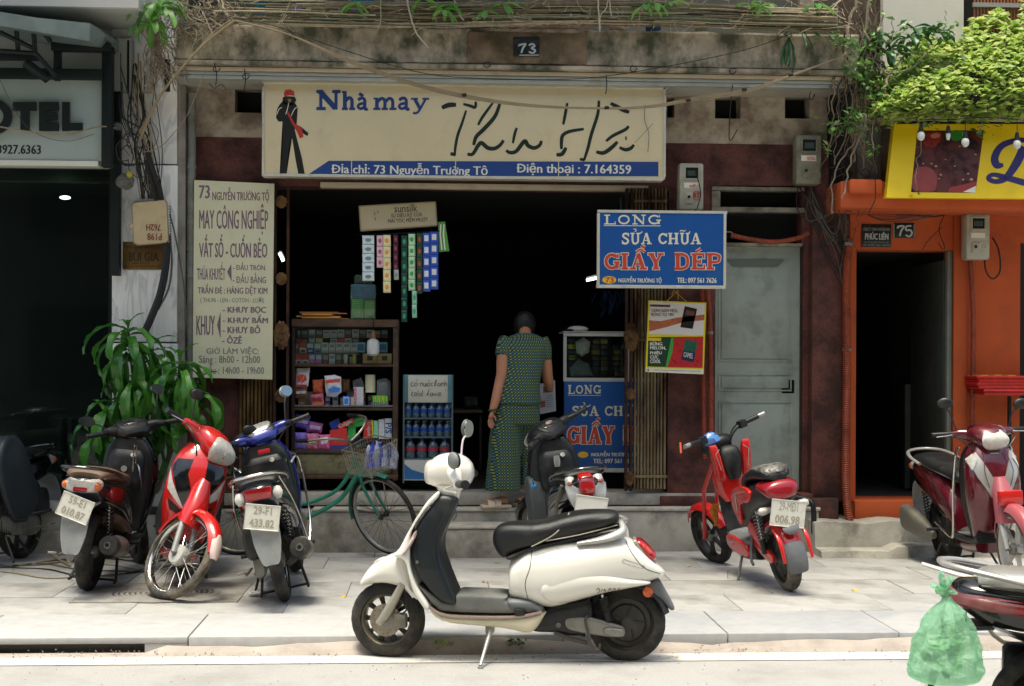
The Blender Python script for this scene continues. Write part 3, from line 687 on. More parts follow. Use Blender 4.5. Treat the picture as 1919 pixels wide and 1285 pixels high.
for e in ((-1.5,9.9,7.2),(1.9,9.7,7.4),(-3.5,8.6,7.6)): st_.wp('limb',MB().tube([(-6.1,9.2,5),(-4.5,9.6,6.4),e],[.12,.09,.03],8,4),M_bark)
vs = []; fs = []
for i in range(6500):
 x = random.uniform(-7.5,2.3); y = random.gauss(10.1,.75); z = 6.3+random.random()**1.3*1.5
 if sin(x*1.9+2)+sin(y*3.1+x)+random.uniform(-.9,.9) < -.55 or y < 8.9-.3*sin(x*2): continue
 s_ = random.uniform(.10,.17); a = random.uniform(0,6.28); t = random.uniform(-.7,.7); t2 = random.uniform(-.6,.6)
 u = Vector((cos(a)*cos(t),sin(a)*cos(t),sin(t)))*s_; w = Vector((-sin(a),cos(a),t2)).normalized()*s_*.5; c = Vector((x,y,z)); o = len(vs)
 vs += [c-u,c+w,c+u,c-w]; fs.append((o,o+1,o+2,o+3))
st_.wp('crown',MB().add(vs,fs),M_crown,smooth=False,kind='stuff')
# ================================================================== SIGNS
M_navy = mat('navy_print','#1b3a72',.5); M_blackp = mat('black_print','#12160f',.5); M_redp = mat('red_print','#b03428',.5)
M_signc = mat('sign_cream','#cfc19c',.5,var=.05,vs=2,dirt=((.42,.36,.24),.35,5,.58)); M_whitep = mat('white_print','#d8d6c6',.5)
M_alu = mat('aluminium_frame','#c9c6b6',.4,metal=.2,var=.08,dirt=((.25,.22,.17),.4,8,.56))
# ---- main fascia sign
YS = 11.12
ms = Thing('fascia_sign','wide cream shop sign with a woman silhouette and a navy address band','sign',tuple(P(870,333,YS)))
ms.wp('panel',pbox(494,160,1247,331,YS,.12,.004),M_signc)
mb = MB()
for r in ((491,157,1250,161),(493,329,1243,334),(491,161,495,329),(1243,161,1248,331)): pbox(*r,YS-.008,.134,.002,mb)
ms.wp('frame',mb,M_alu)
ms.wp('address_band',poly([(577,327),(616,301),(1234,303),(1234,330),(577,329)],YS,.002),mat('navy_band','#1d3f7c',.5))
for s_,r in (('Địa chỉ: 73 Nguyễn Trường Tộ',(621,305,914,331)),('Điện thoại : 7.164359',(968,306,1183,329))): ptext(ms,s_,r,YS-.002,M_whitep,bold=.022)
mb = MB()
for px in (658,853,1046,1234): pbox(px,299,px+1.6,332,YS-.0045,.004,0,mb)
ms.wp('panel_seam',mb,M_signc)
slab(ms,'Nham',(593,171,769,205),YS,M_navy,gap=.06) if False else None
slab(ms,'N',(592,170,638,205),YS,M_navy,fat=1.45)
slab(ms,'h',(640,179,665,205),YS,M_navy,fat=1.55)
slab(ms,'a',(667,181,690,205),YS,M_navy,fat=1.6,marks=(([(.25,1.25),(.6,1.06)],.17),))
slab(ms,'m',(699,181,743,205),YS,M_navy,fat=1.55)
slab(ms,'a',(744,181,768,205),YS,M_navy,fat=1.6)
slab(ms,'y',(769,181,803,205),YS,M_navy,fat=1.55)
cv = (640,0,2.989)
for pts,w in (([(562,603),(600,588),(642,586)],20),([(682,582),(720,592),(748,600),(752,568)],13),([(698,618),(675,690),(650,760),(637,830),(635,860)],12),([(610,860),(640,866)],20),
 ([(765,700),(790,655),(848,575)],12),([(888,575),(860,650),(800,720),(755,765),(740,812)],17),([(705,862),(735,862),(765,815),(785,800),(820,828),(860,830),(890,810),(908,785)],17),
 ([(982,715),(970,750),(960,802)],12),([(922,842),(945,854),(980,845),(1025,790),(1045,815),(1080,828),(1110,812),(1120,788)],17),([(1265,576),(1255,630),(1242,697)],13),
 ([(1357,722),(1280,735),(1240,757),(1232,795),(1232,835)],15),([(1203,866),(1235,862),(1258,826)],17),([(1442,563),(1435,640),(1400,750),(1380,830),(1358,897)],14),([(1335,890),(1362,896)],16),
 ([(1507,578),(1545,597),(1580,617),(1612,628)],17),([(1482,790),(1520,760),(1590,725),(1608,705)],14),([(1427,850),(1470,855),(1520,820),(1545,793)],17),([(1557,825),(1590,838),(1620,830),(1638,810)],15),([(1593,764),(1594,784)],9)):
 ms.wp('brush_stroke',ribbon(pts,w*1.35,YS,.002,cv,k=5,taper=.3),mat('dark_green_print','#12251a',.5),smooth=False)
cv = (0,0,2.989)
fig = [[(1588,560),(1600,575),(1655,578),(1668,605),(1662,690),(1650,725),(1655,745),(1672,810),(1690,880),(1708,978),(1672,980),(1655,890),(1636,770),(1618,830),(1610,900),(1604,980),(1566,980),(1580,870),(1584,770),(1582,680),(1560,680),(1546,660),(1552,610),(1566,585)],
  [(1584,545),(1600,538),(1650,540),(1660,558),(1650,578),(1630,590),(1600,585),(1582,572)],[(1650,690),(1690,712),(1728,745),(1722,762),(1700,748),(1660,720)]]
for g in fig: ms.wp('figure_print',poly(g,YS,.002,cv),M_blackp,smooth=False)
ms.wp('figure_print',poly([(1590,520),(1600,503),(1625,500),(1645,510),(1650,535),(1620,532),(1592,540)],YS,.003,cv),M_redp,smooth=False)
ms.wp('figure_print',poly([(1600,618),(1612,620),(1650,690),(1690,715),(1700,765),(1680,775),(1662,735),(1635,690)],YS,.004,cv),M_redp,smooth=False)
for pts in ([(1618,575),(1610,610),(1600,640)],[(1668,600),(1650,610),(1630,650)],[(1552,640),(1562,612),(1580,600)]): ms.wp('figure_print',ribbon(pts,4,YS-.003,.002,cv),M_whitep,smooth=False)
ms.wp('figure_print',poly([(1610,552),(1632,553),(1630,568),(1618,572)],YS,.004,cv),mat('face_print','#8a6a52',.5),smooth=False)
ms.wp('hanging_wire',MB().tube([tuple(P(1209,196,YS-.02)),tuple(P(1208,225,YS-.02)),tuple(P(1216,250,YS-.02)),tuple(P(1214,285,YS-.02))],.002,5,3).tube([tuple(P(1190,267,YS-.02)),tuple(P(1224,231,YS-.02))],.0015,5),M_black)
# ---- tall price board at the left
YV = 11.36
vs_ = Thing('service_board','tall pale yellow board listing tailoring services, on the rusty left gate','sign',tuple(P(437,708,YV)))
xa,xb,za,zb = PR(363,338,512,709,YV)
M_board = mat('faded_board','#d2cfae',.5,var=.05,vs=3,dirt=((.45,.42,.25),.4,3,.55))
mb = MB(); q = [P(364,337,YV),P(514,344,YV),P(510,711,YV),P(361,707,YV)]
mb.rings([[tuple(p) for p in q],[tuple(p+Vector((0,.015,0))) for p in q]]); vs_.wp('panel',mb,M_board,smooth=False)
M_mauve = mat('faded_mauve','#77616b',.6); M_grey = mat('faded_grey','#7d7b74',.6)
cv = (340,320,3.213)
for s_,r,m_,b_ in (('73',(105,86,172,166),M_mauve,.03),('NGUYỄN TRƯỜNG TỘ',(186,100,528,192),M_mauve,.028),('MAY CÔNG NGHIỆP',(107,196,523,382),M_mauve,.024),('VẮT SỔ - CUỐN BẺO',(106,384,518,522),M_mauve,.03),
 ('THÙA KHUYẾT',(94,546,264,656),M_mauve,.02),('- ĐẦU TRÒN',(310,548,504,598),M_mauve,.012),('- ĐẦU BẰNG',(310,612,510,676),M_mauve,.012),('TRẦN ĐÈ : HÀNG DỆT KIM',(99,680,518,750),M_mauve,.022),
 ('( THUN - LEN - COTON - LƯỚI)',(115,756,498,800),M_grey,.0),('- KHUY BỌC',(248,816,510,864),M_mauve,.035),('- KHUY BẤM',(248,864,522,916),M_mauve,.035),('- KHUY BÔ',(248,928,476,978),M_mauve,.035),('- ÔZÊ',(246,990,364,1040),M_mauve,.035),
 ('KHUY',(90,872,202,990),M_mauve,.03),('GIỜ LÀM VIỆC:',(150,1056,466,1112),M_grey,.01),('Sáng : 8h00 - 12h00',(106,1112,474,1170),M_grey,.014),('Chiều : 14h00 - 19h00',(100,1166,498,1222),M_grey,.014)):
 ptext(vs_,s_,r,YV,m_,bold=b_,cv=cv)
for p_ in ([(274,608),(300,562),(302,664)],[(214,928),(236,850),(236,1008)]): vs_.wp('arrow_print',poly(p_,YV,.002,cv),M_mauve,smooth=False)
# ---- blue hanging sign and the same lettering on the glass cabinet
M_blue = mat('sign_blue','#0f4f94',.42,var=.05,vs=2,dirt=((.03,.10,.2),.35,4,.56)); M_cr = mat('cream_print','#dcd8bd',.5); M_redl = mat('brick_red_print','#c2402f',.5); M_yel = mat('yellow_print','#e0b52c',.5)
YBs = 10.98
bs = Thing('repair_sign','blue rectangular sign with a silver frame hung on the column right of the opening','sign',tuple(P(1240,540,YBs)))
mb = MB(); q = [P(1121,396,YBs),P(1362,397,YBs),P(1359,539,YBs),P(1119,537,YBs)]
mb.rings([[tuple(p) for p in q],[tuple(p+Vector((0,.03,0))) for p in q]]); bs.wp('panel',mb,M_blue,smooth=False)
mb = MB()
for r in ((1120,394,1363,399),(1118,534,1360,540),(1119,399,1124,535),(1356,399,1361,535)): pbox(*r,YBs-.008,.04,.002,mb)
bs.wp('frame',mb,M_alu)
cv = (1100,380,3.778)
slab(bs,'LONG',(120,84,522,152),YBs,M_cr,cv,gap=.1)
bs.wp('underline',poly([(118,158),(522,160),(522,165),(118,163)],YBs,.002,cv),M_cr,smooth=False)
HK = [(.0,1.06),(.03,1.22),(-.01,1.3)]
def horn(x): return [(x,.95),(x+.03,1.06),(x+.028,1.16)]
slab(bs,'SUA CHUA',(245,213,806,292),YBs,M_cr,cv,marks=((horn(.225),.09),([(.165,1.1),(.185,1.22),(.172,1.36),(.15,1.33)],.09),(horn(.83),.09),([(.735,1.14),(.755,1.24),(.785,1.16),(.81,1.26)],.09)))
slab(bs,'GIAY DEP',(120,358,946,470),YBs,M_redl,cv,fat=1.12,back=M_cr,marks=(([(.275,1.08),(.312,1.26),(.352,1.08)],.1),([(.318,1.5),(.352,1.36)],.13),([(.79,1.1),(.832,1.3)],.13)))
bs.wp('number_badge',poly([(108+50+50*cos(t*pi/10),545+27*sin(t*pi/10)) for t in range(20)],YBs,.002,cv),M_yel,smooth=False)
ptext(bs,'73',(130,526,190,564),YBs-.003,M_redl,bold=.02,cv=cv)
ptext(bs,'NGUYỄN TRƯỜNG TỘ',(222,518,528,572),YBs,M_cr,bold=.03,cv=cv); ptext(bs,'TEL: 097 561 7626',(638,530,918,566),YBs,M_cr,bold=.03,cv=cv)
bs.wp('bracket',MB().tube([tuple(P(1163,372,YBs+.2)),tuple(P(1164,398,YBs+.01))],.006,6).tube([tuple(P(1303,392,YBs+.2)),tuple(P(1303,398,YBs+.01))],.006,6),M_black)
# ---- calendar poster
YP = 11.26
cp = Thing('calendar_poster','yellow-edged double advertising calendar hanging by a yellow string below the blue sign','poster',tuple(P(1266,700,YP)))
def pquad(pts,Y,th,m,T,nm,cv=None,par=None):
 return T.wp(nm,poly(pts,Y,th,cv),m,smooth=False)
cv = (1100,380,3.778)
pquad([(435,690),(846,706),(826,1214),(413,1196)],YP,.006,mat('paper_yellow','#dcc91c',.45),cp,'sheet',cv)
Yq = YP-.006
pquad([(444,700),(834,715),(824,936),(438,928)],Yq,.001,mat('paper_white','#d9d2cb',.45),cp,'upper_print',cv)
pquad([(440,830),(520,838),(640,812),(832,790),(830,830),(690,842),(560,880),(440,910)],Yq-.001,.001,mat('orange_smoke','#b0623c',.5,var=.5,vs=60,stretch=(1,1,6)),cp,'upper_print',cv)
pquad([(692,730),(780,750),(748,892),(661,880)],Yq-.001,.001,mat('dark_pack_print','#17110e',.4,var=.5,vs=120),cp,'pack_print',cv)
pquad([(702,756),(764,768),(754,800),(696,792)],Yq-.002,.001,mat('brown_print','#6b4334',.5,var=.5,vs=150),cp,'pack_print',cv)
pquad([(446,718),(590,722),(588,738),(446,734)],Yq-.001,.001,mat('brown_tag','#54302a',.5),cp,'upper_print',cv)
ptext(cp,'GIẢM BÁM MÙI,',(456,744,640,776),Yq-.001,M_blackp,bold=.005,cv=cv); ptext(cp,'BỪNG TỰ TIN',(456,774,612,806),Yq-.001,M_blackp,bold=.005,cv=cv)
pquad([(434,950),(824,946),(818,1168),(428,1158)],Yq,.001,mat('dark_green_paper','#123a22',.45),cp,'lower_print',cv)
pquad([(622,950),(824,946),(818,1168),(560,1162),(600,1060)],Yq-.001,.001,mat('red_paper','#b51f22',.45),cp,'lower_print',cv)
pquad([(596,955),(616,952),(604,1060),(570,1160),(556,1160)],Yq-.002,.001,mat('green_flash','#3f9a3c',.45),cp,'lower_print',cv)
pquad([(434,954),(526,955),(524,978),(434,976)],Yq-.001,.001,M_yel,cp,'lower_print',cv)
pquad([(696,966),(784,984),(754,1130),(668,1108)],Yq-.002,.001,mat('teal_pack_print','#1f5a44',.4,var=.5,vs=90),cp,'pack_print',cv)
pquad([(682,1042),(768,1060),(754,1128),(669,1108)],Yq-.003,.001,mat('navy_pack_print','#16264e',.4),cp,'pack_print',cv)
ptext(cp,'CAMEL',(684,1060,752,1096),Yq-.004,M_whitep,bold=.01,cv=cv,rot=.2)
for i,s_ in enumerate(('BỪNG','MELON,','PHIÊU','CỰC','COOL')):
 ptext(cp,s_,(446,984+i*31-(0 if i else 6),446+(88,114,84,60,76)[i],1010+i*31+(6 if i == 3 else 0)),Yq-.001,M_whitep,bold=.04,cv=cv)
for x,y in ((735,955),(770,962),(800,1000),(640,1000),(612,1118),(780,1120),(660,1045),(770,1146),(628,1130)): cp.wp('snow_dot',poly([(x+5*cos(t),y+5*sin(t)) for t in (0,1.25,2.5,3.75,5)],Yq-.001,.001,cv),M_whitep,smooth=False)
pquad([(416,1170),(826,1178),(825,1212),(414,1196)],Yq,.001,M_whitep,cp,'lower_strip',cv)
cp.wp('lower_strip',ribbon([(470,1182),(800,1192)],5,Yq-.001,.001,cv),M_grey,smooth=False)
cp.wp('lower_strip',poly([(434+8*cos(t),1182+8*sin(t)) for t in (0,1,2,3,4,5)],Yq-.001,.001,cv),M_redp,smooth=False)
ystr = mat('yellow_string','#b89a1c',.8)
a_,b_,c_ = P(1248,565,YP-.01),P(1267,548,YP-.01),P(1289,567,YP-.01)
cp.wp('string',MB().tube([tuple(a_),tuple(b_),tuple(c_)],.003,6).tube([tuple(b_),tuple(P(1263,543,YP-.02)),tuple(P(1259,552,YP-.02))],.003,6).tube([tuple(b_),tuple(P(1270,543,YP-.02)),tuple(P(1271,560,YP-.02))],.003,6),ystr)
# ---- box sign in the shop opening
YX = 11.40
xs2 = Thing('shampoo_box_sign','tilted cream box sign hung inside the top of the shop opening, over the sachet strips','sign',tuple(P(745,425,YX)))
q = [(673,386),(816,378),(819,422),(676,432)]
mb = MB().rings([[tuple(P(x,y,YX)) for x,y in q],[tuple(P(x,y,YX)+Vector((0,.10,0))) for x,y in q]])
M_bx = mat('box_cream','#b9ab8b',.5,var=.06,dirt=((.3,.25,.16),.4,6,.56)); xs2.wp('box',mb,M_bx,smooth=False)
for a,b in ((0,1),(2,3),(1,2),(3,0)):
 xs2.wp('edge_strip',ribbon([q[a],q[b]],2,YX-.001,.004,taper=0),mat('box_edge','#8a7c5e',.5),smooth=False)
ptext(xs2,'sunsilk',(739,383,782,397),YX,M_blackp,bold=.0,rot=-.05); ptext(xs2,'SỰ DIỆU KỲ CỦA',(733,397,791,408),YX,M_blackp,bold=.01,rot=-.05); ptext(xs2,'MÁI TÓC MỀM MƯỢT',(727,405,802,418),YX,M_blackp,bold=.01,rot=-.05)
for x,y in ((702,397),(708,394),(703,407)): xs2.wp('faint_print',ribbon([(x,y),(x+.5,y+6)],2.5,YX,.001),mat('faint_blue','#5a6a70',.5),smooth=False)
# ---- house numbers and plaques
def plate_sign(name,label,r,Y,m,lines,depth=.012,edge=None,T2=None):
 t = Thing(name,label,'plaque',tuple(P((r[0]+r[2])/2,r[3],Y)))
 t.wp('plate',pbox(*r,Y,depth,.002),m)
 for s_,rr,mm,bb in lines: ptext(t,s_,rr,Y,mm,bold=bb)
 return t
M_nb = mat('enamel_black','#141d1c',.35,var=.2,vs=20,dirt=((.10,.09,.07),.5,12,.56)); M_nw = mat('enamel_white','#aab2ae',.4); M_nd = mat('enamel_dim','#777d78',.5)
n73 = plate_sign('house_number_plate','small dark enamel plate reading 73 on the stained balcony edge',(962,70,1011,105),YB0-.03,M_nb,())
slab(n73,'I',(0,0,1,1),50,M_nb) if False else None
n73.wp('numeral_stroke',ribbon([(974,84),(985,82),(980,90),(977,99)],3.6,YB0-.03,.002,taper=.1),M_nw,smooth=False)
n73.wp('numeral_stroke',ribbon([(972,87),(974,83),(984,83)],2.5,YB0-.032,.002,taper=.1),M_nw,smooth=False)
n73.wp('numeral_stroke',ribbon([(991,85),(997,82),(1002,86),(996,90),(1003,94),(999,99),(991,97)],3.4,YB0-.03,.002,taper=.1),M_nw,smooth=False)
n73.wp('plate_line',ribbon([(973,103),(1010,103)],1.6,YB0-.03,.002,taper=0),M_nw,smooth=False)
n75 = plate_sign('house_number_plate','dark enamel plate reading 75 on the orange lintel',(1676,418,1714,446),F-.01,M_nb,())
n75.wp('numeral_stroke',ribbon([(1682,428),(1684,424),(1694,424),(1689,432),(1686,442)],3.6,F-.01,.002,taper=.1),M_nw,smooth=False)
n75.wp('numeral_stroke',ribbon([(1708,423),(1699,424),(1698,431),(1706,431),(1709,437),(1704,443),(1697,440)],3.4,F-.01,.002,taper=.1),M_nw,smooth=False)
for x in (1675,1713): n75.wp('plate_line',ribbon([(x,420),(x,445)],2.2,F-.012,.002,taper=0),M_nd,smooth=False)
plate_sign('company_plaque','dark company plaque with three lines, left of the number 75',(1615,420,1670,463),F-.01,M_nb,(('CÔNG TY TNHH THƯƠNG MẠI',(1617,425,1667,434),M_nd,.04),('PHÚC LIÊN',(1621,434,1665,449),M_nw,.05),('ĐC: 75 NGUYỄN TRƯỜNG TỘ',(1620,451,1665,456),M_nd,.02),('ĐT: 04 3927 6363 - 04 3716',(1618,457,1668,461),M_nd,.02)))
brass = mat('tarnished_brass','#6f5325',.45,metal=.5,var=.25,vs=6,dirt=((.05,.035,.02),.7,6,.5))
bp_ = Thing('brass_plaque','small tarnished brass name plaque on the marble pillar behind the meter box','plaque',tuple(P(267,505,YM)))
bp_.wp('plate',pbox(230,453,305,505,YM-.008,.008,.002),brass)
dkp = mat('engraved_dark','#2a1d12',.6)
ptext(bp_,'BÙI GIA',(241,468,298,489),YM-.009,dkp,bold=.02); ptext(bp_,'CÔNG TY CỔ PHẦN TƯ VẤN',(234,459,300,465),YM-.009,dkp,bold=0); ptext(bp_,'Đ/C: 71 NGUYỄN TRƯỜNG TỘ',(234,496,300,501),YM-.009,dkp,bold=0)
ptext(bp_,'GIẤY PHÉP SỐ',(249,490,280,494),YM-.009,dkp,bold=0)
# ---- hotel sign
YH = 10.99
hsn = Thing('hotel_sign','grey-white hotel sign board with large black letters, at the top left under the steel awning','sign',tuple(P(90,306,YH)))
M_hs = mat('hotel_board','#9aa69e',.5,var=.04,vs=3,dirt=((.30,.32,.29),.35,4,.58))
hsn.wp('board',pbox(-200,146,195,300,YH,.1,.003),M_hs)
hsn.wp('bottom_trim',pbox(-200,299,184,309,YH-.02,.12,.003),mat('trim_white','#d2d0c0',.5,var=.05))
mb = MB()
hk_ = [0]
def hstroke(pts,w=16): hk_[0] += 1; mb.ext(ribbon(pts,w,YH-.03-.0006*hk_[0],.03,taper=0,k=3))
hstroke([(26,200),(69,200)]); hstroke([(48,200),(48,246)]); hstroke([(83,192),(83,246)]); hstroke([(76,200),(111,200)]); hstroke([(76,219),(109,219)],13); hstroke([(76,238),(111,238)])
hstroke([(125,192),(125,246)],14); hstroke([(118,238),(156,238)],14)
hstroke([(-14+30*sin(t*pi/9),219-27*cos(t*pi/9)) for t in range(19)],15)
hsn.wp('raised_letters',mb,mat('letter_black','#0d1813',.4),smooth=False)
ptext(hsn,'024.3927.6363',(-40,271,77,288),YH,mat('letter_black',()),bold=.03)
# ---- yellow food sign
YY = 10.86
ys = Thing('food_sign','bright yellow food sign with a photo of braised meat, above the orange canopy','sign',tuple(P(1800,372,YY)))
def ylean(px,py): # top leans back
 t = (372-py)/142; return P(px,py,YY+.16*t)
def ypoly(pts,th,nm,m,k=0):
 if k: pts = cr_interp(pts,k,True)
 f_ = [ylean(x,y)-Vector((0,th,0)) for x,y in pts]; b_ = [ylean(x,y)+Vector((0,.0005,0)) for x,y in pts]
 bm = bmesh.new(); fc = bm.faces.new([bm.verts.new(p) for p in f_]); bmesh.ops.triangulate(bm,faces=[fc]); bm.verts.index_update()
 mb = MB().add([v.co for v in bm.verts],[[v.index for v in f.verts] for f in bm.faces]); n = len(pts); bm.free()
 mb.add(f_+b_,[(i,(i+1) % n,n+(i+1) % n,n+i) for i in range(n)]); return ys.wp(nm,mb,m,smooth=False)
q = [(1676,229),(2150,229),(2150,374),(1661,370)]
ys.wp('panel',MB().rings([[tuple(ylean(x,y)) for x,y in q],[tuple(ylean(x,y)+Vector((0,.07,0))) for x,y in q]]),mat('sign_yellow','#e6c412',.45,var=.04,vs=3,dirt=((.45,.32,.03),.3,4,.6)),smooth=False)
ypoly([(1675,227),(2150,227),(2150,232),(1675,232)],.006,'edge_strip',M_steel)
def foodmat():
 m = mat('dish_print','#4a1410',.4,dirt=('#120504',.95,7,.5)); return m
cv4 = lambda pts: [(1540+x/3.213,y/3.213) for x,y in pts]
ypoly(cv4([(576,785),(975,785),(925,1160),(537,1156)]),.002,'dish_photo',mat('dish_print','#5a1d14',.4,dirt=('#0d0403',.95,7,.46)))
ypoly(cv4([(620,810),(680,792),(720,800),(710,850),(670,890),(625,880),(610,845)]),.003,'dish_photo',mat('meat_red','#8c2417',.35,dirt=('#3d0d08',.8,20,.5)),4)
ypoly(cv4([(655,812),(690,800),(712,812),(700,828),(665,832)]),.004,'dish_photo',mat('highlight_print','#b8705c',.4),4)
ypoly(cv4([(770,795),(820,783),(850,800),(840,840),(790,845)]),.003,'dish_photo',mat('leaf_print','#2f7a25',.45),4)
ypoly(cv4([(570,1015),(640,1005),(690,1050),(690,1110),(670,1150),(560,1148),(545,1090)]),.003,'dish_photo',mat('sausage_print','#8a3227',.3,var=.15,vs=20),4)
ypoly(cv4([(770,930),(830,890),(900,900),(945,960),(930,1050),(870,1080),(800,1060),(760,1000)]),.003,'dish_photo',mat('meat_brown','#4d1a12',.35,dirt=('#1a0705',.9,14,.5)),4)
ypoly(cv4([(770,1128),(850,1110),(928,1092),(925,1158),(760,1158)]),.003,'dish_photo',mat('sauce_red','#8e2b22',.35))
ypoly(cv4([(850,1155),(928,1118),(924,1160)]),.004,'dish_photo',M_whitep)
for x,y,r_ in ((686,1000,9),(716,1052,8),(660,985,7),(850,1080,8),(900,1080,12),(800,1000,6),(880,1045,8),(745,960,5),(610,985,6),(925,930,7),(830,880,6),(705,1075,6)): ypoly(cv4([(x+r_*cos(t),y+r_*.7*sin(t)) for t in (0,1.2,2.5,3.8,5)]),.005,'garnish_print',mat('garnish','#b98b6a',.4))
def yrib(pts,w,nm='swash_letter'):
 q = cr_interp([(*p,ww) for p,ww in zip(pts,w)],5); L1 = []; R1 = []
 for i in range(len(q)):
  x1,y1,_ = q[max(i-1,0)]; x2,y2,_ = q[min(i+1,len(q)-1)]; l = hypot(x2-x1,y2-y1) or 1; nx,ny = -(y2-y1)/l*q[i][2]/2,(x2-x1)/l*q[i][2]/2
  L1.append((q[i][0]+nx,q[i][1]+ny)); R1.append((q[i][0]-nx,q[i][1]-ny))
 rg = [[tuple(ylean(*a)-Vector((0,.003,0))),tuple(ylean(*b)-Vector((0,.003,0))),tuple(ylean(*b)),tuple(ylean(*a))] for a,b in zip(L1,R1)]
 ys.wp(nm,MB().rings(rg),mat('deep_purple','#2b2263',.45),smooth=False)
yrib([(1880,309),(1868,309),(1864,295),(1876,274),(1900,264),(1925,262)],[6,14,14,12,10,9])
yrib([(1919,275),(1905,305),(1885,333),(1866,340),(1852,334),(1862,327),(1890,334),(1930,345)],[16,16,12,9,9,8,11,12])
yrib([(1935,262),(1952,275),(1948,310),(1925,333)],[10,15,15,12]); 
# ---- meters
def meter(label,r,Y,m,door='sticker',txt=None,side=0):
 x0,y0,x1,y1 = r; w,h = x1-x0,y1-y0
 t = Thing('electricity_meter',label,'electricity meter',tuple(P((x0+x1)/2,y1,Y)),group='electricity meters on the house fronts')
 t.wp('case',pbox(x0,y0,x1,y1,Y,.13,.02),m)
 t.wp('window_frame',frame_lines(x0+w*.2,y0+h*.06,x0+w*.84,y0+h*.36,Y-.012,3),m)
 t.wp('window',pbox(x0+w*.24,y0+h*.10,x0+w*.8,y0+h*.33,Y-.004,.02),mat('meter_window','#1c2522',.15))
 t.wp('dial',pbox(x0+w*.34,y0+h*.16,x0+w*.7,y0+h*.27,Y-.008,.01),mat('meter_dial','#39453f',.4))
 t.wp('paper_label',pbox(x0+w*.2,y0+h*.42,x0+w*.78,y0+h*.53,Y-.003,.01),M_whitep)
 if txt: ptext(t,txt,(x0+w*.42,y0+h*.44,x0+w*.76,y0+h*.52),Y-.004,M_redp,bold=.02)
 t.wp('flap',pbox(x0+w*.24,y0+h*.62,x0+w*.56,y0+h*.86,Y-.012,.02,.004),m)
 t.wp('knob',MB().cyl(tuple(P(x0+w*.4,y0+h*.72,Y-.012)),tuple(P(x0+w*.4,y0+h*.72,Y-.03)),.012,10),M_black)
 return t
M_mt = mat('meter_plastic','#a9a592',.5,var=.06,dirt=((.22,.19,.13),.5,9,.53)); M_mto = mat('meter_plastic_old','#7b7863',.55,var=.12,dirt=((.09,.08,.05),.7,8,.5))
t = meter('cream electricity meter with a red round stamp, above the blue sign',(1273,305,1319,393),11.22,M_mt,txt='KIỂU')
cc = P(1306,366,11.215); t.wp('round_stamp',MB().tube([(cc.x+.035*cos(a*pi/10),11.214,cc.z+.035*sin(a*pi/10)) for a in range(20)],.0025,5,closed=True),M_redp); ptext(t,'RT',(1299,361,1312,371),11.216,M_redp,bold=.04)
meter('grubby olive electricity meter beside the dangling roots, above the side door',(1492,252,1540,345),11.24,M_mto,txt='HONG')
t = meter('grey electricity meter on the orange wall right of the number 75',(1811,400,1856,486),11.30,M_mt,txt=None)
cc = P(1843,460,11.295); t.wp('round_stamp',MB().tube([(cc.x+.03*cos(a*pi/10),11.294,cc.z+.03*sin(a*pi/10)) for a in range(20)],.003,5,closed=True),M_whitep)
jb = Thing('junction_box','cream plastic junction box tilted and hung upside down on the marble pillar','junction box',tuple(P(282,458,11.18)))
q = [(247,384),(252,379),(308,374),(313,380),(316,450),(311,455),(258,459),(251,455)]
M_jb = mat('junction_plastic','#b8a67f',.5,var=.07,vs=5,dirt=((.26,.2,.12),.5,6,.54))
jb.wp('cover',MB().rings([[tuple(P(x,y,11.18)) for x,y in [(x*.96+282*.04,y*.96+418*.04) for x,y in q]],[tuple(P(x,y,11.19)) for x,y in q],[tuple(P(x,y,11.24)) for x,y in q]]),M_jb)
jb.wp('back_case',MB().rings([[tuple(P(x*1.03-282*.03,y*1.03-418*.03,11.24)) for x,y in q],[tuple(P(x*1.03-282*.03,y*1.03-418*.03,11.31)) for x,y in q]]),mat('junction_back','#8c8468',.6))
ptext(jb,'P198',(276,437,303,450),11.178,mat('faded_red','#7c2e22',.6),bold=.01,rot=pi); ptext(jb,'762H',(274,420,301,432),11.178,mat('faded_red',()),bold=.01,rot=pi)
mb = MB()
for i in range(14): mb.tube([tuple(P(318+i*.1,386+i*5.1,11.20)),tuple(P(320+i*.1,388+i*5.1,11.26))],.004,5)
jb.wp('edge_ridges',mb,M_black)
jb.wp('hinge',MB().cyl(tuple(P(244,424,11.2)),tuple(P(250,424,11.2)),.02,8),M_jb)
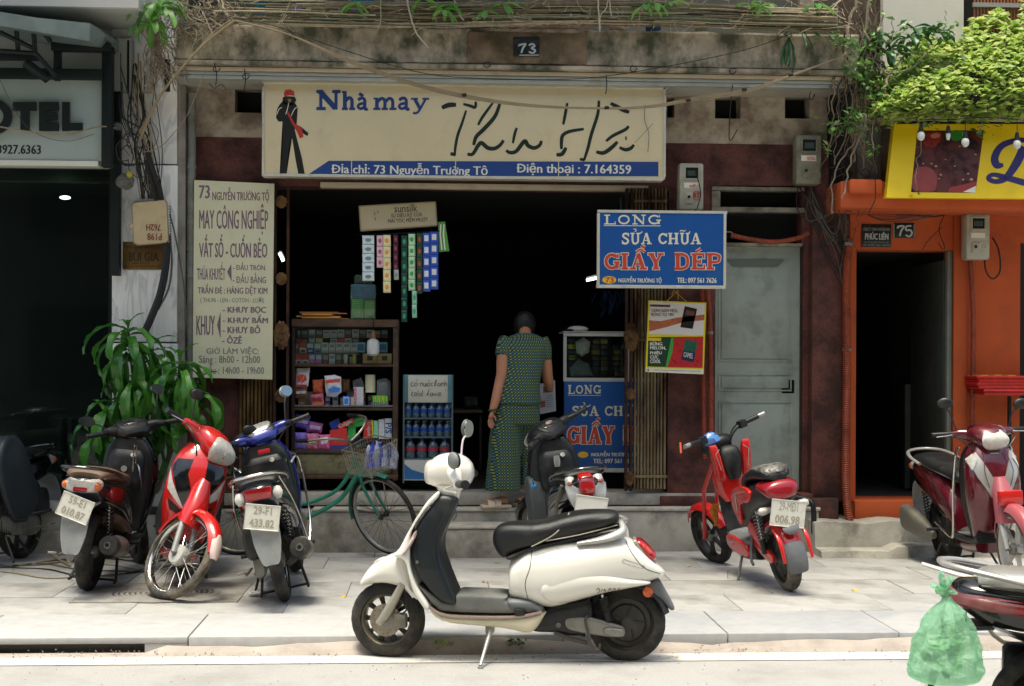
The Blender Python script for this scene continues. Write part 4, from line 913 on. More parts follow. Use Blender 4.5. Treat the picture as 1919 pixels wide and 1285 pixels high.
# ================================================================== SHOP
M_rust = mat('rusty_cream_paint','#8a7a58',.8,var=.25,vs=10,dirt=('#3b1d0e',.95,5,.46),stretch=(1,1,.3)); M_rustd = mat('rust_dark','#2c1a10',.85,var=.4,vs=9,dirt=('#5a3418',.6,7,.5)); M_slat2 = mat('rusty_gold_paint','#6d5228',.8,var=.3,vs=10,dirt=('#22120a',.95,6,.48),stretch=(1,1,.3))
def gate(label,x0,x1,y0,y1,Y,n,m,post,medal):
 t = Thing('folding_gate',label,'folding gate',tuple(P((x0+x1)/2,y1,Y)))
 for i in range(n):
  px = x0+(x1-x0)*i/n; w = (x1-x0)/n*.9
  xa,xb,za,zb = PR(px,y0,px+w,y1,Y+(i % 2)*.012)
  mb = MB().rings([[(xa,Y+.03,za),(xa+(xb-xa)*.25,Y+(i % 2)*.012,za),(xa+(xb-xa)*.75,Y+(i % 2)*.012,za),(xb,Y+.03,za)],[(xa,Y+.03,zb),(xa+(xb-xa)*.25,Y+(i % 2)*.012,zb),(xa+(xb-xa)*.75,Y+(i % 2)*.012,zb),(xb,Y+.03,zb)]])
  t.wp('slat',mb,m,smooth=False)
 for py in (y0+22,(y0+y1)/2,y1-26): t.wp('crossbar',MB().box(*PR(x0,py,x1,py+5,Y)[:2],Y-.006,Y+.0,*PR(x0,py,x1,py+5,Y)[2:]),m)
 px0,px1 = post
 t.wp('end_post',pbox(px0,y0,px0+5,y1+4,Y-.03,.05,.003),M_rustd); t.wp('end_post',pbox(px1-5,y0,px1,y1+4,Y-.03,.05,.003),M_rustd)
 for (cx,cy,rx,ry) in medal:
  pts = [(cx+rx*cos(a*pi/12)*(1+.12*cos(a*2)),cy+ry*sin(a*pi/12)*(1+.1*sin(a*3))) for a in range(24)]
  t.wp('lock_plate',poly(pts,Y-.034,.012),mat('rust_plate','#6b4f2c',.85,var=.3,vs=20,bump=1.5,bs=60,dirt=('#2a160c',.9,9,.48)),smooth=False)
 return t
gate('left folding gate, bundle of rusty brown slats behind the yellow board',448,512,352,914,11.44,9,M_slat2,(512,541),((527,378,11,12),(527,522,11,12),(527,628,15,27),(526,741,11,13)))
gate('right folding gate, bundle of rust-streaked cream slats beside the blue cabinet',1188,1250,352,916,11.44,10,M_rust,(1172,1186),((1183,632,14,27),(1182,738,9,11),(1180,896,8,14)))
def br(c,f=2.5): return tuple(min(.85,v*f+.012) for v in hx(c))
def mc_(c,r=.35,**k): return mat('bag_'+c[1:]+('r' if k else ''),br(c),r,**k)
# ---- shelf cabinet
YC = 11.66
M_wood = mat('dark_cabinet_wood','#33211a',.6,var=.35,vs=12,stretch=(1,1,4),dirt=((.015,.01,.008),.6,6,.5)); M_woodl = mat('worn_cabinet_rail','#5b4534',.65,var=.3,vs=14,dirt=((.03,.02,.015),.6,6,.5))
cb = Thing('display_cabinet','dark wooden display cabinet crammed with goods on three shelves, left in the shop opening','cabinet',tuple(P(645,900,YC)))
Dp = .42
def cbx(r,y0=0,d=Dp,c=.004,m=None,n='side_panel'): cb.wp(n,pbox(*r,YC+y0,d,c),m or M_wood)
cbx((546,604,552,900)); cbx((736,604,746,900),m=M_woodl); cbx((546,598,747,612),-.02,Dp+.04,m=M_woodl,n='top_board')
for y in (682,764): cbx((552,y,736,y+5),n='shelf_board',m=M_woodl)
cbx((552,842,736,850),n='shelf_board',m=M_woodl); cbx((552,612,736,890),Dp-.02,.02,m=mat('cabinet_back','#120d0b',.9),n='back_panel')
cb.wp('lower_front',pbox(556,851,734,888,YC+.01,.02,.003),mat('mouldy_board','#8c8462',.8,var=.2,vs=7,dirt=('#3a3722',.9,4,.48),bump=1))
cbx((546,889,746,897),-.01,n='base_rail',m=M_woodl)
cb.wp('cabinet_pane',pbox(552,612,736,682,YC+.006,.004),glassy('cabinet_glass',(.88,.92,.9),.8))
cb.wp('rail_strip',pbox(552,759,736,761.5,YC-.005,.01),mat('steel_strip','#8f9490',.35,metal=.6))
TOPSHELF = 'packs on the upper cabinet shelf'
pk = {}
def pack(T,r,Y,d,cols,print_=None,name='pack',label='',cat='pack',group=None,rot=0,sink=True):
 """small carton: body + printed panel parts"""
 x0,y0,x1,y1 = r; b = P((x0+x1)/2,y1,Y)
 t = Thing(name,label,cat,tuple(b),rz=rot,group=group)
 xa,xb,za,zb = PR(x0,y0,x1,y1,Y); w,h = (xb-xa)/2,zb-za
 t.part('carton',MB().box(-w,w,0,d,0,h,.0015),mat('print_'+cols[0][1:],br(cols[0],2.7),.4,var=.12,vs=60),smooth=False)
 for i,(fx0,fz0,fx1,fz1,c) in enumerate(cols[1:]):
  t.part('print_panel',MB().box(-w+2*w*fx0,-w+2*w*fx1,-.0012-.0004*i,.002,h*fz0,h*fz1),mat('print_'+c[1:],br(c,2.7),.4,var=.12,vs=60),smooth=False)
 return t
CIG = {'R': ('#c9c4b6',(0,.45,1,1,'#a02a20'),(.2,.1,.8,.3,'#37302c')),'B': ('#20406e',(.05,.5,.95,.95,'#7e9cb8'),(.2,.1,.8,.3,'#b9c4c8')),'W': ('#c6c3b4',(.15,.55,.85,.85,'#5e6a70'),(.2,.15,.8,.28,'#8c8a80')),
  'D': ('#3b3a38',(.1,.45,.9,.9,'#6d6a62'),(.25,.12,.75,.3,'#8e2f27')),'Y': ('#b59a4a',(.1,.55,.9,.9,'#d6cda6'),(.2,.1,.8,.35,'#4b5a78')),'G': ('#5a7a78',(.1,.5,.9,.92,'#b4c6c0'),(.2,.1,.8,.3,'#2e4a4a')),'P': ('#4c62a0',(.1,.08,.9,.45,'#b45a86'),(.1,.5,.9,.9,'#9fb4c4'))}
NM = {'R': 'red and white','B': 'blue','W': 'white and grey','D': 'dark grey','Y': 'yellow and cream','G': 'pale green','P': 'blue and pink'}
rowsC = [(619,636,'DDGWWWDDWWDW',552,680),(634,650,'RR' 'GY' 'YW' 'R' 'WDWD',552,700),(642,661,'DRBGWWWWW',552,672),(664,682,'RRPPR',560,616)]
def cig_row(y0,y1,codes,x0,w,dy,Y,rowname):
 for i,c in enumerate(codes):
  if c == ' ': continue
  pack(None,(x0+i*w,y0+random.uniform(-.8,.8),x0+i*w+w-1,y1),Y+random.uniform(0,.02),.03,CIG[c],name='cigarette_pack',label='%s cigarette pack, %s in the %s of the cabinet top shelf' % (NM[c],ORD[i],rowname),cat='cigarette pack',group='%s cigarette packs in the %s' % (NM[c],rowname))
random.seed(12)
cig_row(618,633,'DDGDWWWDWDWDD',551,13.6,0,YC+.20,'back row')
cig_row(634,650,'RDGY WRWD',551,13.6,0,YC+.15,'middle row')
cig_row(642,661,'DRBGWWWWW',548,13.6,0,YC+.09,'second row')
cig_row(664,682,'RRPPDWDD',554,12.5,0,YC+.02,'front row')
cb.wp('step_riser',pbox(553,661,672,664,YC+.05,.3),mat('card_riser','#8f8a72',.7)); cb.wp('step_riser',pbox(553,650,700,652,YC+.16,.25),mat('card_riser',()))
for i in range(2):
 t = pack(None,(680+i*27.5,662,706.5+i*27.5,681),YC+.03,.12,('#9a7a55',(.3,.3,.7,.75,'#33302e')),name='kraft_box',label='kraft cardboard box with round black stamp, %s of the pair under the bulb' % ('left','right')[i],cat='box',group='kraft boxes under the bulb')
for i,(x,c) in enumerate(((645,'#c9c2a4'),(661,'#c98f3a'))): pack(None,(x,664,x+6,681),YC+.03,.05,(c,),name='card_stub',label='%s upright cardboard stub on the top shelf, beside the tin' % ('cream','orange')[i],cat='box')
tn = solo('tin_can',MB().lathe([(.001,0),(.024,0),(.024,.055),(.021,.058),(.001,.058)],18,axis='Z',c=tuple(P(660,681,YC+.06))),mat('cream_tin','#b0a684',.5),'small cream tin on the top shelf beside the kraft boxes','tin')
for i in range(2): pack(None,(663+i*42,641,684+i*42,660),YC+.12,.08,('#6f9fb4',(.1,.2,.9,.8,'#2e5a88')),name='tissue_pack',label='pale blue tissue pack %s the hanging bulb' % ('left of','right of')[i],cat='tissue pack')
bl = Thing('led_bulb','big white bulb hanging by the top shelf of the cabinet','light bulb',tuple(P(699,667,YC-.08)))
c0 = P(699,667,YC-.08); M_bw = mat('bulb_white','#cfd2cc',.3); h_ = (667-618)/229
bl.part('globe',MB().lathe([(.001,.0),(.03,.003),(.048,.018),(.051,.04),(.051,.10),(.045,.125),(.022,.14)],24,axis='Z'),M_bw)
bl.part('cap',MB().lathe([(.022,.14),(.021,.185),(.012,.19),(.012,.21)],16,axis='Z'),mat('bulb_cap','#8d6a4c',.4,metal=.3)); bl.part('cord',MB().tube([(0,0,.21),(.003,0,.30),(-.02,.02,.31)],.004,6),M_black)
def bag(label,pts,Y,m,prints=(),name='snack_bag',cat='bag',th=.05,group=None):
 """stuffed packet: outline in picture points, bulged"""
 cx = sum(p[0] for p in pts)/len(pts); cy = sum(p[1] for p in pts)/len(pts); base = P(cx,max(p[1] for p in pts),Y)
 t = Thing(name,label,cat,tuple(base),group=group); q = []; rg = []
 for (x1,y1),(x2,y2) in zip(pts,pts[1:]+pts[:1]): q += [(x1+(x2-x1)*k/5+random.uniform(-.35,.35),y1+(y2-y1)*k/5+random.uniform(-.35,.35)) for k in range(5)]
 for f,d in ((.05,-.5),(.45,-.46),(.75,-.34),(.93,-.10),(1,-.04),(1,0),(.7,.3),(.05,.4)): rg.append([tuple(P(cx+(x-cx)*f,cy+(y-cy)*f,Y)+Vector((0,d*th+random.uniform(-.004,.004)*(f < 1),0))) for x,y in q])
 t.wp('packet',MB().rings(rg),m)
 for pp,mm in prints: t.wp('print_panel',poly(pp,Y-th*.5,.001),mm,smooth=False)
 return t
sh = mat('shiny_film','#b9bdb8',.2,var=.25,vs=25,bump=2,bs=30)
bag('tall white and red powder bag at the left of the middle shelf',[(556,690),(581,689),(578,722),(574,727),(553,726)],YC+.08,mc_('#c9bfb4',var=.1,vs=20,bump=1,bs=30),(([(557,705),(564,701),(573,703),(575,712),(566,717),(557,714)],mc_('#9c2a22')),([(554,721),(576,721),(575,726),(553,726)],mc_('#7a221c'))))
bag('dark brown coffee bag under the white and red bag',[(552,728),(576,727),(574,744),(552,746)],YC+.04,mc_('#4a342b',var=.3,vs=20),(([(555,733),(574,732),(573,737),(555,738)],M_whitep),))
bag('orange snack bag on the middle shelf behind the pink noodle pack',[(586,712),(606,710),(605,738),(586,738)],YC+.10,mc_('#a34a2e',var=.35,vs=30,bump=1.5))
hh = bag('pink and red instant noodle pack on the middle shelf',[(581,740),(605,737),(608,758),(583,761)],YC+.03,mc_('#a8505c',var=.25,vs=20,bump=1.5),(([(585,754),(605,752),(606,758),(586,760)],mc_('#b0522e')),))
ptext(hh,'Hảo Hảo',(583,740,606,752),YC-.003,mat('deep_red_print','#6c1218',.5),bold=.02)
bag('white snack bag with a blue ribbon print, middle of the middle shelf',[(608,704),(626,702),(639,706),(640,735),(628,744),(612,742),(609,726)],YC+.05,mc_('#cfc9bb',.25,var=.1,vs=20,bump=2,bs=30),(([(610,712),(638,709),(638,715),(611,718)],mc_('#9c3328')),([(614,730),(626,724),(638,727),(636,734),(618,736)],mc_('#2a5fa0'))))
bag('brown paper packet behind the blue card box',[(640,710),(656,710),(655,735),(641,735)],YC+.2,mc_('#6e5230',.7,var=.3))
pack(None,(642,742,656,762),YC+.02,.05,('#1f4f9c',(.12,.1,.88,.9,'#b9c3cc'),(.22,.25,.78,.8,'#2a5aa8')),name='card_box',label='small blue and white card box at the front of the middle shelf',cat='box')
pack(None,(657,744,663,761),YC+.05,.05,('#a89a70',),name='card_box',label='narrow cream card box right of the blue and white one',cat='box')
st2 = Thing('carton_stack','stack of white and pink medicine cartons on the middle shelf','carton stack',tuple(P(672,762,YC+.04)))
for i in range(9): st2.wp('carton',pbox(663+random.uniform(-.5,.5),725+i*4.1,681+random.uniform(-.5,.5),728.7+i*4.1,YC+.04,.08,.001),mc_('#c8bfc0') ); st2.wp('carton_end',pbox(663.5,725.6+i*4.1,668,728.2+i*4.1,YC+.037,.01),mc_('#a84a62'))
solo('foil_roll',MB().cyl(tuple(P(694,735,YC+.12)),tuple(P(694,702,YC+.12)),.042,18),mc_('#a39a7c',.5,var=.1),'upright cream roll at the back of the middle shelf','roll')
bag('clear plastic bag of bottles at the right of the middle shelf',[(706,712),(722,708),(732,714),(732,752),(714,756),(706,740)],YC+.12,glassy('clear_film',(.70,.76,.74),.9,.25),th=.09)
bag('bunch of cellophane behind the cartons',[(660,714),(676,706),(683,722),(680,732),(662,728)],YC+.16,glassy('clear_film',()),th=.05)
lt = Thing('lighter_tray','row of green and yellow lighters in a clear tray on the middle shelf','tray of lighters',tuple(P(710,762,YC+.03)))
lt.wp('tray',pbox(696,753,728,763,YC+.025,.06,.002),glassy('clear_film',()))
for i in range(8): lt.wp('lighter',MB().tube([tuple(P(699+i*3.6,741,YC+.05)),tuple(P(701+i*3.6,760,YC+.05))],.007,6),mc_(('#3fae2e','#a9c22e','#57b23a','#c9b72e')[i % 4]))
cl = [('#4a3f8c',[(554,775),(582,779),(576,806),(552,800)],'purple detergent pouch standing tilted at the left of the lower shelf'),('#8a4a80',[(576,788),(606,794),(602,812),(574,810)],'mauve pouch lying behind the front row'),
  ('#5a4a94',[(552,810),(574,810),(573,841),(552,840)],'purple pouch in the front row, leftmost'),('#a8506a',[(574,812),(597,812),(595,842),(574,842)],'rose pouch second in the front row'),('#a84a70',[(597,814),(619,814),(617,842),(597,842)],'rose pouch third in the front row')]
for i,(c,q,lb) in enumerate(cl):
 bag(lb,q,YC+.02+(i < 2)*.08,mc_(c,.25,var=.3,vs=25,bump=1.5),(([(q[0][0]+4,(q[0][1]+q[3][1])/2-3),(q[1][0]-4,(q[1][1]+q[2][1])/2-4),(q[1][0]-6,(q[1][1]+q[2][1])/2+2),(q[0][0]+5,(q[0][1]+q[3][1])/2+4)],mc_(('#8f86b8','#c08ab0','#9a92c8','#c9a05a','#d09ab0')[i])),),name='detergent_pouch',cat='pouch')
def obox(label,q,Y,c,txt=None,tc=None,d=.05,name='toothpaste_box',tr=None,rot=0):
 cx = sum(p[0] for p in q)/4; t = Thing(name,label,'box',tuple(P(cx,max(p[1] for p in q),Y)))
 t.wp('carton',MB().rings([[tuple(P(x,y,Y)) for x,y in q],[tuple(P(x,y,Y)+Vector((0,d,0))) for x,y in q]]),mc_(c,.35,var=.12,vs=30),smooth=False)
 if txt: ptext(t,txt,tr,Y,tc,bold=.03,rot=rot)
 return t
MW = M_whitep
obox('red toothpaste box lying tilted on the lower shelf, behind the handlebar',[(632,797),(660,783),(664,791),(636,806)],YC+.05,'#a8221e','Colgate',MW,tr=(634,789,662,799),rot=-.46)
obox('green toothpaste box beside the tilted red one',[(658,786),(682,780),(684,796),(662,802)],YC+.09,'#2c8a3a')
obox('red detergent carton at the front of the lower shelf',[(618,806),(650,802),(652,842),(618,841)],YC+.03,'#b32622')
obox('navy base carton under the red detergent',[(620,834),(652,834),(652,843),(620,843)],YC+.02,'#1d2f66')
obox('blue carton poking up at the back of the lower shelf',[(616,792),(634,783),(640,800),(622,806)],YC+.12,'#27418f')
obox('green round-logo carton behind the basket',[(652,796),(666,795),(667,822),(652,822)],YC+.10,'#2f9a48')
obox('upright red toothpaste box right of the basket handle',[(684,788),(696,786),(698,820),(680,822)],YC+.08,'#b8241f','Colgate',MW,tr=(678,799,704,807),rot=pi/2)
obox('thin yellow-striped toothpaste box',[(696,787),(699,787),(700,820),(698,820)],YC+.07,'#d0a42e')
obox('green and white toothpaste box fourth from the cabinet side',[(700,788),(708,788),(709,820),(701,820)],YC+.07,'#69a878')
obox('pale green toothpaste box third from the cabinet side',[(709,786),(720,785),(721,822),(710,822)],YC+.07,'#9ec2ae')
obox('white and blue toothpaste box nearest the cabinet side',[(721,784),(734,784),(734,822),(722,822)],YC+.06,'#b6cdd2','P/S',mat('ps_blue','#1f62b0',.5),tr=(718,796,738,808),rot=pi/2)
rb = random.Random(17)
for k in range(26):
 lo = k % 2; x = 556+(k//2)*13.2+rb.random()*5; y1 = 841 if lo else 762; h = rb.uniform(16,34); w = rb.uniform(7,15); c = rb.choice(('#8c3a3a','#3a5a8c','#b0a88a','#3f7a4a','#a0713a','#5a4a7a','#9aa3a3','#b33a2c','#2f4f6a','#c0b060'))
 pack(None,(x,y1-h,x+w,y1),YC+.20+rb.random()*.12,.05,(c,(.1,.55,.9,.85,rb.choice(('#c9c4b0','#a83a2c','#3a4a8c','#d0b050'))),(.2,.15,.8,.3,'#b9b9ae')),name='goods_pack',label='small goods pack, %s at the back of the %s cabinet shelf' % (ORD[k//2],'lower' if lo else 'middle'),cat='pack',group='goods packs at the back of the %s shelf' % ('lower' if lo else 'middle'))
nw = Thing('paper_pile','flat pile of orange and cream papers on top of the cabinet','paper pile',tuple(P(595,600,YC)))
for i in range(7): nw.wp('sheet',pbox(552+random.uniform(0,18),598-i*2-2,642+random.uniform(-22,12),598-i*2-.4,YC+random.uniform(0,.05),.3,.001),mc_(('#8a5a26','#a8702e','#a09068','#5e4a30','#a8702e','#8a4f22','#6e5530')[i],.7))
jr = Thing('candy_jar','plastic tub with green packets below and blue bags above, on top of the cabinet','tub',tuple(P(681,600,YC)))
jr.wp('tub',pbox(657,532,704,600,YC+.02,.2,.012),glassy('tub_film',(.55,.75,.6),.9,.12))
jr.wp('green_packets',pbox(660,560,680,597,YC+.04,.1,.002),mc_('#4c8f2a',.5,var=.15)); jr.wp('green_packets',pbox(683,563,701,597,YC+.04,.1,.002),mc_('#5a8a30',.5,var=.15))
for x in (660,683):
 for i in range(8): jr.wp('label_line',pbox(x+2,564+i*4,x+15,565.2+i*4,YC+.037,.002),mc_('#8fb060',.5))
jr.wp('blue_bags',worn(pbox(658,533,703,558,YC+.03,.12,.01),.008,3),mc_('#1f5a9a',.3,var=.5,vs=20,bump=2)); jr.wp('clear_lid',worn(pbox(663,514,697,532,YC+.05,.12,.02),.006,4),glassy('tub_film',()))
YT = 11.42
strips = [(679,441,701,527,'#aab6b6','#5f6e74','pale grey',5),(706,441,718,502,'#c29aa2','#8c3f5c','pink',3),(718,440,732,549,'#c4b48e','#c07f2c','cream with orange flowers',5),(737,440,746,508,'#4c2430','#7c3450','dark wine red',4),(738,505,747,525,'#8f9690','#6d7470','short grey',1),
   (752,441,763,604,'#12392c','#2e7a58','dark bottle green',7),(765,438,778,545,'#9fc09a','#2f8a3e','pale green with swirls',5),(772,545,781,596,'#7fa890','#2f8a5a','small pale green',2),(781,437,791,551,'#1f3d24','#8a3a26','dark green and red',5),
   (792,436,806,547,'#2b4a9c','#b7bcc4','blue and white',5),(806,434,821,543,'#24469c','#b4b6ae','royal blue',5)]
tl = Thing('strip_rail','thin rail under the cream box sign carrying the sachet strips','rail',tuple(P(750,440,YT)))
tl.wp('rail',MB().tube([tuple(P(673,441,YT)),tuple(P(825,433,YT))],.005,6),M_black); tl.wp('hanger',MB().tube([tuple(P(690,430,YT)),tuple(P(690,441,YT))],.003,5).tube([tuple(P(808,422,YT)),tuple(P(808,434,YT))],.003,5),M_black)
for i,(x0,y0,x1,y1,c1,c2,nm,n) in enumerate(strips):
 yy = YT-.01-(i % 3)*.008
 t = Thing('sachet_strip','%s sachet strip hanging from the rail under the cream box sign' % nm,'sachet strip',tuple(P((x0+x1)/2,y1,yy)),group='sachet strips hanging in the opening')
 for k in range(n):
  a,b = y0+(y1-y0)*k/n,y0+(y1-y0)*(k+1)/n
  q = [(x0,a),(x1,a),(x1+.4,b-.8),(x0+.4,b-.8)]; cx,cy = (x0+x1)/2,(a+b)/2
  s1 = t.wp('sachet',MB().rings([[tuple(P(x,y,yy)) for x,y in q],[tuple(P(cx+(x-cx)*.7,cy+(y-cy)*.7,yy-.010)) for x,y in q]]),mat('sachet_'+c1[1:],br(c1,1.7),.25,var=.15,vs=40),smooth=False)
  w,h = (x1-x0),(b-a); z = yy-.0105
  if '#b7bcc4' == c2 or '#b4b6ae' == c2: pp = [(cx-w*.28,cy-h*.3),(cx+w*.28,cy-h*.3),(cx+w*.28,cy+h*.2),(cx-w*.28,cy+h*.2)]
  else: pp = [(cx+w*.28*cos(u),cy-h*.04+h*.26*sin(u)*(1 if u < 3 else .7)) for u in (0,.9,1.8,2.7,3.6,4.5,5.4)]
  o = t.wp('sachet_print',poly(pp,z,.0008),mat('sachetp_'+c2[1:],br(c2,1.6),.35),smooth=False)
tb = Thing('toothbrush_card','green and red toothbrush card hanging at the right end of the sachet strips','toothbrush card',tuple(P(831,471,YT)))
tb.wp('card',MB().rings([[tuple(P(x,y,YT)) for x,y in ((821,416),(834,415),(842,470),(823,472))],[tuple(P(x,y,YT)+Vector((0,.01,0))) for x,y in ((821,416),(834,415),(842,470),(823,472))]]),mc_('#3a6a2c',.4,dirt=('#7a3026',.9,3,.55)),smooth=False)
for x in (826,832): tb.wp('toothbrush',MB().tube([tuple(P(x,420,YT-.008)),tuple(P(x-1,440,YT-.008)),tuple(P(x+2,468,YT-.008))],.006,6),mc_('#a8b08c',.4))
# ---- cold water stand
YW = 11.62
ws = Thing('cold_water_stand','tall blue drink stand with a handwritten white card on top, beside the wooden cabinet','drink stand',tuple(P(802,905,YW)))
M_wst = mat('stand_blue','#2b6ea8',.35,var=.15,vs=4); M_fr = mat('stand_frame','#5e6f72',.4,metal=.3)
ws.wp('back_board',pbox(757,703,848,900,YW+.28,.02),mat('stand_dark','#0e2230',.6)); ws.wp('base_panel',pbox(757,861,846,900,YW,.3,.004),mat('stand_white','#c9cbc2',.4))
ws.wp('base_print',poly([(758,869),(772,880),(792,886),(815,884),(846,889),(846,898),(758,898)],YW,.001),M_wst,smooth=False)
ws.wp('top_header',pbox(757,702,848,754,YW+.03,.02,.002),mat('stand_lightblue','#6ba3ae',.4,var=.3,vs=8))
ws.wp('side_post',pbox(755,702,758,905,YW,.02),M_fr); ws.wp('side_post',pbox(846,702,849,905,YW,.02),M_fr)
for y in (783,818,859): ws.wp('tray',pbox(758,y,846,y+2.5,YW+.0,.28),M_fr)
cd = Thing('handwritten_card','white card handwritten in black marker on the blue drink stand','card',tuple(P(805,754,YW+.02)))
cd.wp('card',pbox(765,703,839,754,YW+.01,.008,.001),mat('card_white','#cfccb8',.6,var=.05))
cv = (530,560,3.57)
HW = [([(872,556),(860,562),(857,578),(866,584),(876,578)]),([(892,560),(882,568),(884,582),(896,580),(900,568),(892,560)]),([(890,545),(900,538)]),
  [(918,562),(920,584)],[(919,570),(930,560),(936,568),(936,584)],[(944,562),(944,582),(956,582),(958,562),(960,584)],[(975,562),(966,570),(970,584),(982,580),(984,564),(974,562)],[(972,552),(982,542)],[(1004,560),(994,566),(994,580),(1006,580)],
  [(1014,584),(1018,560),(1028,540),(1024,560),(1022,584)],[(1046,562),(1036,570),(1038,583),(1050,578),(1052,562),(1054,584)],[(1062,562),(1062,584)],[(1062,572),(1072,560),(1078,568),(1078,584)],[(1086,545),(1084,584)],[(1084,570),(1094,562),(1098,584)],
  [(872,622),(862,630),(862,646),(874,648)],[(884,628),(880,644),(892,646),(896,632),(884,628)],[(906,612),(904,648),(908,650)],[(928,630),(916,636),(918,648),(930,644)],[(934,608),(932,650)],
  [(962,648),(972,624),(980,604),(972,626),(970,648)],[(996,628),(986,636),(988,648),(1000,644),(1002,628),(1004,648)],[(1010,630),(1016,648),(1024,630)],[(1032,630),(1032,648)],[(1042,642),(1056,634),(1050,624),(1042,634),(1044,648),(1062,646)],[(852,606),(853,614)],[(1090,604),(1091,614)]]
for i,s_ in enumerate(HW): cd.wp('pen_stroke',ribbon(s_,3.6,YW+.009-.0002*(i % 4),.001,cv,k=4,taper=.1),M_blackp,smooth=False)
M_water = glassy('bottle_plastic',(.42,.66,.80),1.0,.18); M_capb = mat('cap_blue','#1f4fae',.35); M_capw = mat('cap_clear','#9fb4bc',.35); M_lab = mat('bottle_label','#274f9c',.4); M_labr = mat('bottle_label_red','#a33a4a',.4)
def bottle_mesh(r,h):
 return MB().lathe([(.001,0),(r*.9,0),(r,r*.25),(r,h*.30),(r*.9,h*.36),(r,h*.42),(r,h*.60),(r*.8,h*.72),(r*.35,h*.86),(r*.32,h*.93),(.001,h*.93)],16,axis='Z')
def mkbottle(r,h,cap,lab):
 t = Thing('water_bottle','x','bottle',(0,0,0)); t.part('bottle_body',bottle_mesh(r,h),M_water)
 t.part('water',MB().lathe([(.001,.004),(r*.84,.004),(r*.92,r*.3),(r*.92,h*.55),(.001,h*.55)],12,axis='Z'),glassy('water_fill',(.32,.52,.66),.6,.1))
 t.part('cap',MB().lathe([(.001,h),(r*.36,h),(r*.38,h*.92),(.001,h*.92)],12,axis='Z'),cap); t.part('label',MB().lathe([(r*1.01,h*.36),(r*1.02,h*.57)],16,axis='Z'),lab)
 return t.root
sc = 229.
specs = [(7,756,783,765,838,6,M_capb,M_lab,'top'),(7,790,818,765,838,6,M_capw,M_lab,'second'),(10,822,859,769,833,4,M_capb,M_labr,'bottom')]
for (rp,yt,yb,xa_,xb_,n,cap,lab,rn) in specs:
 first = mkbottle(rp/sc*.95,(yb-yt)/sc*1.05,cap,lab)
 for i in range(n):
  o = first if i == 0 else copy_tree(first); o.location = P(xa_+(xb_-xa_)*i/(n-1),yb,YW+.05); o['label'] = 'clear blue water bottle, %s%s in the %s row of the drink stand' % (ORD[i],' from the left' if i else '',rn); o['group'] = 'water bottles in the %s row of the drink stand' % rn
 if rn != 'bottom':
  for i in range(n):
   o = copy_tree(first); o.location = P(xa_+4+(xb_-xa_)*i/(n-1),yb-1,YW+.16); o['label'] = 'clear blue water bottle half hidden behind the %s bottle of the %s row' % (ORD[i],rn); o['group'] = 'water bottles at the back of the %s row' % rn
# ---- glass cabinet with the blue panel
YG = 11.80
gc = Thing('glass_cabinet','white-framed glass cabinet over a blue lettered panel, right in the shop opening','cabinet',tuple(P(1125,884,YG)))
M_gf = mat('cabinet_white','#b9bcb2',.45,var=.06,dirt=((.2,.19,.15),.4,6,.55))
mb = MB()
for r in ((1056,622,1236,630),(1056,630,1062,708),(1056,708,1240,715),(1175,630,1181,708)): pbox(*r,YG,.04,.003,mb)
gc.wp('frame',mb,M_gf); gc.wp('glass_pane',pbox(1062,630,1236,708,YG+.015,.005),glassy('cabinet_glass',()))
gc.wp('cabinet_top',pbox(1056,621,1236,624,YG+.0,.45),M_gf); gc.wp('cabinet_back',pbox(1056,624,1236,880,YG+.44,.02),M_dark)
gc.wp('shelf',pbox(1060,668,1236,670,YG+.05,.38),glassy('cabinet_glass',())); gc.wp('blue_panel',pbox(1057,715,1240,878,YG,.02,.002),M_blue); gc.wp('bottom_rail',pbox(1056,877,1240,885,YG-.003,.44,.003),M_gf)
cv = (860,560,3.06)
slab(gc,'LONG',(625,494,814,544),YG,M_cr,cv); gc.wp('underline',poly([(624,550),(815,552),(815,555),(624,553)],YG,.002,cv),M_cr,smooth=False)
slab(gc,'SUA CHUA',(648,614,1055,670),YG,M_cr,cv,marks=((horn(.225),.09),([(.165,1.1),(.185,1.22),(.172,1.36),(.15,1.33)],.09),(horn(.83),.09),([(.735,1.14),(.755,1.24),(.785,1.16),(.81,1.26)],.09)))
slab(gc,'GIAY DEP',(622,732,1150,830),YG,M_redl,cv,fat=1.12,back=M_cr,marks=(([(.275,1.08),(.312,1.26),(.352,1.08)],.1),([(.318,1.5),(.352,1.36)],.13),([(.79,1.1),(.832,1.3)],.13)))
gc.wp('number_badge',poly([(712+30*cos(t*pi/10),893+18*sin(t*pi/10)) for t in range(20)],YG,.002,cv),M_yel,smooth=False)
ptext(gc,'NGUYỄN TRƯỜNG TỘ',(760,872,1020,908),YG,M_cr,bold=.03,cv=cv); ptext(gc,'TEL: 097 561 7626',(770,916,1010,942),YG,M_cr,bold=.03,cv=cv)
random.seed(8)
for k,(x,n) in enumerate(((1066,7),(1078,6),(1110,7),(1126,7),(1150,6),(1164,7))):
 t = Thing('spool_stack','%s stack of shoe-repair tins behind the cabinet glass' % ('first','second','third','fourth','fifth','sixth')[k],'stack of tins',tuple(P(x+6,706,YG+.15)),group='stacks of tins in the glass cabinet')
 for i in range(n):
  c = random.choice(('#3f4a4a','#5a5546','#8c5a34','#38424e','#4a5a40','#787058','#a89a3c','#2e3c4c','#6a4c3c'))
  t.wp('tin',pbox(x+random.uniform(-1,1),706-(i+1)*10.2,x+13+random.uniform(-1,1),706-i*10.2-1,YG+.15,.08,.006),mat('tin_'+c[1:],c,.4,var=.2,vs=30))
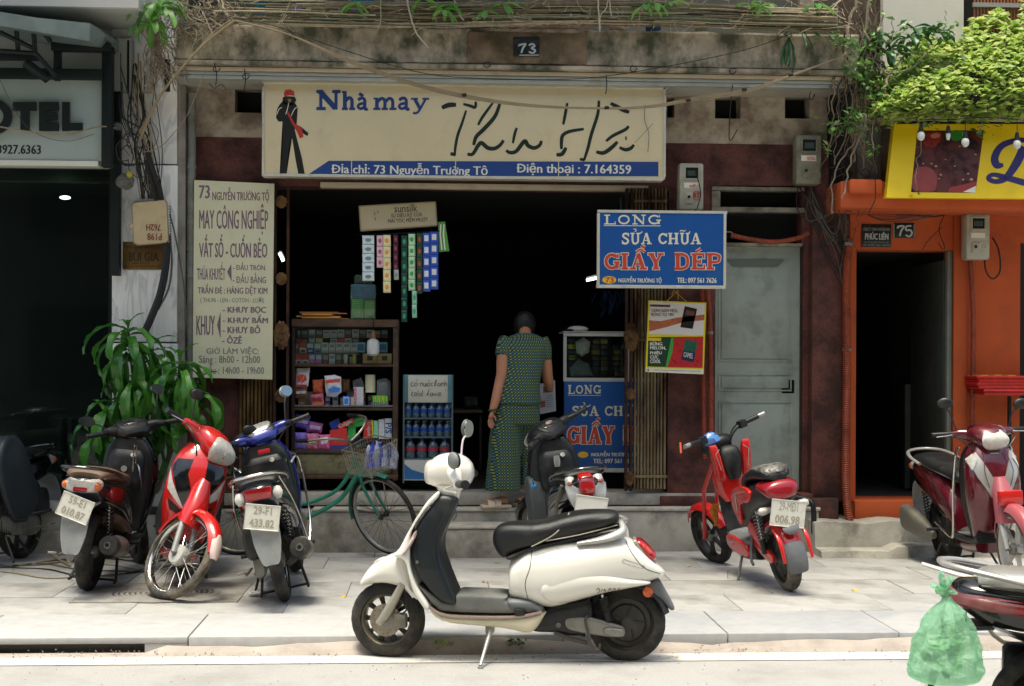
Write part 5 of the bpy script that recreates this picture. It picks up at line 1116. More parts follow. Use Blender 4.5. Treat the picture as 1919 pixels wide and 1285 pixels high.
bag('white crumpled bag behind the cabinet glass',[(1078,640),(1094,632),(1106,640),(1104,660),(1090,668),(1080,660)],YG+.10,mc_('#8f938e',.5,var=.2,bump=2,bs=20),th=.08)
bag('grey crumpled bag low behind the cabinet glass',[(1068,690),(1084,672),(1104,682),(1112,705),(1070,706)],YG+.10,mc_('#55605e',.5,var=.3,bump=2,bs=20),th=.08)
cpp = Thing('sun_hat','pale folded cap lying on top of the glass cabinet','hat',tuple(P(1083,621,YG+.1))); cpp.part('crown',MB().ell((0,0,.02),.09,.1,.028,14,8),M_whitep); cpp.part('brim',MB().ell((-.07,0,.012),.07,.09,.012,14,6),M_black)
for (x0,y0,x1,y1,Y,lb) in ((1099,525,1140,516,13.6,'lit white tube lamp on the dark ceiling, right in the shop'),(524,474,531,489,12.6,'lit tube lamp seen through the left gate')):
 t = Thing('tube_lamp',lb,'tube lamp',tuple(P(x0,y0,Y))); t.wp('tube',MB().tube([tuple(P(x0,y0,Y)),tuple(P(x1,y1,Y))],.013,10),tubm); t.wp('holder',MB().tube([tuple(P(x0,y0-3,Y+.04)),tuple(P(x1,y1-3,Y+.04))],.02,6),M_gf)
bh = Thing('bottle_bundle','bundle of dim blue plastic hanging under the blue sign, inside the opening','plastic bundle',tuple(P(1144,570,12.2)))
random.seed(4)
for i in range(26):
 a = P(1144+random.gauss(0,13),556+random.gauss(0,11),12.2); bh.wp('strip',MB().tube([tuple(a),tuple(a+Vector((random.uniform(-.05,.05),0,-.09)))],.012,5,flat=.4),mat('dim_blue_plastic','#27405e',.2))
tbl = Thing('sewing_table','dim wooden work table deep inside the shop, left of the woman','table',tuple(P(890,880,13.0)))
tbl.wp('table_top',pbox(840,768,905,774,12.7,.7,.004),M_woodl)
for px in (845,898): tbl.wp('leg',pbox(px,774,px+5,880,12.75,.05,.003),M_wood)
tbl.wp('machine',worn(pbox(868,742,896,768,12.9,.15,.02),.004,2),mat('machine_dark','#1c2422',.3))
sf = Thing('striped_armchair','grey and white striped armchair behind the hotel glass','armchair',tuple(P(150,905,12.0)))
M_sf = mat('striped_cloth_light','#62706c',.9); M_sf2 = mat('striped_cloth_dark','#26312f',.9)
for i in range(9):
 sf.wp('stripe',pbox(108+i*9,785-(i < 5)*2,108+i*9+9,868,12.0,.12,.004),(M_sf,M_sf2)[i % 2])
sf.wp('seat',pbox(112,845,190,872,12.12,.6,.03),M_sf2); sf.wp('arm',pbox(107,800,118,872,12.12,.6,.02),M_sf)
for px in (116,182): sf.wp('leg',pbox(px,868,px+7,905,12.04,.05,.003),M_wood)
fc = Thing('folded_red_cover','folded red and yellow tarpaulin on a dark stand at the right edge','tarpaulin',tuple(P(1880,742,11.25)))
random.seed(2)
for i in range(6): fc.wp('fold',worn(pbox(1828+i*3+random.uniform(-3,3),704+i*6,1960,711+i*6,11.2,.5,.012),.006,i),mat('tarp_red','#b3231c',.6,var=.2,vs=10))
for i in range(3): fc.wp('yellow_stripe',pbox(1838+i*26,702.5,1852+i*26,704.5,11.22,.4),mat('tarp_yellow','#d8a81e',.6))
fc.wp('stand_leg',pbox(1890,742,1895,990,11.3,.03),M_steel); fc.wp('stand_leg',pbox(1950,742,1955,990,11.3,.03),M_steel)
# ================================================================== MOTORBIKES
M_tyre = mat('tyre_rubber','#23221f',.8,var=.2,vs=30,bump=.8,bs=150,dirt=('#5b544a',.5,9,.5)); M_tyred = mat('dusty_tyre','#4a463f',.9,var=.2,vs=30,bump=.8,bs=120,dirt=('#857b6c',.8,8,.46))
M_rim = mat('rim_silver','#8f8d86',.35,metal=.7,var=.15,vs=10,dirt=('#4b453b',.5,8,.52)); M_rimw = mat('rim_white','#b9b5aa',.4,var=.08,dirt=('#77706a',.5,6,.54)); M_rimk = mat('rim_black','#1b1c1b',.45,dirt=('#4b463d',.5,8,.5))
M_chr = mat('chrome','#c9c7c0',.15,metal=1,var=.06,vs=20,dirt=('#6f6759',.4,14,.56)); M_al = mat('cast_aluminium','#8b8a82',.45,metal=.6,var=.15,vs=20,dirt=('#4c473c',.6,7,.5))
M_pk = mat('black_plastic','#17191a',.42,var=.15,vs=14,dirt=('#4a4841',.35,6,.52)); M_pkg = mat('gloss_black','#0c0d0f',.15,coat=.6,dirt=('#3a3933',.3,5,.55)); M_pg = mat('grey_plastic','#5f6264',.5,var=.1,vs=8,dirt=('#8b877d',.4,5,.52))
M_pgd = mat('dusty_grey_plastic','#7b7d7c',.6,var=.12,vs=8,dirt=('#a09a8c',.5,5,.5)); M_seatk = mat('black_vinyl','#141617',.38,var=.1,vs=14,bump=.5,bs=240,dirt=('#4b4a45',.3,3,.54)); M_seatb = mat('brown_vinyl','#5f4737',.45,var=.1,vs=10,bump=.4,bs=200,dirt=('#8a7564',.4,4,.5))
M_red = mat('red_gloss','#c41f1c',.22,coat=.8,var=.05,dirt=('#8a3a30',.3,5,.56)); M_maroon = mat('maroon_gloss','#5c1420',.2,coat=.9,metal=.2,var=.08,dirt=('#8a5a55',.25,5,.56)); M_blue2 = mat('blue_gloss','#1c2a86',.2,coat=.9,metal=.2,dirt=('#4a5270',.25,6,.56)); M_darkblue = mat('dark_blue_gloss','#0b1019',.18,coat=.9,dirt=('#3a3c3e',.3,6,.54))
M_white = mat('cream_white_gloss','#e2dfd4',.22,coat=.7,var=.02,vs=3,dirt=('#b3a68c',.3,2.6,.55)); M_lensr = mat('red_lens','#a3141a',.12,coat=.6,var=.2,vs=60,spec=.8); M_lensc = mat('clear_lens','#b9b5ac',.1,coat=.6,var=.2,vs=50); M_lenso = mat('amber_lens','#c4632c',.15,coat=.6,var=.2,vs=60)
M_plt = mat('number_plate','#d9d6ca',.45,var=.05,dirt=('#8d8570',.4,9,.54)); M_pltt = mat('plate_digits','#a09a86',.5); M_mir = mat('mirror_glass','#9aa39f',.04,metal=1.0); M_silp = mat('silver_plastic','#a9a8a2',.3,metal=.4,coat=.4,dirt=('#77736a',.35,7,.54)); M_spring = mat('white_spring','#b5b2a8',.4)
M_smoke = mat('smoked_dial','#2a2d2d',.1,coat=1)
def vpl(v,w): return v
def wheel(T,x,z,R,w,style,tyre=M_tyre,rim=M_rim,name='wheel',disc=False,steer=None,parent=None,hub=None,y=0):
 """axle along y"""
 e = bpy.data.objects.new(name,None); COL.objects.link(e); e.parent = parent or T.root; e.location = (x,y,z); e.empty_display_size = .05
 ri = R-w*.55
 pr = []
 for k in range(17):
  a = -1.25+2.5*k/16; q = a/1.25
  pr.append((ri+(R-ri)*(cos(a*1.1)*.62+.38*(1-abs(q)**3)) if abs(q) < .999 else ri,w*.5*sin(a)/sin(1.25)*(1.0+.06*(1-abs(q)))))
 pr = [(R-(R-ri)*(abs(2*k/16-1)**2.6),w*.5*math.copysign(abs(2*k/16-1)**.75,2*k/16-1)) for k in range(17)]
 n = 72; mb = MB(); rg = []
 for r_,h in pr+[(ri-.004,w*.34),(ri-.004,-w*.34)]: rg.append((r_,h))
 R_ = []
 for r_,h in rg:
  ring = []
  for j in range(n):
   a = 2*pi*j/n; g = 0
   if r_ > R-.012: g = -.0035 if (j+int(abs(h)*260)) % 3 == 0 else 0
   ring.append(((r_+g)*cos(a),h,(r_+g)*sin(a)))
  R_.append(ring)
 mb.rings(R_,False,True)
 o = new('tyre',mb.data('tyre'),tyre,e)
 rb = MB().lathe([(ri+.004,w*.36),(ri-.006,w*.38),(ri-.014,w*.30),(ri-.02,w*.1),(ri-.02,-w*.1),(ri-.014,-w*.30),(ri-.006,-w*.38),(ri+.004,-w*.36)],48,close=True)
 new('rim',rb.data('rim'),rim,e)
 sp = MB()
 if style == 'wire':
  for k in range(36):
   a = 2*pi*k/36; s_ = 1 if k % 2 else -1; b_ = a+(.55 if (k//2) % 2 else -.55)
   sp.tube([(.05*cos(b_),s_*.028,.05*sin(b_)),((ri-.015)*cos(a),s_*.004,(ri-.015)*sin(a))],.0019,4)
  new('spokes',sp.data('spokes'),M_chr if hub is None else hub,e)
  new('hub',MB().lathe([(.001,.05),(.02,.05),(.05,.035),(.055,.03),(.045,.0),(.055,-.03),(.062,-.036),(.02,-.05),(.001,-.05)],24).data('hub'),M_al if hub is None else hub,e)
 elif style == 'bike':
  for k in range(32):
   a = 2*pi*k/32; s_ = 1 if k % 2 else -1; b_ = a+(.9 if (k//2) % 2 else -.9)
   sp.tube([(.022*cos(b_),s_*.03,.022*sin(b_)),((ri-.01)*cos(a),s_*.002,(ri-.01)*sin(a))],.0014,4)
  new('spokes',sp.data('spokes'),M_rimk,e); new('hub',MB().lathe([(.001,.06),(.008,.06),(.01,.035),(.024,.034),(.014,.02),(.014,-.02),(.024,-.034),(.01,-.035),(.008,-.06),(.001,-.06)],16).data('hub'),M_rimk,e)
 else:
  nsp = {'ten': 10,'five': 5,'three': 3,'disc': 0}[style]
  for k in range(nsp):
   a = 2*pi*k/nsp; wd = {10: .011,5: .02,3: .028}[nsp]
   d = Vector((cos(a),0,sin(a))); t_ = Vector((-sin(a),0,cos(a))); rg = []
   for q,ww,th in ((.04,wd*.8,.028),(ri*.5,wd*.7,.02),(ri-.012,wd*1.15,.026)):
    c = d*q; rg.append([tuple(c+t_*ww+Vector((0,th*.5,0))),tuple(c-t_*ww+Vector((0,th*.5,0))),tuple(c-t_*ww-Vector((0,th*.5,0))),tuple(c+t_*ww-Vector((0,th*.5,0)))])
   sob = MB().rings(rg); new('spoke',sob.data('spoke'),M_rimk if style == 'ten' else rim,e)
  if style == 'disc':
   new('hub_motor',MB().lathe([(.001,.05),(.03,.05),(.04,.042),(ri-.05,.034),(ri-.04,.022),(ri-.01,.02),(ri-.01,-.02),(ri-.04,-.022),(ri-.05,-.034),(.04,-.042),(.03,-.05),(.001,-.05)],40).data('hub'),mat('hub_motor_grey','#4b4943',.5,metal=.5,var=.2,dirt=('#2b2823',.6,6,.5)),e)
   for k in range(5):
    a = 2*pi*k/5+.3; m2 = MB()
    for s_ in (1,-1): m2.tube([(.045*cos(a),s_*.040,.045*sin(a)),((ri-.055)*cos(a+.25),s_*.032,(ri-.055)*sin(a+.25))],[.012,.007],6,flat=.5)
    new('hub_rib',m2.data('hub_rib'),mat('hub_motor_grey',()),e)
  else: new('hub',MB().lathe([(.001,.045),(.03,.045),(.042,.03),(.042,-.03),(.03,-.045),(.001,-.045)],24).data('hub'),M_al,e)
 if disc:
  yy = disc
  new('brake_disc',MB().lathe([(.045,yy),(.088,yy),(.088,yy+.005),(.045,yy+.005)],36,close=True).data('brake_disc'),mat('brake_steel','#8a8172',.35,metal=.8,var=.2,vs=20),e)
  new('disc_carrier',MB().lathe([(.001,yy-.002),(.046,yy-.002),(.05,yy+.006),(.001,yy+.008)],18).data('disc_carrier'),M_al,e)
  dd = MB()
  for k in range(18):
   a = 2*pi*k/18; rr = .06+.008*(k % 3); dd.cyl((rr*cos(a),yy-.001,rr*sin(a)),(rr*cos(a),yy+.0062,rr*sin(a)),.003,6)
  tag(new('disc_hole',dd.data('disc_hole'),M_rimk,e),kind='stuff')
 return e
def mirror(T,base,head,face,m=M_pk,rx=.055,rz=.038,stem=None,par=None):
 """stalk from base to head; face: direction the glass looks"""
 b,h = Vector(base),Vector(head)
 e = bpy.data.objects.new('mirror',None); COL.objects.link(e); e.parent = par or T.root; e.location = h; e.empty_display_size = .03
 n = Vector(face).normalized(); Rm = n.to_track_quat('Y','Z').to_matrix().to_4x4()
 mb = MB().ell((0,-.012,0),rx,.02,rz,18,10); new('mirror_shell',MB().ext(mb,Rm).data(),m,e)
 gl = MB().lathe([(.001,.009),(.9,.009),(.93,.004)],24); gl.warp(lambda x,y,z: (x*rx,y,z*rz)); new('mirror_pane',MB().ext(gl,Rm).data(),M_mir,e)
 mid = (b+h)*.5+Vector((0,0,.0)); mid.z = h.z-(h.z-b.z)*.35; mid.x = b.x*.8+h.x*.2
 st = MB().tube([tuple(b-h),tuple(mid-h),(0,0,-rz*.6)],.0055,8,4); new('mirror_stalk',st.data(),stem or M_pk,e)
 return e
def numberplate(T,x,z,lines,w=.205,h=.148,tilt=.35,txt=M_pltt,plate=M_plt,y=0):
 e = bpy.data.objects.new('number_plate',None); COL.objects.link(e); e.parent = T.root; e.location = (x,y,z); e.rotation_euler = (0,tilt,-pi/2); e.empty_display_size = .05
 new('plate',MB().box(-w/2,w/2,0,.003,-h/2,h/2,.0).data(smooth=False),plate,e)
 fr = MB().tube([(-w/2,-.001,-h/2),(w/2,-.001,-h/2),(w/2,-.001,h/2),(-w/2,-.001,h/2)],.003,5,closed=True); new('plate_edge',fr.data(),plate,e)
 for i,s_ in enumerate(lines):
  zz = h*(.10 if i == 0 else -.40); t_ = fit(text_mb(s_,.02),-w*.36+(.0 if i else .02),w*.36-(0 if i else .02),zz,zz+h*.33,-.0005,.001); new('digits',t_.data(smooth=False),txt,e)
 return e
def bike(name,label,rear,front,lean,WB=1.25,group='motorbikes parked in front of the shop',at_front=False):
 """local frame: origin under the rear axle, x to the front, y left, z up"""
 h = atan2(front.y-rear.y,front.x-rear.x)
 if at_front: rear = front-Vector((cos(h),sin(h),0))*WB
 t = Thing(name,label,'motorbike' if 'motor' in name else 'scooter',tuple(rear),group=group)
 t.root.rotation_euler = (lean,0,h)
 t.root.rotation_mode = 'XYZ'
 t.h = h
 return t
def fork_group(T,head,ang):
 """steered parts: pivot with tilted axis through head (x,z); returns empty whose children use bike coordinates"""
 e = bpy.data.objects.new('steering',None); COL.objects.link(e); e.parent = T.root; e.empty_display_size = .05
 ax = Vector((-sin(radians(27)),0,cos(radians(27)))); c = Vector((head[0],0,head[1]))
 M = Matrix.Translation(c) @ Matrix.Rotation(ang,4,ax) @ Matrix.Translation(-c)
 e.matrix_local = M; return e,M
def bars(T,e,x,z,wid,grip=M_pk,lever=M_al,dz=.0,sweep=.05,bar=None,mirrors=None,mshell=M_pk,gl=.11):
 """grips, levers and mirrors; parts are children of the thing, placed through matrix e"""
 for s in (1,-1):
  a = Vector((x+.02,s*(wid-.19),z)); b = Vector((x-sweep*.6,s*(wid-gl),z+dz)); c = Vector((x-sweep,s*wid,z+dz))
  g = MB().tube([tuple(b),tuple((b+c)/2),tuple(c)],[.0165,.018,.0165],12).cyl(tuple(c),tuple(c+Vector((0,s*.008,0))),.02,12)
  T.part('grip',MB().ext(g,e),grip)
  T.part('switch_housing',MB().ext(MB().tube([tuple(a),tuple(b)],[.022,.021],10),e),M_pk)
  T.part('brake_lever',MB().ext(MB().tube([tuple(b+Vector((.03,-s*.03,.0))),tuple(b+Vector((.055,s*.02,-.005))),tuple(c+Vector((.05,-s*.01,-.012)))],[.009,.008,.006],8,4,flat=.6),e),lever)
  if mirrors:
   mx,my,mz,f_ = mirrors[0 if s > 0 else 1] if isinstance(mirrors[0],tuple) else mirrors
   base = e @ Vector((x+.02,s*(wid-.15),z+.02)); hd = e @ Vector((mx,s*my,mz)); fc = (e.to_3x3() @ Vector(f_))
   mirror(T,base,hd,fc,mshell)
def coil(mb,a,b,r,turns,wr=.005):
 a,b = Vector(a),Vector(b); d = (b-a); u = d.normalized().orthogonal().normalized(); v = d.normalized().cross(u); n = turns*12
 mb.tube([tuple(a+d*i/n+u*r*cos(2*pi*i/12)+v*r*sin(2*pi*i/12)) for i in range(n+1)],wr,5); return mb
def shock(T,a,b,m=M_spring,r=.024):
 T.part('shock_rod',MB().cyl(a,b,.009,10),M_chr); T.part('shock_spring',coil(MB(),tuple(Vector(a).lerp(Vector(b),.12)),tuple(Vector(a).lerp(Vector(b),.72)),r,8),m)
 T.part('shock_body',MB().cyl(tuple(Vector(a).lerp(Vector(b),.66)),b,r*.8,12),M_pk)
def surf_patch(sec,poly_yz,off=.004,th=.006,cuts=3):
 """thin panel following a hullz front surface; sec(z)->(x0,x1,hw,p)"""
 bm = bmesh.new(); f = bm.faces.new([bm.verts.new((y,z,0)) for y,z in poly_yz]); bmesh.ops.triangulate(bm,faces=[f])
 bmesh.ops.subdivide_edges(bm,edges=bm.edges[:],cuts=cuts,use_grid_fill=True); bmesh.ops.triangulate(bm,faces=bm.faces[:])
 for v in bm.verts:
  y,z = v.co.x,v.co.y; x0,x1,hw,p = sec(z); q = min(abs(y)/hw,.995); a = (x1-x0)/2
  v.co = Vector(((x0+x1)/2+a*(1-q**p)**(1/p)+off,y,z))
 g = bmesh.ops.extrude_face_region(bm,geom=bm.faces[:]); 
 for v in [x for x in g['geom'] if isinstance(x,bmesh.types.BMVert)]: v.co.x -= th
 bm.verts.index_update(); mb = MB().add([v.co for v in bm.verts],[[v.index for v in f.verts] for f in bm.faces]); bm.free(); return mb
def secfun(st):
 rows = cr_interp(st,6)
 def f(z):
  zs = [r[0] for r in rows]
  if z <= zs[0]: return rows[0][1:]
  for a,b in zip(rows,rows[1:]):
   if a[0] <= z <= b[0]:
    t = (z-a[0])/((b[0]-a[0]) or 1); return tuple(p+(q-p)*t for p,q in zip(a[1:],b[1:]))
  return rows[-1][1:]
 return f
def yshift(mb,d): return mb.warp(lambda x,y,z: (x,y+d,z))
def mirrorset(t,fn):
 for s in (1,-1): fn(s)
def generic(t,c,seat,WB=1.25,R=.255,rw=.10,fw=.085,steer=0,style='three',fstyle=None,inner=M_pk,tail='wide',plate=None,rail=M_chr,flap=M_pgd,cowl=None,mirrors=True,headlight=True,cvt=M_pk,rim=M_rim,tyre=M_tyre,apron=None,fender=None,spring=M_pk,muff='round',body=None,ftyre=None,frim=None,lever=M_al,cbars=False,plate_tilt=.3,flipm=False):
 """common layout of a small scooter; c = main body material"""
 cowl = cowl or c; apron = apron or c; fender = fender or c; body = body or c
 wheel(t,0,R,R,rw,style,tyre,rim,'rear_wheel')
 t.part('tail_body',MB().hullx([(-.40,.70,.76,.03,2),(-.36,.66,.78,.10,2.4),(-.22,.58,.78,.135,2.6),(0,.50,.76,.15,2.8),(.22,.40,.71,.16,3),(.40,.31,.62,.15,3),(.50,.28,.46,.135,3)]),body)
 t.part('side_accent',MB().hullx([(-.26,.61,.63,.125,2),(-.1,.56,.62,.156,2.4),(.12,.50,.58,.168,2.4),(.30,.42,.48,.164,2.4),(.40,.40,.42,.15,2)]),M_pkg)
 t.part('seat',MB().hullx([(-.31,.755,.80,.10,2.2),(-.25,.745,.825,.135,2.6),(-.05,.73,.82,.15,2.6),(.14,.70,.785,.145,2.6),(.30,.685,.765,.125,2.6),(.46,.64,.745,.105,2.4),(.53,.64,.71,.07,2)]),seat)
 t.part('seat_seam',MB().tube([(-.30,.12,.768),(0,.146,.752),(.3,.124,.706),(.47,.095,.67)],.004,5,4).tube([(-.30,-.12,.768),(0,-.146,.752),(.3,-.124,.706),(.47,-.095,.67)],.004,5,4),M_pg)
 t.part('grab_rail',MB().tube([(-.02,.165,.76),(-.2,.17,.80),(-.36,.13,.83),(-.43,.06,.84),(-.44,0,.842),(-.43,-.06,.84),(-.36,-.13,.83),(-.2,-.17,.80),(-.02,-.165,.76)],.014,10,4,flat=.8),rail)
 if tail is None: pass
 elif tail == 'wide':
  t.part('tail_light',MB().hullx([(-.405,.685,.755,.085,2.6),(-.37,.675,.77,.115,2.8),(-.30,.675,.775,.118,2.8)]),M_lensc); t.part('brake_lens',MB().box(-.412,-.38,-.045,.045,.685,.715,.008),M_lensr)
  for s in (1,-1): t.part('indicator',MB().ell((-.375,s*.095,.722),.03,.03,.03,12,8),M_lenso)
 elif tail == 'block':
  t.part('brake_lens',MB().path([(-.41,.64,.01,.03,3),(-.425,.70,.02,.05,3),(-.40,.765,.03,.05,3),(-.34,.79,.02,.045,3)],k=3),M_lensr)
  for s in (1,-1):
   t.part('tail_lens',MB().path([(-.36,.66,.01,.02,2.5),(-.375,.715,.02,.035,2.5),(-.33,.775,.02,.03,2.5)],k=3).warp(lambda x,y,z: (x+abs(y)*.2+.015,y+s*.092,z)),M_lensc); t.part('indicator',MB().ell((-.365,s*.10,.745),.02,.018,.014,10,6),M_lenso)
 elif tail == 'red':
  t.part('brake_lens',MB().plate([(-.075,.69),(.075,.69),(.085,.76),(-.085,.76)],.02,.006,closed_smooth=False).xf(Matrix.Translation((-.40,0,0)) @ Matrix.Rotation(pi/2,4,'Z')),M_lensr)
  for s in (1,-1): t.part('indicator',MB().path([(-.41,.675,.004,.012,2),(-.405,.71,.016,.032,2.4),(-.385,.745,.012,.02,2)],k=3).warp(lambda x,y,z: (x+abs(y)*.25,y+s*.115,z)),M_lensc); t.part('indicator_bulb',MB().ell((-.40,s*.12,.70),.014,.014,.012,10,6),M_lenso)
  t.part('reflector',MB().box(-.415,-.40,-.045,.045,.625,.65,.004),M_lensr)
 if plate is not None: numberplate(t,-.475,.59,plate,tilt=plate_tilt)
 t.part('rear_mudguard',MB().path([(-.25,.60,.012,.10,3),(-.38,.58,.012,.09,3),(-.435,.51,.01,.085,3),(-.455,.42,.008,.08,3),(-.475,.32,.006,.055,3),(-.478,.30,.004,.035,3)],k=4,bend=.012),flap)
 t.part('transmission_case',MB().hullx([(-.07,.19,.31,.028,3),(.0,.17,.34,.035,3),(.2,.19,.34,.038,3.4),(.38,.22,.36,.036,3),(.44,.25,.33,.02,3)]).warp(lambda x,y,z: (x,y+.115,z)),M_al)
 t.part('air_box',MB().hullx([(-.20,.34,.50,.03,3),(-.16,.31,.52,.05,3),(.02,.32,.50,.055,3),(.10,.36,.46,.04,3)]).warp(lambda x,y,z: (x,y+.12,z)),cvt)
 t.part('engine',MB().hullx([(.1,.22,.40,.08,3),(.28,.17,.42,.12,3),(.46,.18,.36,.11,3),(.55,.22,.30,.08,3)]),mat('engine_dark','#26251f',.6,metal=.4,var=.3,vs=20,dirt=('#4a4438',.6,8,.5)))
 if muff == 'round':
  t.part('muffler',MB().tube([(.30,-.12,.22),(.14,-.145,.26),(.10,-.155,.28),(-.20,-.165,.335),(-.235,-.165,.34),(-.24,-.165,.341)],[.02,.035,.062,.066,.058,.04],20),mat('muffler_black','#232423',.45,var=.2,dirt=('#58534a',.5,7,.5)))
  t.part('muffler_tip',MB().tube([(-.22,-.165,.337),(-.262,-.165,.345)],[.026,.022],14).tube([(-.262,-.165,.345),(-.264,-.165,.345)],[.022,.012],14),M_al); t.part('muffler_bore',MB().tube([(-.2641,-.165,.3452),(-.266,-.165,.3453)],.013,12),M_black)
  t.part('heat_shield',MB().arch((0,0),.075,radians(-70),radians(85),.13,.006,.015).xf(Matrix.Translation((-.03,-.165,.305)) @ Matrix.Rotation(radians(10),4,'Y') @ Matrix.Rotation(-pi/2,4,'Z')),M_al)
 else:
  t.part('muffler',MB().hullx([(-.40,.22,.36,.03,3),(-.38,.20,.39,.05,3.4),(-.15,.18,.36,.055,3.4),(.05,.17,.30,.04,3),(.2,.19,.24,.02,2)]).warp(lambda x,y,z: (x,y-.17,z+.03)),mat('muffler_grey','#6c6a61',.5,metal=.4,var=.1,dirt=('#8a8474',.5,5,.5)))
 shock(t,(-.10,-.115,.60),(-.02,-.115,R+.02),spring)
 t.part('floorboard',MB().hullx([(.42,.26,.32,.13,4),(.52,.255,.30,.145,4),(.80,.255,.30,.15,4),(.92,.27,.36,.14,4)]),inner)
 t.part('floor_mat',MB().hullx([(.50,.298,.306,.11,5),(.85,.298,.306,.11,5)]),M_pg)
 t.part('belly',MB().hullx([(.45,.20,.27,.10,3),(.60,.17,.27,.12,3),(.85,.19,.30,.12,3)]),c)
 shs = [(.28,.78,.88,.12,2.6),(.42,.79,.97,.155,2.6),(.58,.80,1.03,.185,2.4),(.74,.79,1.035,.19,2.3),(.88,.775,.99,.165,2.3),(.97,.77,.93,.11,2.2)]
 t.part('front_apron',MB().hullz(shs),apron); t.sec = secfun(shs); t.shs = shs
 t.part('inner_shield',MB().hullz([(.29,.765,.80,.115,3),(.42,.755,.82,.15,3),(.58,.745,.84,.175,3),(.74,.735,.85,.18,3),(.88,.735,.84,.155,3),(.955,.74,.83,.10,3)]),inner)
 t.part('glove_box',MB().hullz([(.60,.70,.78,.10,3.4),(.66,.68,.78,.125,3.4),(.82,.70,.78,.125,3.4),(.88,.73,.78,.10,3.4)]),inner)
 t.part('key_switch',MB().cyl((.71,-.05,.84),(.695,-.05,.85),.018,12),M_al)
 E,M = fork_group(t,(.88,.90),steer)
 fo = bpy.data.objects.new('fork',None); COL.objects.link(fo); fo.parent = t.root; fo.matrix_local = M; E.name = 'front_wheel'; 
 bpy.data.objects.remove(E)
 wheel(t,WB,R,R,fw,fstyle or style,ftyre or tyre,frim or rim,'axle_set',parent=fo); t.fork = fo
 for s in (1,-1): new('fork_leg',MB().tube([(WB-.005,s*.062,R),(WB-.09,s*.062,R+.18),(WB-.15,s*.055,R+.30)],[.019,.021,.017],12).data(),t_fork if (t_fork := getattr(t,'forkmat',M_silp)) else M_al,fo)
 new('front_mudguard',MB().arch((WB,R),R+.035,radians(25),radians(170),.062,.005,.05,taper=.4).data(),fender,fo)
 new('fork_cover',MB().hullz([(2*R-.10,WB-.17,WB-.03,.085,2.6),(2*R+.02,WB-.20,WB-.06,.078,2.6),(2*R+.12,WB-.25,WB-.12,.06,2.6),(2*R+.2,WB-.27,WB-.17,.04,2.4)]).data(),fender,fo)
 new('axle_bolt',MB().cyl((WB,-.075,R),(WB,.075,R),.011,8).data(),M_al,fo)
 t.M = M
 hz = 1.02
 t.part('handlebar_cowl',MB().ext(MB().path([(.74,hz-.035,.02,.08,2.4),(.78,hz-.01,.05,.125,2.4),(.86,hz+.01,.07,.135,2.4),(.94,hz-.02,.075,.115,2.3),(1.0,hz-.05,.05,.08,2.2),(1.02,hz-.06,.02,.04,2)]),M),cowl)
 for s in (1,-1): t.part('cowl_wing',MB().ext(MB().tube([(.82,s*.09,hz),(.80,s*.16,hz+.012),(.785,s*.22,hz+.012)],[.045,.036,.022],12,4),M),cowl)
 t.part('dashboard',MB().ext(MB().path([(.735,hz-.02,.004,.06,2.4),(.765,hz+.025,.010,.10,2.4),(.83,hz+.062,.010,.105,2.4),(.87,hz+.075,.004,.07,2)]),M),M_pk)
 t.part('dial',MB().ext(MB().path([(.755,hz+.012,.006,.045,2.2),(.785,hz+.043,.010,.072,2.2),(.825,hz+.066,.010,.07,2.2),(.845,hz+.074,.004,.03,2)]),M),M_smoke)
 mr = ((.86,.27,1.20,(-1,0,.05)),(.86,.27,1.20,(-1,0,.05))) if mirrors is True else mirrors
 bars(t,M,.785,hz+.012,.335,mirrors=mr,lever=lever,sweep=.05)
 if headlight:
  t.part('headlight',MB().ext(MB().path([(.97,hz-.10,.004,.04,2.2),(1.01,hz-.07,.015,.085,2.2),(1.02,hz-.02,.015,.095,2.4),(.975,hz+.035,.006,.06,2.2)],k=4),M),M_lensc)
 t.part('side_stand',MB().tube([(.36,.13,.22),(.40,.22,.02),(.43,.24,.012)],.009,8),M_rimk); t.part('centre_stand',MB().tube([(.22,.12,.20),(.12,.15,.05),(.08,.15,.05)],.010,8).tube([(.22,-.12,.20),(.12,-.15,.05),(.08,-.15,.05)],.010,8).tube([(.12,-.15,.06),(.12,.15,.06)],.008,8),M_rimk)
 for s in (1,-1):
  t.part('brake_hose',MB().ext(MB().tube([(.80,s*.21,hz),(.90,s*.19,hz-.03),(.93,s*.10,hz-.12),(.90,s*.05,hz-.2)],.0055,6,4),M),M_pk)
  t.part('panel_seam',MB().tube([(.50,s*.137,.46),(.36,s*.157,.56),(.20,s*.166,.655),(0,s*.155,.70),(-.24,s*.14,.715)],.0028,5,5),M_black)
 for k in range(6): t.part('engine_fin',MB().box(.30+k*.025,.308+k*.025,-.15,.15,.20,.40,.003),mat('engine_dark',()))
 t.part('kick_lever',MB().tube([(.05,.17,.24),(-.06,.20,.22),(-.10,.20,.24),(-.10,.25,.24)],.008,8,3),M_al)
 for k in range(3): t.part('case_bolt',MB().cyl((.05+k*.15,.14,.20),(.05+k*.15,.162,.20),.009,8),M_al)
 for s in (1,-1): t.part('passenger_peg',MB().tube([(.26,s*.13,.30),(.24,s*.20,.30),(.235,s*.24,.30)],.012,8),M_pk)
ZB = ZS+.001
def gp(px,py): g = G(px,py,ZS); return Vector((g.x,g.y,ZB))
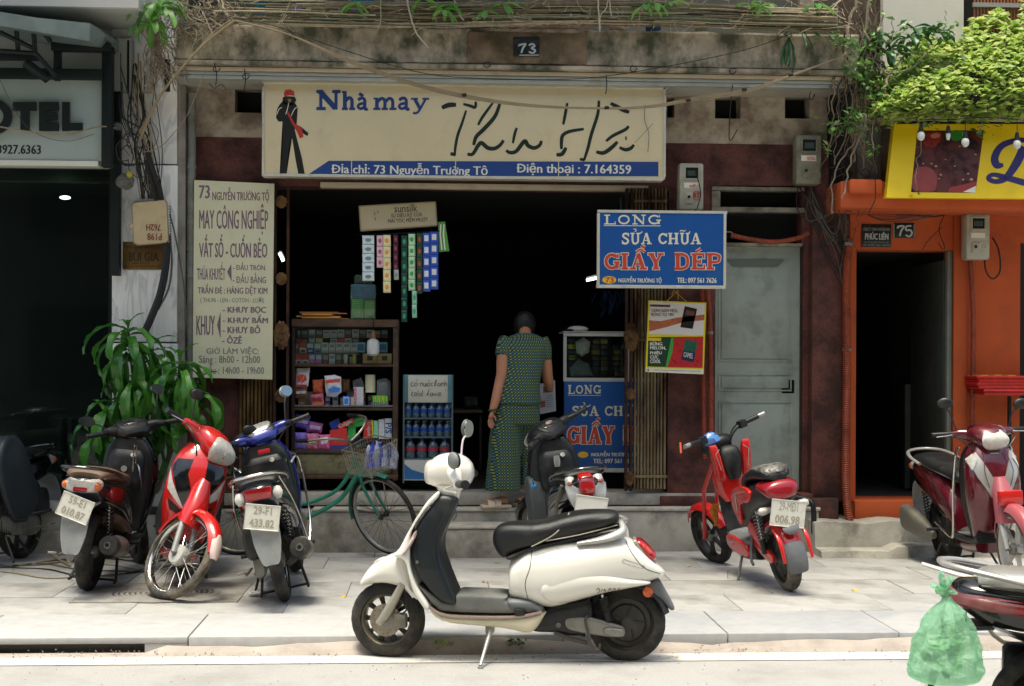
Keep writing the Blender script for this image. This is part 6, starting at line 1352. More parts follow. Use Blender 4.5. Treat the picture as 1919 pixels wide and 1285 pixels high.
# ---- 1 black scooter with brown seat, seen from behind at the left
t = bike('parked_scooter','black scooter with a brown seat, seen from behind, left of the red motorbike',gp(164,1106),gp(252,1055),radians(5))
generic(t,M_pkg,M_seatb,steer=.55,style='five',rim=M_rimk,tail='wide',plate=['59-E1','010.87'],rail=M_pkg,body=M_pkg,mirrors=((.84,.30,1.13,(-1,.15,.05)),(.92,.25,1.27,(-1,-.1,.1))),cowl=M_pk,headlight=True,spring=M_pk)
t.part('brown_side_trim',MB().hullx([(.05,.44,.52,.168,2.4),(.25,.36,.46,.172,2.4),(.42,.30,.40,.158,2.4)]),M_seatb); t.part('logo_disc',MB().cyl((.675,.0,.75),(.672,.0,.75),.022,16),M_silp)
t.part('bag_hook',MB().tube([(.60,-.08,.74),(.58,-.08,.90),(.62,-.08,.93),(.66,-.08,.90),(.66,-.08,.80),(.60,-.12,.78),(.58,-.16,.62)],.005,6,3),M_chr)
# ---- 2 red underbone seen from the front
t = bike('parked_motorbike','red and black motorbike facing the camera with its spoked front wheel turned',gp(335,1072),gp(306,1122),radians(-14),at_front=True)
R2 = .29
t.forkmat = M_silp
generic(t,M_red,M_seatk,R=R2,rw=.075,fw=.07,steer=radians(44),style='wire',fstyle='wire',tail='wide',tyre=M_tyred,rim=M_chr,apron=M_red,cowl=M_red,fender=M_red,inner=M_pk,mirrors=((.82,.25,1.22,(-1,.2,.05)),(.82,.28,1.22,(-1,0,.05))),lever=M_silp)
hub_ = [o for o in t.fork.children if o.name.startswith('axle_set')][0]
new('drum_brake',MB().lathe([(.001,-.05),(.03,-.05),(.06,-.045),(.068,-.03),(.068,.0),(.02,.01)],28).data(),mat('drum_silver','#c2bfb6',.4,metal=.3,dirt=('#8a8477',.4,8,.54)),hub_)
sec = t.sec
t.part('black_beak',surf_patch(sec,[(-.15,.86),(-.05,.88),(-.045,.74),(0,.66),(.045,.74),(.05,.88),(.15,.86),(.175,.80),(.06,.58),(0,.53),(-.06,.58),(-.175,.80)],.014,.02),M_pkg)
t.part('red_nose',surf_patch(sec,[(-.045,.90),(.045,.90),(.055,.78),(0,.67),(-.055,.78)],.020,.02),M_red)
for s in (1,-1):
 t.part('side_lens',surf_patch(sec,[(s*.185,.80),(s*.165,.66),(s*.06,.57),(s*.02,.545),(s*.075,.62),(s*.14,.71)],.022,.02),M_lensc)
 t.part('air_slot',surf_patch(sec,[(s*.15,.60),(s*.12,.53),(s*.03,.50),(s*.02,.52),(s*.08,.56)],.006,.01),M_blackp)
t.part('leg_guard',MB().path([(.78,.60,.01,.20,3),(.80,.45,.012,.21,3),(.82,.32,.012,.17,3)],k=4),M_pk)
new('white_guard_tip',MB().arch((WB_ := 1.25,R2),R2+.038,radians(18),radians(48),.045,.006,.03,taper=.5).data(),mat('scuffed_white','#c9b6ae',.5),t.fork)
t.part('headlight_lens',MB().ext(MB().path([(.99,.90,.006,.05,2.2),(1.045,.95,.02,.10,2.2),(1.04,1.01,.02,.10,2.4),(.985,1.06,.008,.06,2.2)],k=4),t.M),M_lensc)
t.part('headlight_reflector',MB().ext(MB().ell((1.05,0,.975),.022,.05,.04,14,8),t.M),mat('reflector_bright','#e2e0d8',.08,metal=.6))
# ---- 3 blue scooter from behind
t = bike('parked_scooter','dark blue scooter with chrome rails and red tail lens, seen from behind',gp(536,1126),gp(556,1048),radians(-12))
generic(t,M_darkblue,M_seatk,R=.275,rw=.085,fw=.08,steer=.35,style='wire',tail='red',plate=['29-F1','433.82'],rail=M_chr,cowl=M_blue2,rim=M_chr,apron=M_blue2,mirrors=False,tyre=M_tyre,spring=M_pk)
mirror(t,t.M @ Vector((.80,-.19,1.04)),t.M @ Vector((.86,-.29,1.24)),t.M.to_3x3() @ Vector((-1,-.35,.1)),M_silp,.05,.042)
t.part('dial_ring',MB().ext(MB().path([(.76,1.05,.004,.05,2.2),(.79,1.075,.006,.085,2.2),(.83,1.095,.006,.085,2.2),(.85,1.10,.003,.04,2)]),t.M),M_silp)
for s in (1,-1):
 t.part('crash_bar',MB().tube([(.70,s*.17,.80),(.76,s*.215,.84),(.80,s*.225,.70),(.72,s*.22,.42),(.60,s*.19,.27)],.009,8,4),M_chr); t.part('rail_stay',MB().tube([(-.36,s*.14,.80),(-.2,s*.175,.66),(.05,s*.19,.50),(.42,s*.19,.30)],.007,8,4),M_chr)
t.part('red_sticker',MB().box(.672,.69,-.05,.03,.90,.93,.003),mat('sticker_red','#b8202a',.5)); t.part('inner_panel',MB().hullz([(.33,.72,.80,.13,3),(.6,.69,.80,.16,3),(.84,.69,.80,.15,3)]),M_pk)
# ---- 4 black scooter right of the woman
t = bike('parked_scooter','black scooter with a blank white number plate, seen from behind beside the woman',gp(1098,1104),gp(1022,1040),radians(-6))
generic(t,M_pkg,M_seatk,R=.265,rw=.09,fw=.075,steer=.75,style='wire',tail='block',plate=[],rail=M_pkg,rim=M_al,flap=M_pk,spring=M_spring,mirrors=False,plate_tilt=.25,cowl=M_pk)
t.part('grey_leg_shield',MB().plate([(.72,.30),(.88,.30),(.98,.45),(1.0,.62),(.90,.70),(.74,.66)],.21,.02),mat('dusty_shield','#3f4444',.5,var=.1,dirt=('#6a6a62',.4,4,.52)))
t.part('clear_tail_wrap',MB().path([(-.42,.60,.012,.10,3),(-.40,.66,.02,.125,3),(-.36,.73,.02,.135,3)],k=3),mat('wrap_film','#8f8f8c',.15,coat=1)); t.part('dash_sticker',MB().ext(MB().path([(.77,1.052,.004,.02,2),(.80,1.082,.005,.035,2),(.825,1.092,.004,.02,2)]),t.M),mat('sticker_mix','#a59c96',.4,dirt=('#8c2a22',.9,40,.5)))
t.part('badge',MB().path([(.672,.77,.004,.018,2.4),(.67,.81,.006,.024,2.4),(.672,.85,.004,.018,2.4)],k=3),M_silp); t.part('blue_ribbon',MB().ell((.55,.20,.66),.02,.02,.02,8,6).tube([(.55,.2,.66),(.52,.21,.72)],.006,5),mat('ribbon_blue','#2b7fb0',.5)); t.part('side_guard',MB().tube([(-.34,.15,.74),(-.26,.185,.60),(-.18,.19,.42)],.012,8,4),mat('scuffed_guard','#55534c',.5))
# ---- 5 maroon scooter at the right
t = bike('parked_scooter','glossy maroon scooter with white alloy wheels facing the camera at the right edge',gp(1797,1062),gp(1910,1104),radians(4),at_front=True)
generic(t,M_maroon,M_seatk,R=.27,rw=.10,fw=.09,steer=0,style='five',rim=M_rimk,frim=M_rimw,tyre=M_tyre,ftyre=M_tyred,tail='wide',rail=M_silp,muff='flat',inner=M_pk,lever=M_silp,mirrors=((.86,.26,1.22,(-1,0,.05)),(.86,.28,1.26,(-1,.25,.05))),fender=mat('faded_red_guard','#a3545a',.35,coat=.4))
sec = t.sec
for s in (1,-1):
 t.part('silver_chevron',surf_patch(sec,[(s*.178,.86),(s*.12,.91),(s*.02,.68),(0,.66),(0,.55),(s*.06,.60),(s*.14,.74)],.012,.02),M_silp); t.part('corner_lens',surf_patch(sec,[(s*.18,.86),(s*.14,.90),(s*.125,.86),(s*.165,.79)],.02,.02),M_lensc)
 t.part('crash_bar',MB().tube([(.76,s*.16,.93),(.80,s*.20,.90),(.74,s*.215,.62),(.70,s*.215,.34),(.60,s*.20,.29),(.3,s*.19,.36)],.010,8,4),M_chr); t.part('side_gloss',MB().hullx([(-.1,.62,.68,.158,2.4),(.1,.50,.66,.168,2.4),(.28,.42,.48,.165,2)]),M_red if s > 0 else M_maroon)
t.part('badge',surf_patch(sec,[(-.03,.90),(.03,.90),(.03,.893),(-.03,.893)],.006,.01),M_silp); t.part('apron_crease',MB().tube([(1.042,.07,.66),(1.045,.10,.78),(.985,.075,.91)],.003,5,3).tube([(1.042,-.07,.66),(1.045,-.10,.78),(.985,-.075,.91)],.003,5,3),M_maroon)
new('fork_reflector',MB().box(1.165,1.23,-.08,.08,.56,.66,.012).data(),M_red,t.fork)
# ---- 6 black scooter cut off at the left edge
t = bike('parked_scooter','dark scooter cut off by the left edge, its rear wheel and grey side showing',gp(40,1046),gp(-210,1100),radians(6))
generic(t,M_pkg,M_seatk,R=.26,rw=.10,steer=0,style='five',rim=M_rimk,tail='wide',rail=M_pkg,mirrors=True,inner=M_pk)
t.part('side_panel',MB().plate([(-.02,.42),(.28,.30),(.42,.70),(.30,.92),(.10,.86)],.19,.03),mat('slate_panel','#2a3034',.45,var=.1,dirt=('#4a4d4c',.4,4,.52))); t.part('foot_peg',MB().tube([(.12,.14,.33),(.02,.24,.34),(-.05,.26,.345)],.012,8),M_pk)
# ---- 7 foreground scooter at the lower right
def g0(px,py): g = G(px,py,0); return Vector((g.x,g.y,.001))
zr = 5.25
t = bike('passing_scooter','red and silver scooter tail cut off by the lower right corner',Vector((P(1990,1100,zr).x,zr,.001)),Vector((P(1990,1100,zr).x+1.2,zr-.35,.001)),radians(0),group='motorbikes')
generic(t,mat('dull_red_gloss','#8a1d22',.3,coat=.6,dirt=('#a38a86',.4,4,.52)),M_silp,R=.27,style='five',body=M_pkg,rim=M_rimk,tail=None,rail=M_silp,plate=None,steer=0,flap=M_pk)
t.part('red_side_strip',MB().hullx([(-.43,.69,.745,.05,2.4),(-.3,.66,.745,.145,2.4),(0,.62,.71,.158,2.4),(.25,.56,.64,.163,2.4),(.36,.5,.52,.15,2)]),mat('dull_red_gloss',()))
t.part('rail_bar',MB().tube([(-.50,.20,.80),(-.3,.22,.745),(.1,.22,.68)],[.012,.017,.015],8,4,flat=.7),M_white); t.part('lamp_guard',MB().tube([(-.36,.20,.74),(-.22,.24,.52),(-.12,.25,.49),(-.02,.24,.52),(-.02,.22,.62)],.009,8,3),mat('guard_cream','#b5ac94',.5)); t.part('fog_lamp',MB().ell((-.15,.2,.62),.07,.03,.04,14,8),M_lensc)
t.part('white_plate_side',MB().box(-.50,-.49,-.10,.24,.30,.52,.004),M_white)
# ---- 8 red electric bike
t = Thing('electric_bike','red and black electric bike with taped seat in front of the teal door','electric bike',tuple(gp(1480,1106)),group='motorbikes parked in front of the shop')
r_,f_ = gp(1480,1106),gp(1352,1052); t.root.rotation_euler = (radians(-11),0,atan2(f_.y-r_.y,f_.x-r_.x))
R = .225; WB = (f_-r_).length*.97
sxs = WB/1.15
wheel(t,0,R,R,.10,'disc',M_tyred,M_rimk,'rear_wheel')
t.part('rear_mudguard',MB().arch((0,R),R+.04,radians(35),radians(165),.075,.006,.03,taper=.1),M_red); t.part('mud_flap',MB().arch((0,R),R+.046,radians(150),radians(195),.07,.005,.02,taper=.1),M_pg)
for s in (1,-1):
 t.part('guard_blade',MB().path([(-.27,.24,.006,.010,2),(-.24,.38,.008,.014,2),(-.16,.45,.006,.012,2)],k=3).warp(lambda x,y,z: (x,y+s*.095,z)),M_red)
 t.part('swingarm',MB().plate([(.02,.20),(.30,.30),(.34,.42),(.26,.46),(.14,.32),(-.04,.26)],.012,.005).warp(lambda x,y,z: (x,y+s*.085,z)),M_red)
 shock(t,(.10,s*.10,.56),(.06,s*.10,.26),M_pg,.028)
 t.part('indicator',MB().tube([(-.14,s*.06,.58),(-.15,s*.12,.58),(-.16,s*.155,.58),(-.165,s*.175,.58)],[.012,.025,.028,.015],10),M_lensc)
 t.part('peg_bracket',MB().tube([(.30,s*.09,.36),(.22,s*.15,.22),(.14,s*.17,.19)],.010,8,3),M_pg)
t.part('tail_body',MB().hullx([(-.20,.62,.70,.06,2.4),(-.14,.60,.76,.12,2.6),(.06,.54,.75,.14,2.8),(.24,.46,.70,.14,3),(.36,.38,.64,.12,3)]),M_pk)
for s in (1,-1): t.part('side_fairing',MB().plate([(.02,.69),(.14,.72),(.36,.68),(.42,.56),(.30,.44),(.26,.58),(.08,.62)],.012,.006).warp(lambda x,y,z: (x,y+s*.142,z)),M_red)
for s in (1,-1): t.part('fairing_stripe',MB().tube([(.10,s*.157,.69),(.30,s*.157,.66),(.32,s*.157,.52)],.003,5),M_silp)
t.part('tail_lens',MB().hullx([(-.225,.655,.71,.06,2.4),(-.19,.64,.76,.115,2.4),(-.06,.68,.77,.13,2.4)]),mat('dull_red_lens','#8a1c24',.2,coat=.6))
t.part('seat',MB().hullx([(-.17,.765,.80,.06,2),(-.12,.76,.845,.10,2.4),(.06,.75,.84,.115,2.6),(.22,.72,.80,.11,2.6),(.36,.64,.76,.08,2.2)]),M_seatk)
t.part('seat_tape',worn(MB().hullx([(-.165,.79,.82,.062,2),(-.11,.80,.862,.092,2.4),(.05,.81,.852,.098,2.6),(.15,.81,.83,.08,2.2)]),.006,5),mat('worn_tape','#6f6c66',.35,var=.5,vs=25,dirt=('#1a1a1a',.9,14,.5)))
numberplate(t,-.225,.545,['29-MĐ1','006.98'],w=.235,h=.17,tilt=.3); t.part('plate_tongue',MB().path([(-.2,.49,.004,.05,3),(-.235,.44,.005,.055,3),(-.24,.41,.003,.02,3)],k=3),M_pg)
t.part('floorboard',MB().hullx([(.28,.28,.34,.12,4),(.60,.27,.33,.13,4),(.74,.28,.36,.12,4)]),M_pg)
t.part('battery_box',MB().hullx([(.26,.18,.30,.10,4),(.50,.16,.29,.12,4),(.74,.18,.30,.11,4)]),M_pk); t.part('sill',MB().plate([(.36,.20),(.70,.22),(.72,.32),(.38,.30)],.135,.012),M_red)
t.part('inner_shield',MB().path([(.70,.30,.015,.12,4),(.74,.45,.015,.13,4),(.76,.60,.015,.13,4)],k=4),M_pk)
t.part('front_fairing',MB().path([(.74,.54,.03,.09,3),(.76,.64,.05,.14,3),(.755,.76,.05,.145,3),(.74,.80,.03,.10,3)],k=4),M_red)
for s in (1,-1): t.part('fairing_horn',MB().plate([(.68,.72),(.79,.70),(.75,.92),(.70,.95)],.03,.012).warp(lambda x,y,z: (x-(z-.8)*.1,y+s*(.095+(z-.72)*.12),z)),M_red); t.part('horn_stripe',MB().tube([(.672,s*.10,.78),(.66,s*.125,.90),(.665,s*.09,.93)],.003,5),M_silp)
t.part('fuel_dome',MB().path([(.71,.70,.02,.04,2.4),(.70,.80,.03,.07,2.4),(.72,.90,.03,.07,2.4),(.77,.93,.01,.04,2.2)],k=4),M_pk)
e0 = 1.15*sxs
_,M = fork_group(t,(.80,.85),.30); bpy.data.objects.remove(_)
fo = bpy.data.objects.new('fork',None); COL.objects.link(fo); fo.parent = t.root; fo.matrix_local = M
wheel(t,WB,R,R,.09,'five',M_tyre,M_rimk,'axle_set',parent=fo)
for s in (1,-1): new('fork_leg',MB().tube([(WB,s*.06,R),(WB-.2,s*.06,.62),(.84,s*.05,.90)],.017,10).data(),M_red,fo)
new('front_mudguard',MB().arch((WB,R),R+.04,radians(30),radians(160),.06,.005,.04,taper=.3).data(),M_red,fo)
t.part('handlebar',MB().ext(MB().tube([(.80,.05,.88),(.78,.06,.97),(.77,.15,1.03),(.73,.29,1.05)],.012,10,4).tube([(.80,-.05,.88),(.78,-.06,.97),(.77,-.15,1.03),(.73,-.29,1.05)],.012,10,4),M),M_pk)
for s in (1,-1):
 t.part('grip',MB().ext(MB().tube([(.75,s*.21,1.042),(.73,s*.31,1.05)],.018,10),M),M_pk); t.part('grip_end',MB().ext(MB().tube([(.731,s*.305,1.05),(.715,s*.36,1.055)],[.016,.016],10),M),M_silp); t.part('switch_box',MB().ext(MB().box(.735,.79,min(s*.15,s*.21),max(s*.15,s*.21),1.01,1.065,.008),M),M_pk)
 t.part('brake_lever',MB().ext(MB().tube([(.80,s*.18,1.04),(.82,s*.24,1.03),(.78,s*.34,1.03)],.006,6,3),M),M_al); t.part('cable',MB().ext(MB().tube([(.79,s*.2,1.06),(.86,s*.14,1.0),(.84,s*.04,.88)],.004,5,4),M),M_pk)
t.part('meter_pod',MB().ext(MB().ell((.83,0,.97),.07,.10,.05,16,8),M),M_pk); t.part('blue_bag',worn(MB().ext(MB().ell((.78,.10,1.02),.05,.06,.05,12,8),M),.012,7),mat('blue_film','#5a86c4',.3)); t.part('headlamp',MB().ext(MB().ell((.93,0,.93),.06,.10,.07,14,8),M),M_pk)
t.part('orange_ribbon',MB().tube([(.71,.35,1.03),(.67,.37,.96)],.008,6),mat('ribbon_orange','#c4532a',.5)); t.part('side_stand',MB().tube([(.50,.10,.24),(.46,.20,.02)],.010,8).tube([(.47,.18,.06),(.56,.22,.10),(.55,.24,.03),(.46,.2,.02)],.004,6),M_al)
t.part('prayer_tassel',worn(MB().tube([(.90,.12,.52),(.92,.13,.44),(.93,.13,.36)],[.02,.03,.012],8,3),.01,3),mat('tassel','#b8761e',.7,dirt=('#a3201c',.9,20,.5)))
# ---- 9 bicycle
rB,fB = gp(446,1040),gp(718,1046)
t = Thing('bicycle','old green bicycle with a wire front basket, leaning by the display cabinet','bicycle',tuple(rB)); t.root.rotation_euler = (radians(4),0,atan2(fB.y-rB.y,fB.x-rB.x))
WB = (fB-rB).length; R = .325
M_grn = mat('green_enamel','#1d7f67',.3,coat=.5,var=.15,vs=12,dirt=('#4a4a38',.5,10,.54)); M_chrd = mat('dull_chrome','#a39c8c',.3,metal=.8,var=.15,dirt=('#5b4b38',.5,12,.52))
wheel(t,0,R,R,.042,'bike',M_tyre,M_chrd,'rear_wheel')
hx1 = WB-.16
_,M = fork_group(t,(hx1-.04,.80),radians(-33)); bpy.data.objects.remove(_)
fo = bpy.data.objects.new('fork',None); COL.objects.link(fo); fo.parent = t.root; fo.matrix_local = M
wheel(t,WB,R,R,.042,'bike',M_tyre,M_silp,'front_wheel',parent=fo)
t.part('down_tube',MB().tube([(hx1-.03,0,.66),(.72*WB,0,.46),(.52*WB,0,.32),(.42*WB,0,.28)],.017,12,4),M_grn); t.part('top_tube',MB().tube([(hx1-.05,0,.74),(.70*WB,0,.53),(.50*WB,0,.42),(.36*WB,0,.40)],.015,12,4),M_grn)
t.part('seat_tube',MB().tube([(.42*WB,0,.28),(.32*WB,0,.72)],.015,12),M_grn); t.part('head_tube',MB().tube([(hx1-.02,0,.62),(hx1-.07,0,.80)],.021,12),M_grn); t.part('saddle',MB().hullx([(.16*WB,.78,.84,.10,2.4),(.26*WB,.77,.84,.09,2.4),(.42*WB,.77,.81,.03,2)]),M_seatk)
t.part('chain_stay',MB().tube([(0,.05,R),(.42*WB,.03,.28)],.009,8).tube([(0,-.05,R),(.42*WB,-.03,.28)],.009,8),M_grn); t.part('seat_stay',MB().tube([(0,.05,R),(.33*WB,.03,.66)],.008,8).tube([(0,-.05,R),(.33*WB,-.03,.66)],.008,8),M_grn)
t.part('rear_mudguard',MB().arch((0,R),R+.025,radians(10),radians(200),.025,.003,.012),M_grn); t.part('chain_ring',MB().lathe([(.001,-.06),(.09,-.06),(.09,-.056),(.001,-.056)],24,c=(.42*WB,0,.28)),M_chrd)
for s in (1,-1):
 new('fork_blade',MB().tube([(hx1-.01,s*.028,.66),(WB-.13,s*.045,.55),(WB-.05,s*.045,.40),(WB,s*.045,R)],[.014,.013,.010,.008],10,4).data(),M_grn,fo); new('mudguard_stay',MB().tube([(WB,s*.04,R),(WB-(R+.02)*cos(.1),s*.026,R+.02)],.003,6).data(),M_chrd,fo)
new('front_mudguard',MB().arch((WB,R),R+.028,radians(75),radians(195),.027,.003,.014).data(),M_grn,fo); new('fork_crown',MB().tube([(hx1-.015,0,.70),(hx1-.01,0,.65)],.024,12).data(),M_grn,fo)
new('stem',MB().tube([(hx1-.07,0,.78),(hx1-.10,0,.90),(hx1-.10,0,.94)],.012,10).data(),M_chrd,fo)
for s in (1,-1): new('handlebar',MB().tube([(hx1-.08,0,.90),(hx1-.06,s*.10,.95),(hx1-.10,s*.22,1.0),(hx1-.22,s*.28,.99),(hx1-.33,s*.29,.975)],.0105,10,4).data(),M_chrd,fo); new('grip',MB().tube([(hx1-.24,s*.283,.987),(hx1-.36,s*.292,.972)],.016,10).data(),M_pk,fo); new('brake_lever',MB().tube([(hx1-.15,s*.25,.975),(hx1-.22,s*.26,.95),(hx1-.33,s*.27,.94)],.005,6,3).data(),M_chrd,fo)
bx0,bx1 = hx1-.02,hx1+.24; bm_ = MB(); wr = .0022
for k in range(14):
 y = -.17+.34*k/13; bm_.tube([(bx0+.02,y*.8,.70),(bx0,y,.90)],wr,4).tube([(bx1-.03,y*.8,.70),(bx1,y,.90)],wr,4).tube([(bx0+.02,y*.8,.70),(bx1-.03,y*.8,.70)],wr,4)
for k in range(11):
 x = bx0+(bx1-bx0)*k/10
 for s in (1,-1): bm_.tube([(x*.9+(bx0+bx1)/2*.1,s*.136,.70),(x,s*.17,.90)],wr,4)
for k in range(6):
 z = .70+.2*k/5; f__ = .8+.2*k/5; bm_.tube([(bx0,-.17*f__,z),(bx1-.03*(1-f__)*3,-.17*f__,z),(bx1-.03*(1-f__)*3,.17*f__,z),(bx0,.17*f__,z)],wr*(2.2 if k == 5 else 1),5,closed=True)
new('basket',bm_.data(),M_chrd,fo)['kind'] = 'stuff'
for s in (1,-1): new('basket_stay',MB().tube([(bx0+.16,s*.06,.70),(WB,s*.05,R+.01)],.004,6).data(),M_chrd,fo)
bb = Thing('plastic_bag','blue and white striped plastic bag in the bicycle basket','bag',tuple(P(712,870,10.95)))
random.seed(6); bc_ = P(712,872,10.93)
for i in range(7): bb.wp('fold',worn(MB().tube([(bc_.x-.10+i*.033,bc_.y+random.uniform(-.03,.03),bc_.z-.02),(bc_.x-.10+i*.033+random.uniform(-.02,.02),bc_.y+random.uniform(-.03,.03),bc_.z+.10),(bc_.x-.08+i*.028,bc_.y,bc_.z+random.uniform(.14,.20))],[.03,.028,.008],8,4),.006,i),mat('bag_violet_blue','#3a45a8',.35,var=.2) if i % 2 else mat('bag_pale_white','#9aa0b4',.35))
# ---- green carrier bag on the foreground scooter
from mathutils import noise as mnoise
def carrier():
 c = P(1778,1100,5.05); top = P(1775,1118,5.05); bot = P(1775,1282,5.05); H = top.z-bot.z; s_ = (P(1900,1100,5.05).x-P(1800,1100,5.05).x)/100
 rows = [(0,7,0,6),(.06,12,0,10),(.14,26,-1,20),(.3,42,-2,32),(.5,56,-2,42),(.7,64,-2,48),(.85,66,-2,50),(.95,54,0,42),(1.0,28,4,22)]
 rg = []; rnd = random.Random(9); n = 72; ph = [rnd.uniform(0,6.28) for _ in range(6)]
 for f,w,dx,dp in cr_interp(rows,5):
  ring = []
  for j in range(n):
   a = 2*pi*j/n; fold = 1+(.10*(1-f)+.035)*sin(a*9+ph[0]+f*3)+.045*sin(a*17+ph[1]-f*5)+.04*sin(a*5+ph[2]+f*9)+.025*sin(f*26+a*3)+.10*(mnoise.noise(Vector((cos(a)*2.5,sin(a)*2.5,f*5)))+.5*mnoise.noise(Vector((cos(a)*7,sin(a)*7,f*14))))
   ring.append((top.x+(dx+w*cos(a)*fold)*s_,5.05+dp*sin(a)*fold*s_,top.z-H*f))
  rg.append(ring)
 m = bpy.data.materials.new('green_film'); m.use_nodes = True; N = m.node_tree.nodes; L = m.node_tree.links; b = N['Principled BSDF']; out = N['Material Output']
 b.inputs['Base Color'].default_value = (.42,.72,.50,1); b.inputs['Roughness'].default_value = .28; tr = N.new('ShaderNodeBsdfTranslucent'); tr.inputs[0].default_value = (.50,.82,.58,1); tp = N.new('ShaderNodeBsdfTransparent'); tp.inputs[0].default_value = (.75,.95,.82,1)
 m1 = N.new('ShaderNodeMixShader'); m1.inputs[0].default_value = .45; m2 = N.new('ShaderNodeMixShader'); m2.inputs[0].default_value = .42
 L.new(b.outputs[0],m1.inputs[1]); L.new(tr.outputs[0],m1.inputs[2]); L.new(m1.outputs[0],m2.inputs[1]); L.new(tp.outputs[0],m2.inputs[2]); L.new(m2.outputs[0],out.inputs[0])
 tc = N.new('ShaderNodeTexCoord'); ns = N.new('ShaderNodeTexNoise'); ns.inputs['Scale'].default_value = 22; ns.inputs['Detail'].default_value = 8; ns.inputs['Distortion'].default_value = 1.5; bn = N.new('ShaderNodeBump'); bn.inputs['Strength'].default_value = 1; bn.inputs['Distance'].default_value = .02
 L.new(tc.outputs['Object'],ns.inputs['Vector']); L.new(ns.outputs['Fac'],bn.inputs['Height']); L.new(bn.outputs[0],b.inputs['Normal'])
 t = Thing('carrier_bag','translucent green carrier bag full of vegetables hanging at the lower right','carrier bag',tuple(bot)); t.wp('film',MB().rings(rg),m)
 kn = P(1768,1106,5.05); t.wp('knot',worn(MB().ell(tuple(kn),.028,.02,.022,12,8),.006,1),m)
 for dx,dz in ((-.045,.02),(.03,.05),(-.01,.07),(.05,-.01)): t.wp('bag_ear',worn(MB().tube([tuple(kn),(kn.x+dx*.6,kn.y,kn.z+dz*.6),(kn.x+dx,kn.y-.01,kn.z+dz)],[.012,.022,.012],8,4,flat=.4),.004,2),m)
 v = Thing('vegetable_bundle','pale and dark green vegetables inside the green carrier bag','vegetables',(bot.x,5.05,bot.z+.02)); r2 = random.Random(3)
 for i in range(26):
  a = Vector((top.x+r2.uniform(-30,24)*s_,5.05+r2.uniform(-20,20)*s_,bot.z+r2.uniform(.04,.16))); b2 = a+Vector((r2.uniform(-.05,.05),r2.uniform(-.03,.03),r2.uniform(-.03,.12)))
  v.wp('leaf',MB().tube([tuple(a),tuple((a+b2)/2+Vector((.01,0,0))),tuple(b2)],[.008,.02,.004],8,3,flat=.5),mat(('veg_light','veg_dark','veg_white')[i % 3],('#8fc27a','#2b6a33','#c4cfae')[i % 3],.5))
carrier()
# ---- 10 the white scooter in the foreground
def wq(cx,cy): return ((797-cx)/787.,(1167-cy)/787.)
rW,fW = g0(1173,1237),g0(728,1230)
WBw = 1.285
t = Thing('white_scooter','cream-white scooter with a black seat standing side-on at the kerb in the foreground','scooter',tuple((rW+fW)/2),rz=atan2(fW.y-rW.y,fW.x-rW.x),group=None)
M_w = M_white; M_blk = mat('satin_black','#1c2123',.35,var=.12,vs=8,dirt=('#5a5d5a',.3,3,.54)); M_matg = mat('floor_rubber','#6a6b66',.7,var=.2,vs=10,dirt=('#8f8c80',.5,4,.5))
def W(pts): return [wq(*p) for p in pts]
def body(pts,hw,vox=.008,it=8,wfn=None,bev=.05,k=4):
 mb = MB().plate(W(pts),hw,min(bev,hw*.9),k=k); mb = remeshed(mb,vox,it)
 return mb.warp(wfn) if wfn else mb
xr,zr_ = wq(1305,1010); xf,zf = wq(290,1006); Rw = .205
wr_ = wheel(t,xr,Rw,Rw+.003,.115,'disc',M_tyre,mat('rim_dark','#36352f',.45,metal=.5,dirt=('#5a5345',.5,6,.5)),'rear_wheel')
rimf = mat('rim_champagne','#8d8674',.35,metal=.6,var=.1,dirt=('#57503f',.5,7,.52))
steer_w = radians(-9)
wf_ = wheel(t,xf,Rw,Rw,.115,'ten',M_tyre,rimf,'front_wheel',disc=.045); wf_.rotation_euler = (0,0,steer_w)
t.part('front_mudguard',body([(170,862),(185,822),(222,775),(262,748),(330,722),(372,745),(392,800),(405,870),(440,915),(395,905),(345,868),(290,852),(230,853)],.095,bev=.06,wfn=lambda x,y,z: (x,y*(1-.25*max(0,min(1,(x-.62)/.2))),z)),M_w)
t.part('nose_badge',body([(228,772),(240,755),(275,742),(268,760)],.05,.005,3,bev=.02),mat('badge_white','#c9c6ba',.3))
def shw(x,y,z): return (x,y*(1.0-.30*max(0,(z-.45)/.45)),z)
t.part('front_shield',body([(512,452),(470,490),(425,555),(385,625),(352,690),(325,722),(372,740),(392,800),(412,870),(440,915),(470,950),(478,925),(430,850),(402,775),(396,700),(400,630),(428,570),(468,520),(512,478)],.180,.007,4,bev=.02,wfn=shw),M_w)
t.part('inner_shield',body([(520,470),(590,482),(582,520),(552,590),(530,645),(526,705),(545,775),(575,850),(596,905),(585,928),(545,922),(505,895),(460,845),(425,800),(405,745),(402,680),(415,610),(445,560),(485,510)],.165,bev=.035,wfn=lambda x,y,z: (x,y*(1.0-.34*max(0,(z-.5)/.4)),z)),M_blk)
t.part('glove_recess',MB().plate(W([(440,780),(510,770),(515,800),(500,825),(455,830)]),.155,.02),M_pk); t.part('shield_screw',MB().cyl((wq(428,745)[0],-.0,wq(428,745)[1]),(wq(428,745)[0],.168,wq(428,745)[1]),.008,10),M_al)
t.part('crease_line',MB().tube([(*wq(560,520)[:1],.135,wq(560,520)[1]),(wq(505,620)[0],.158,wq(505,620)[1]),(wq(500,720)[0],.166,wq(500,720)[1]),(wq(520,800)[0],.167,wq(520,800)[1])],.004,6,5),M_blk)
t.part('side_skirt',body([(440,880),(485,935),(555,965),(830,968),(955,950),(960,965),(905,1036),(800,1022),(690,1012),(590,1005),(545,995),(495,965)],.158,.008,5,bev=.03),mat('skirt_cream','#cbc2a4',.35,coat=.4,var=.04,dirt=('#8d8062',.4,3,.54)))
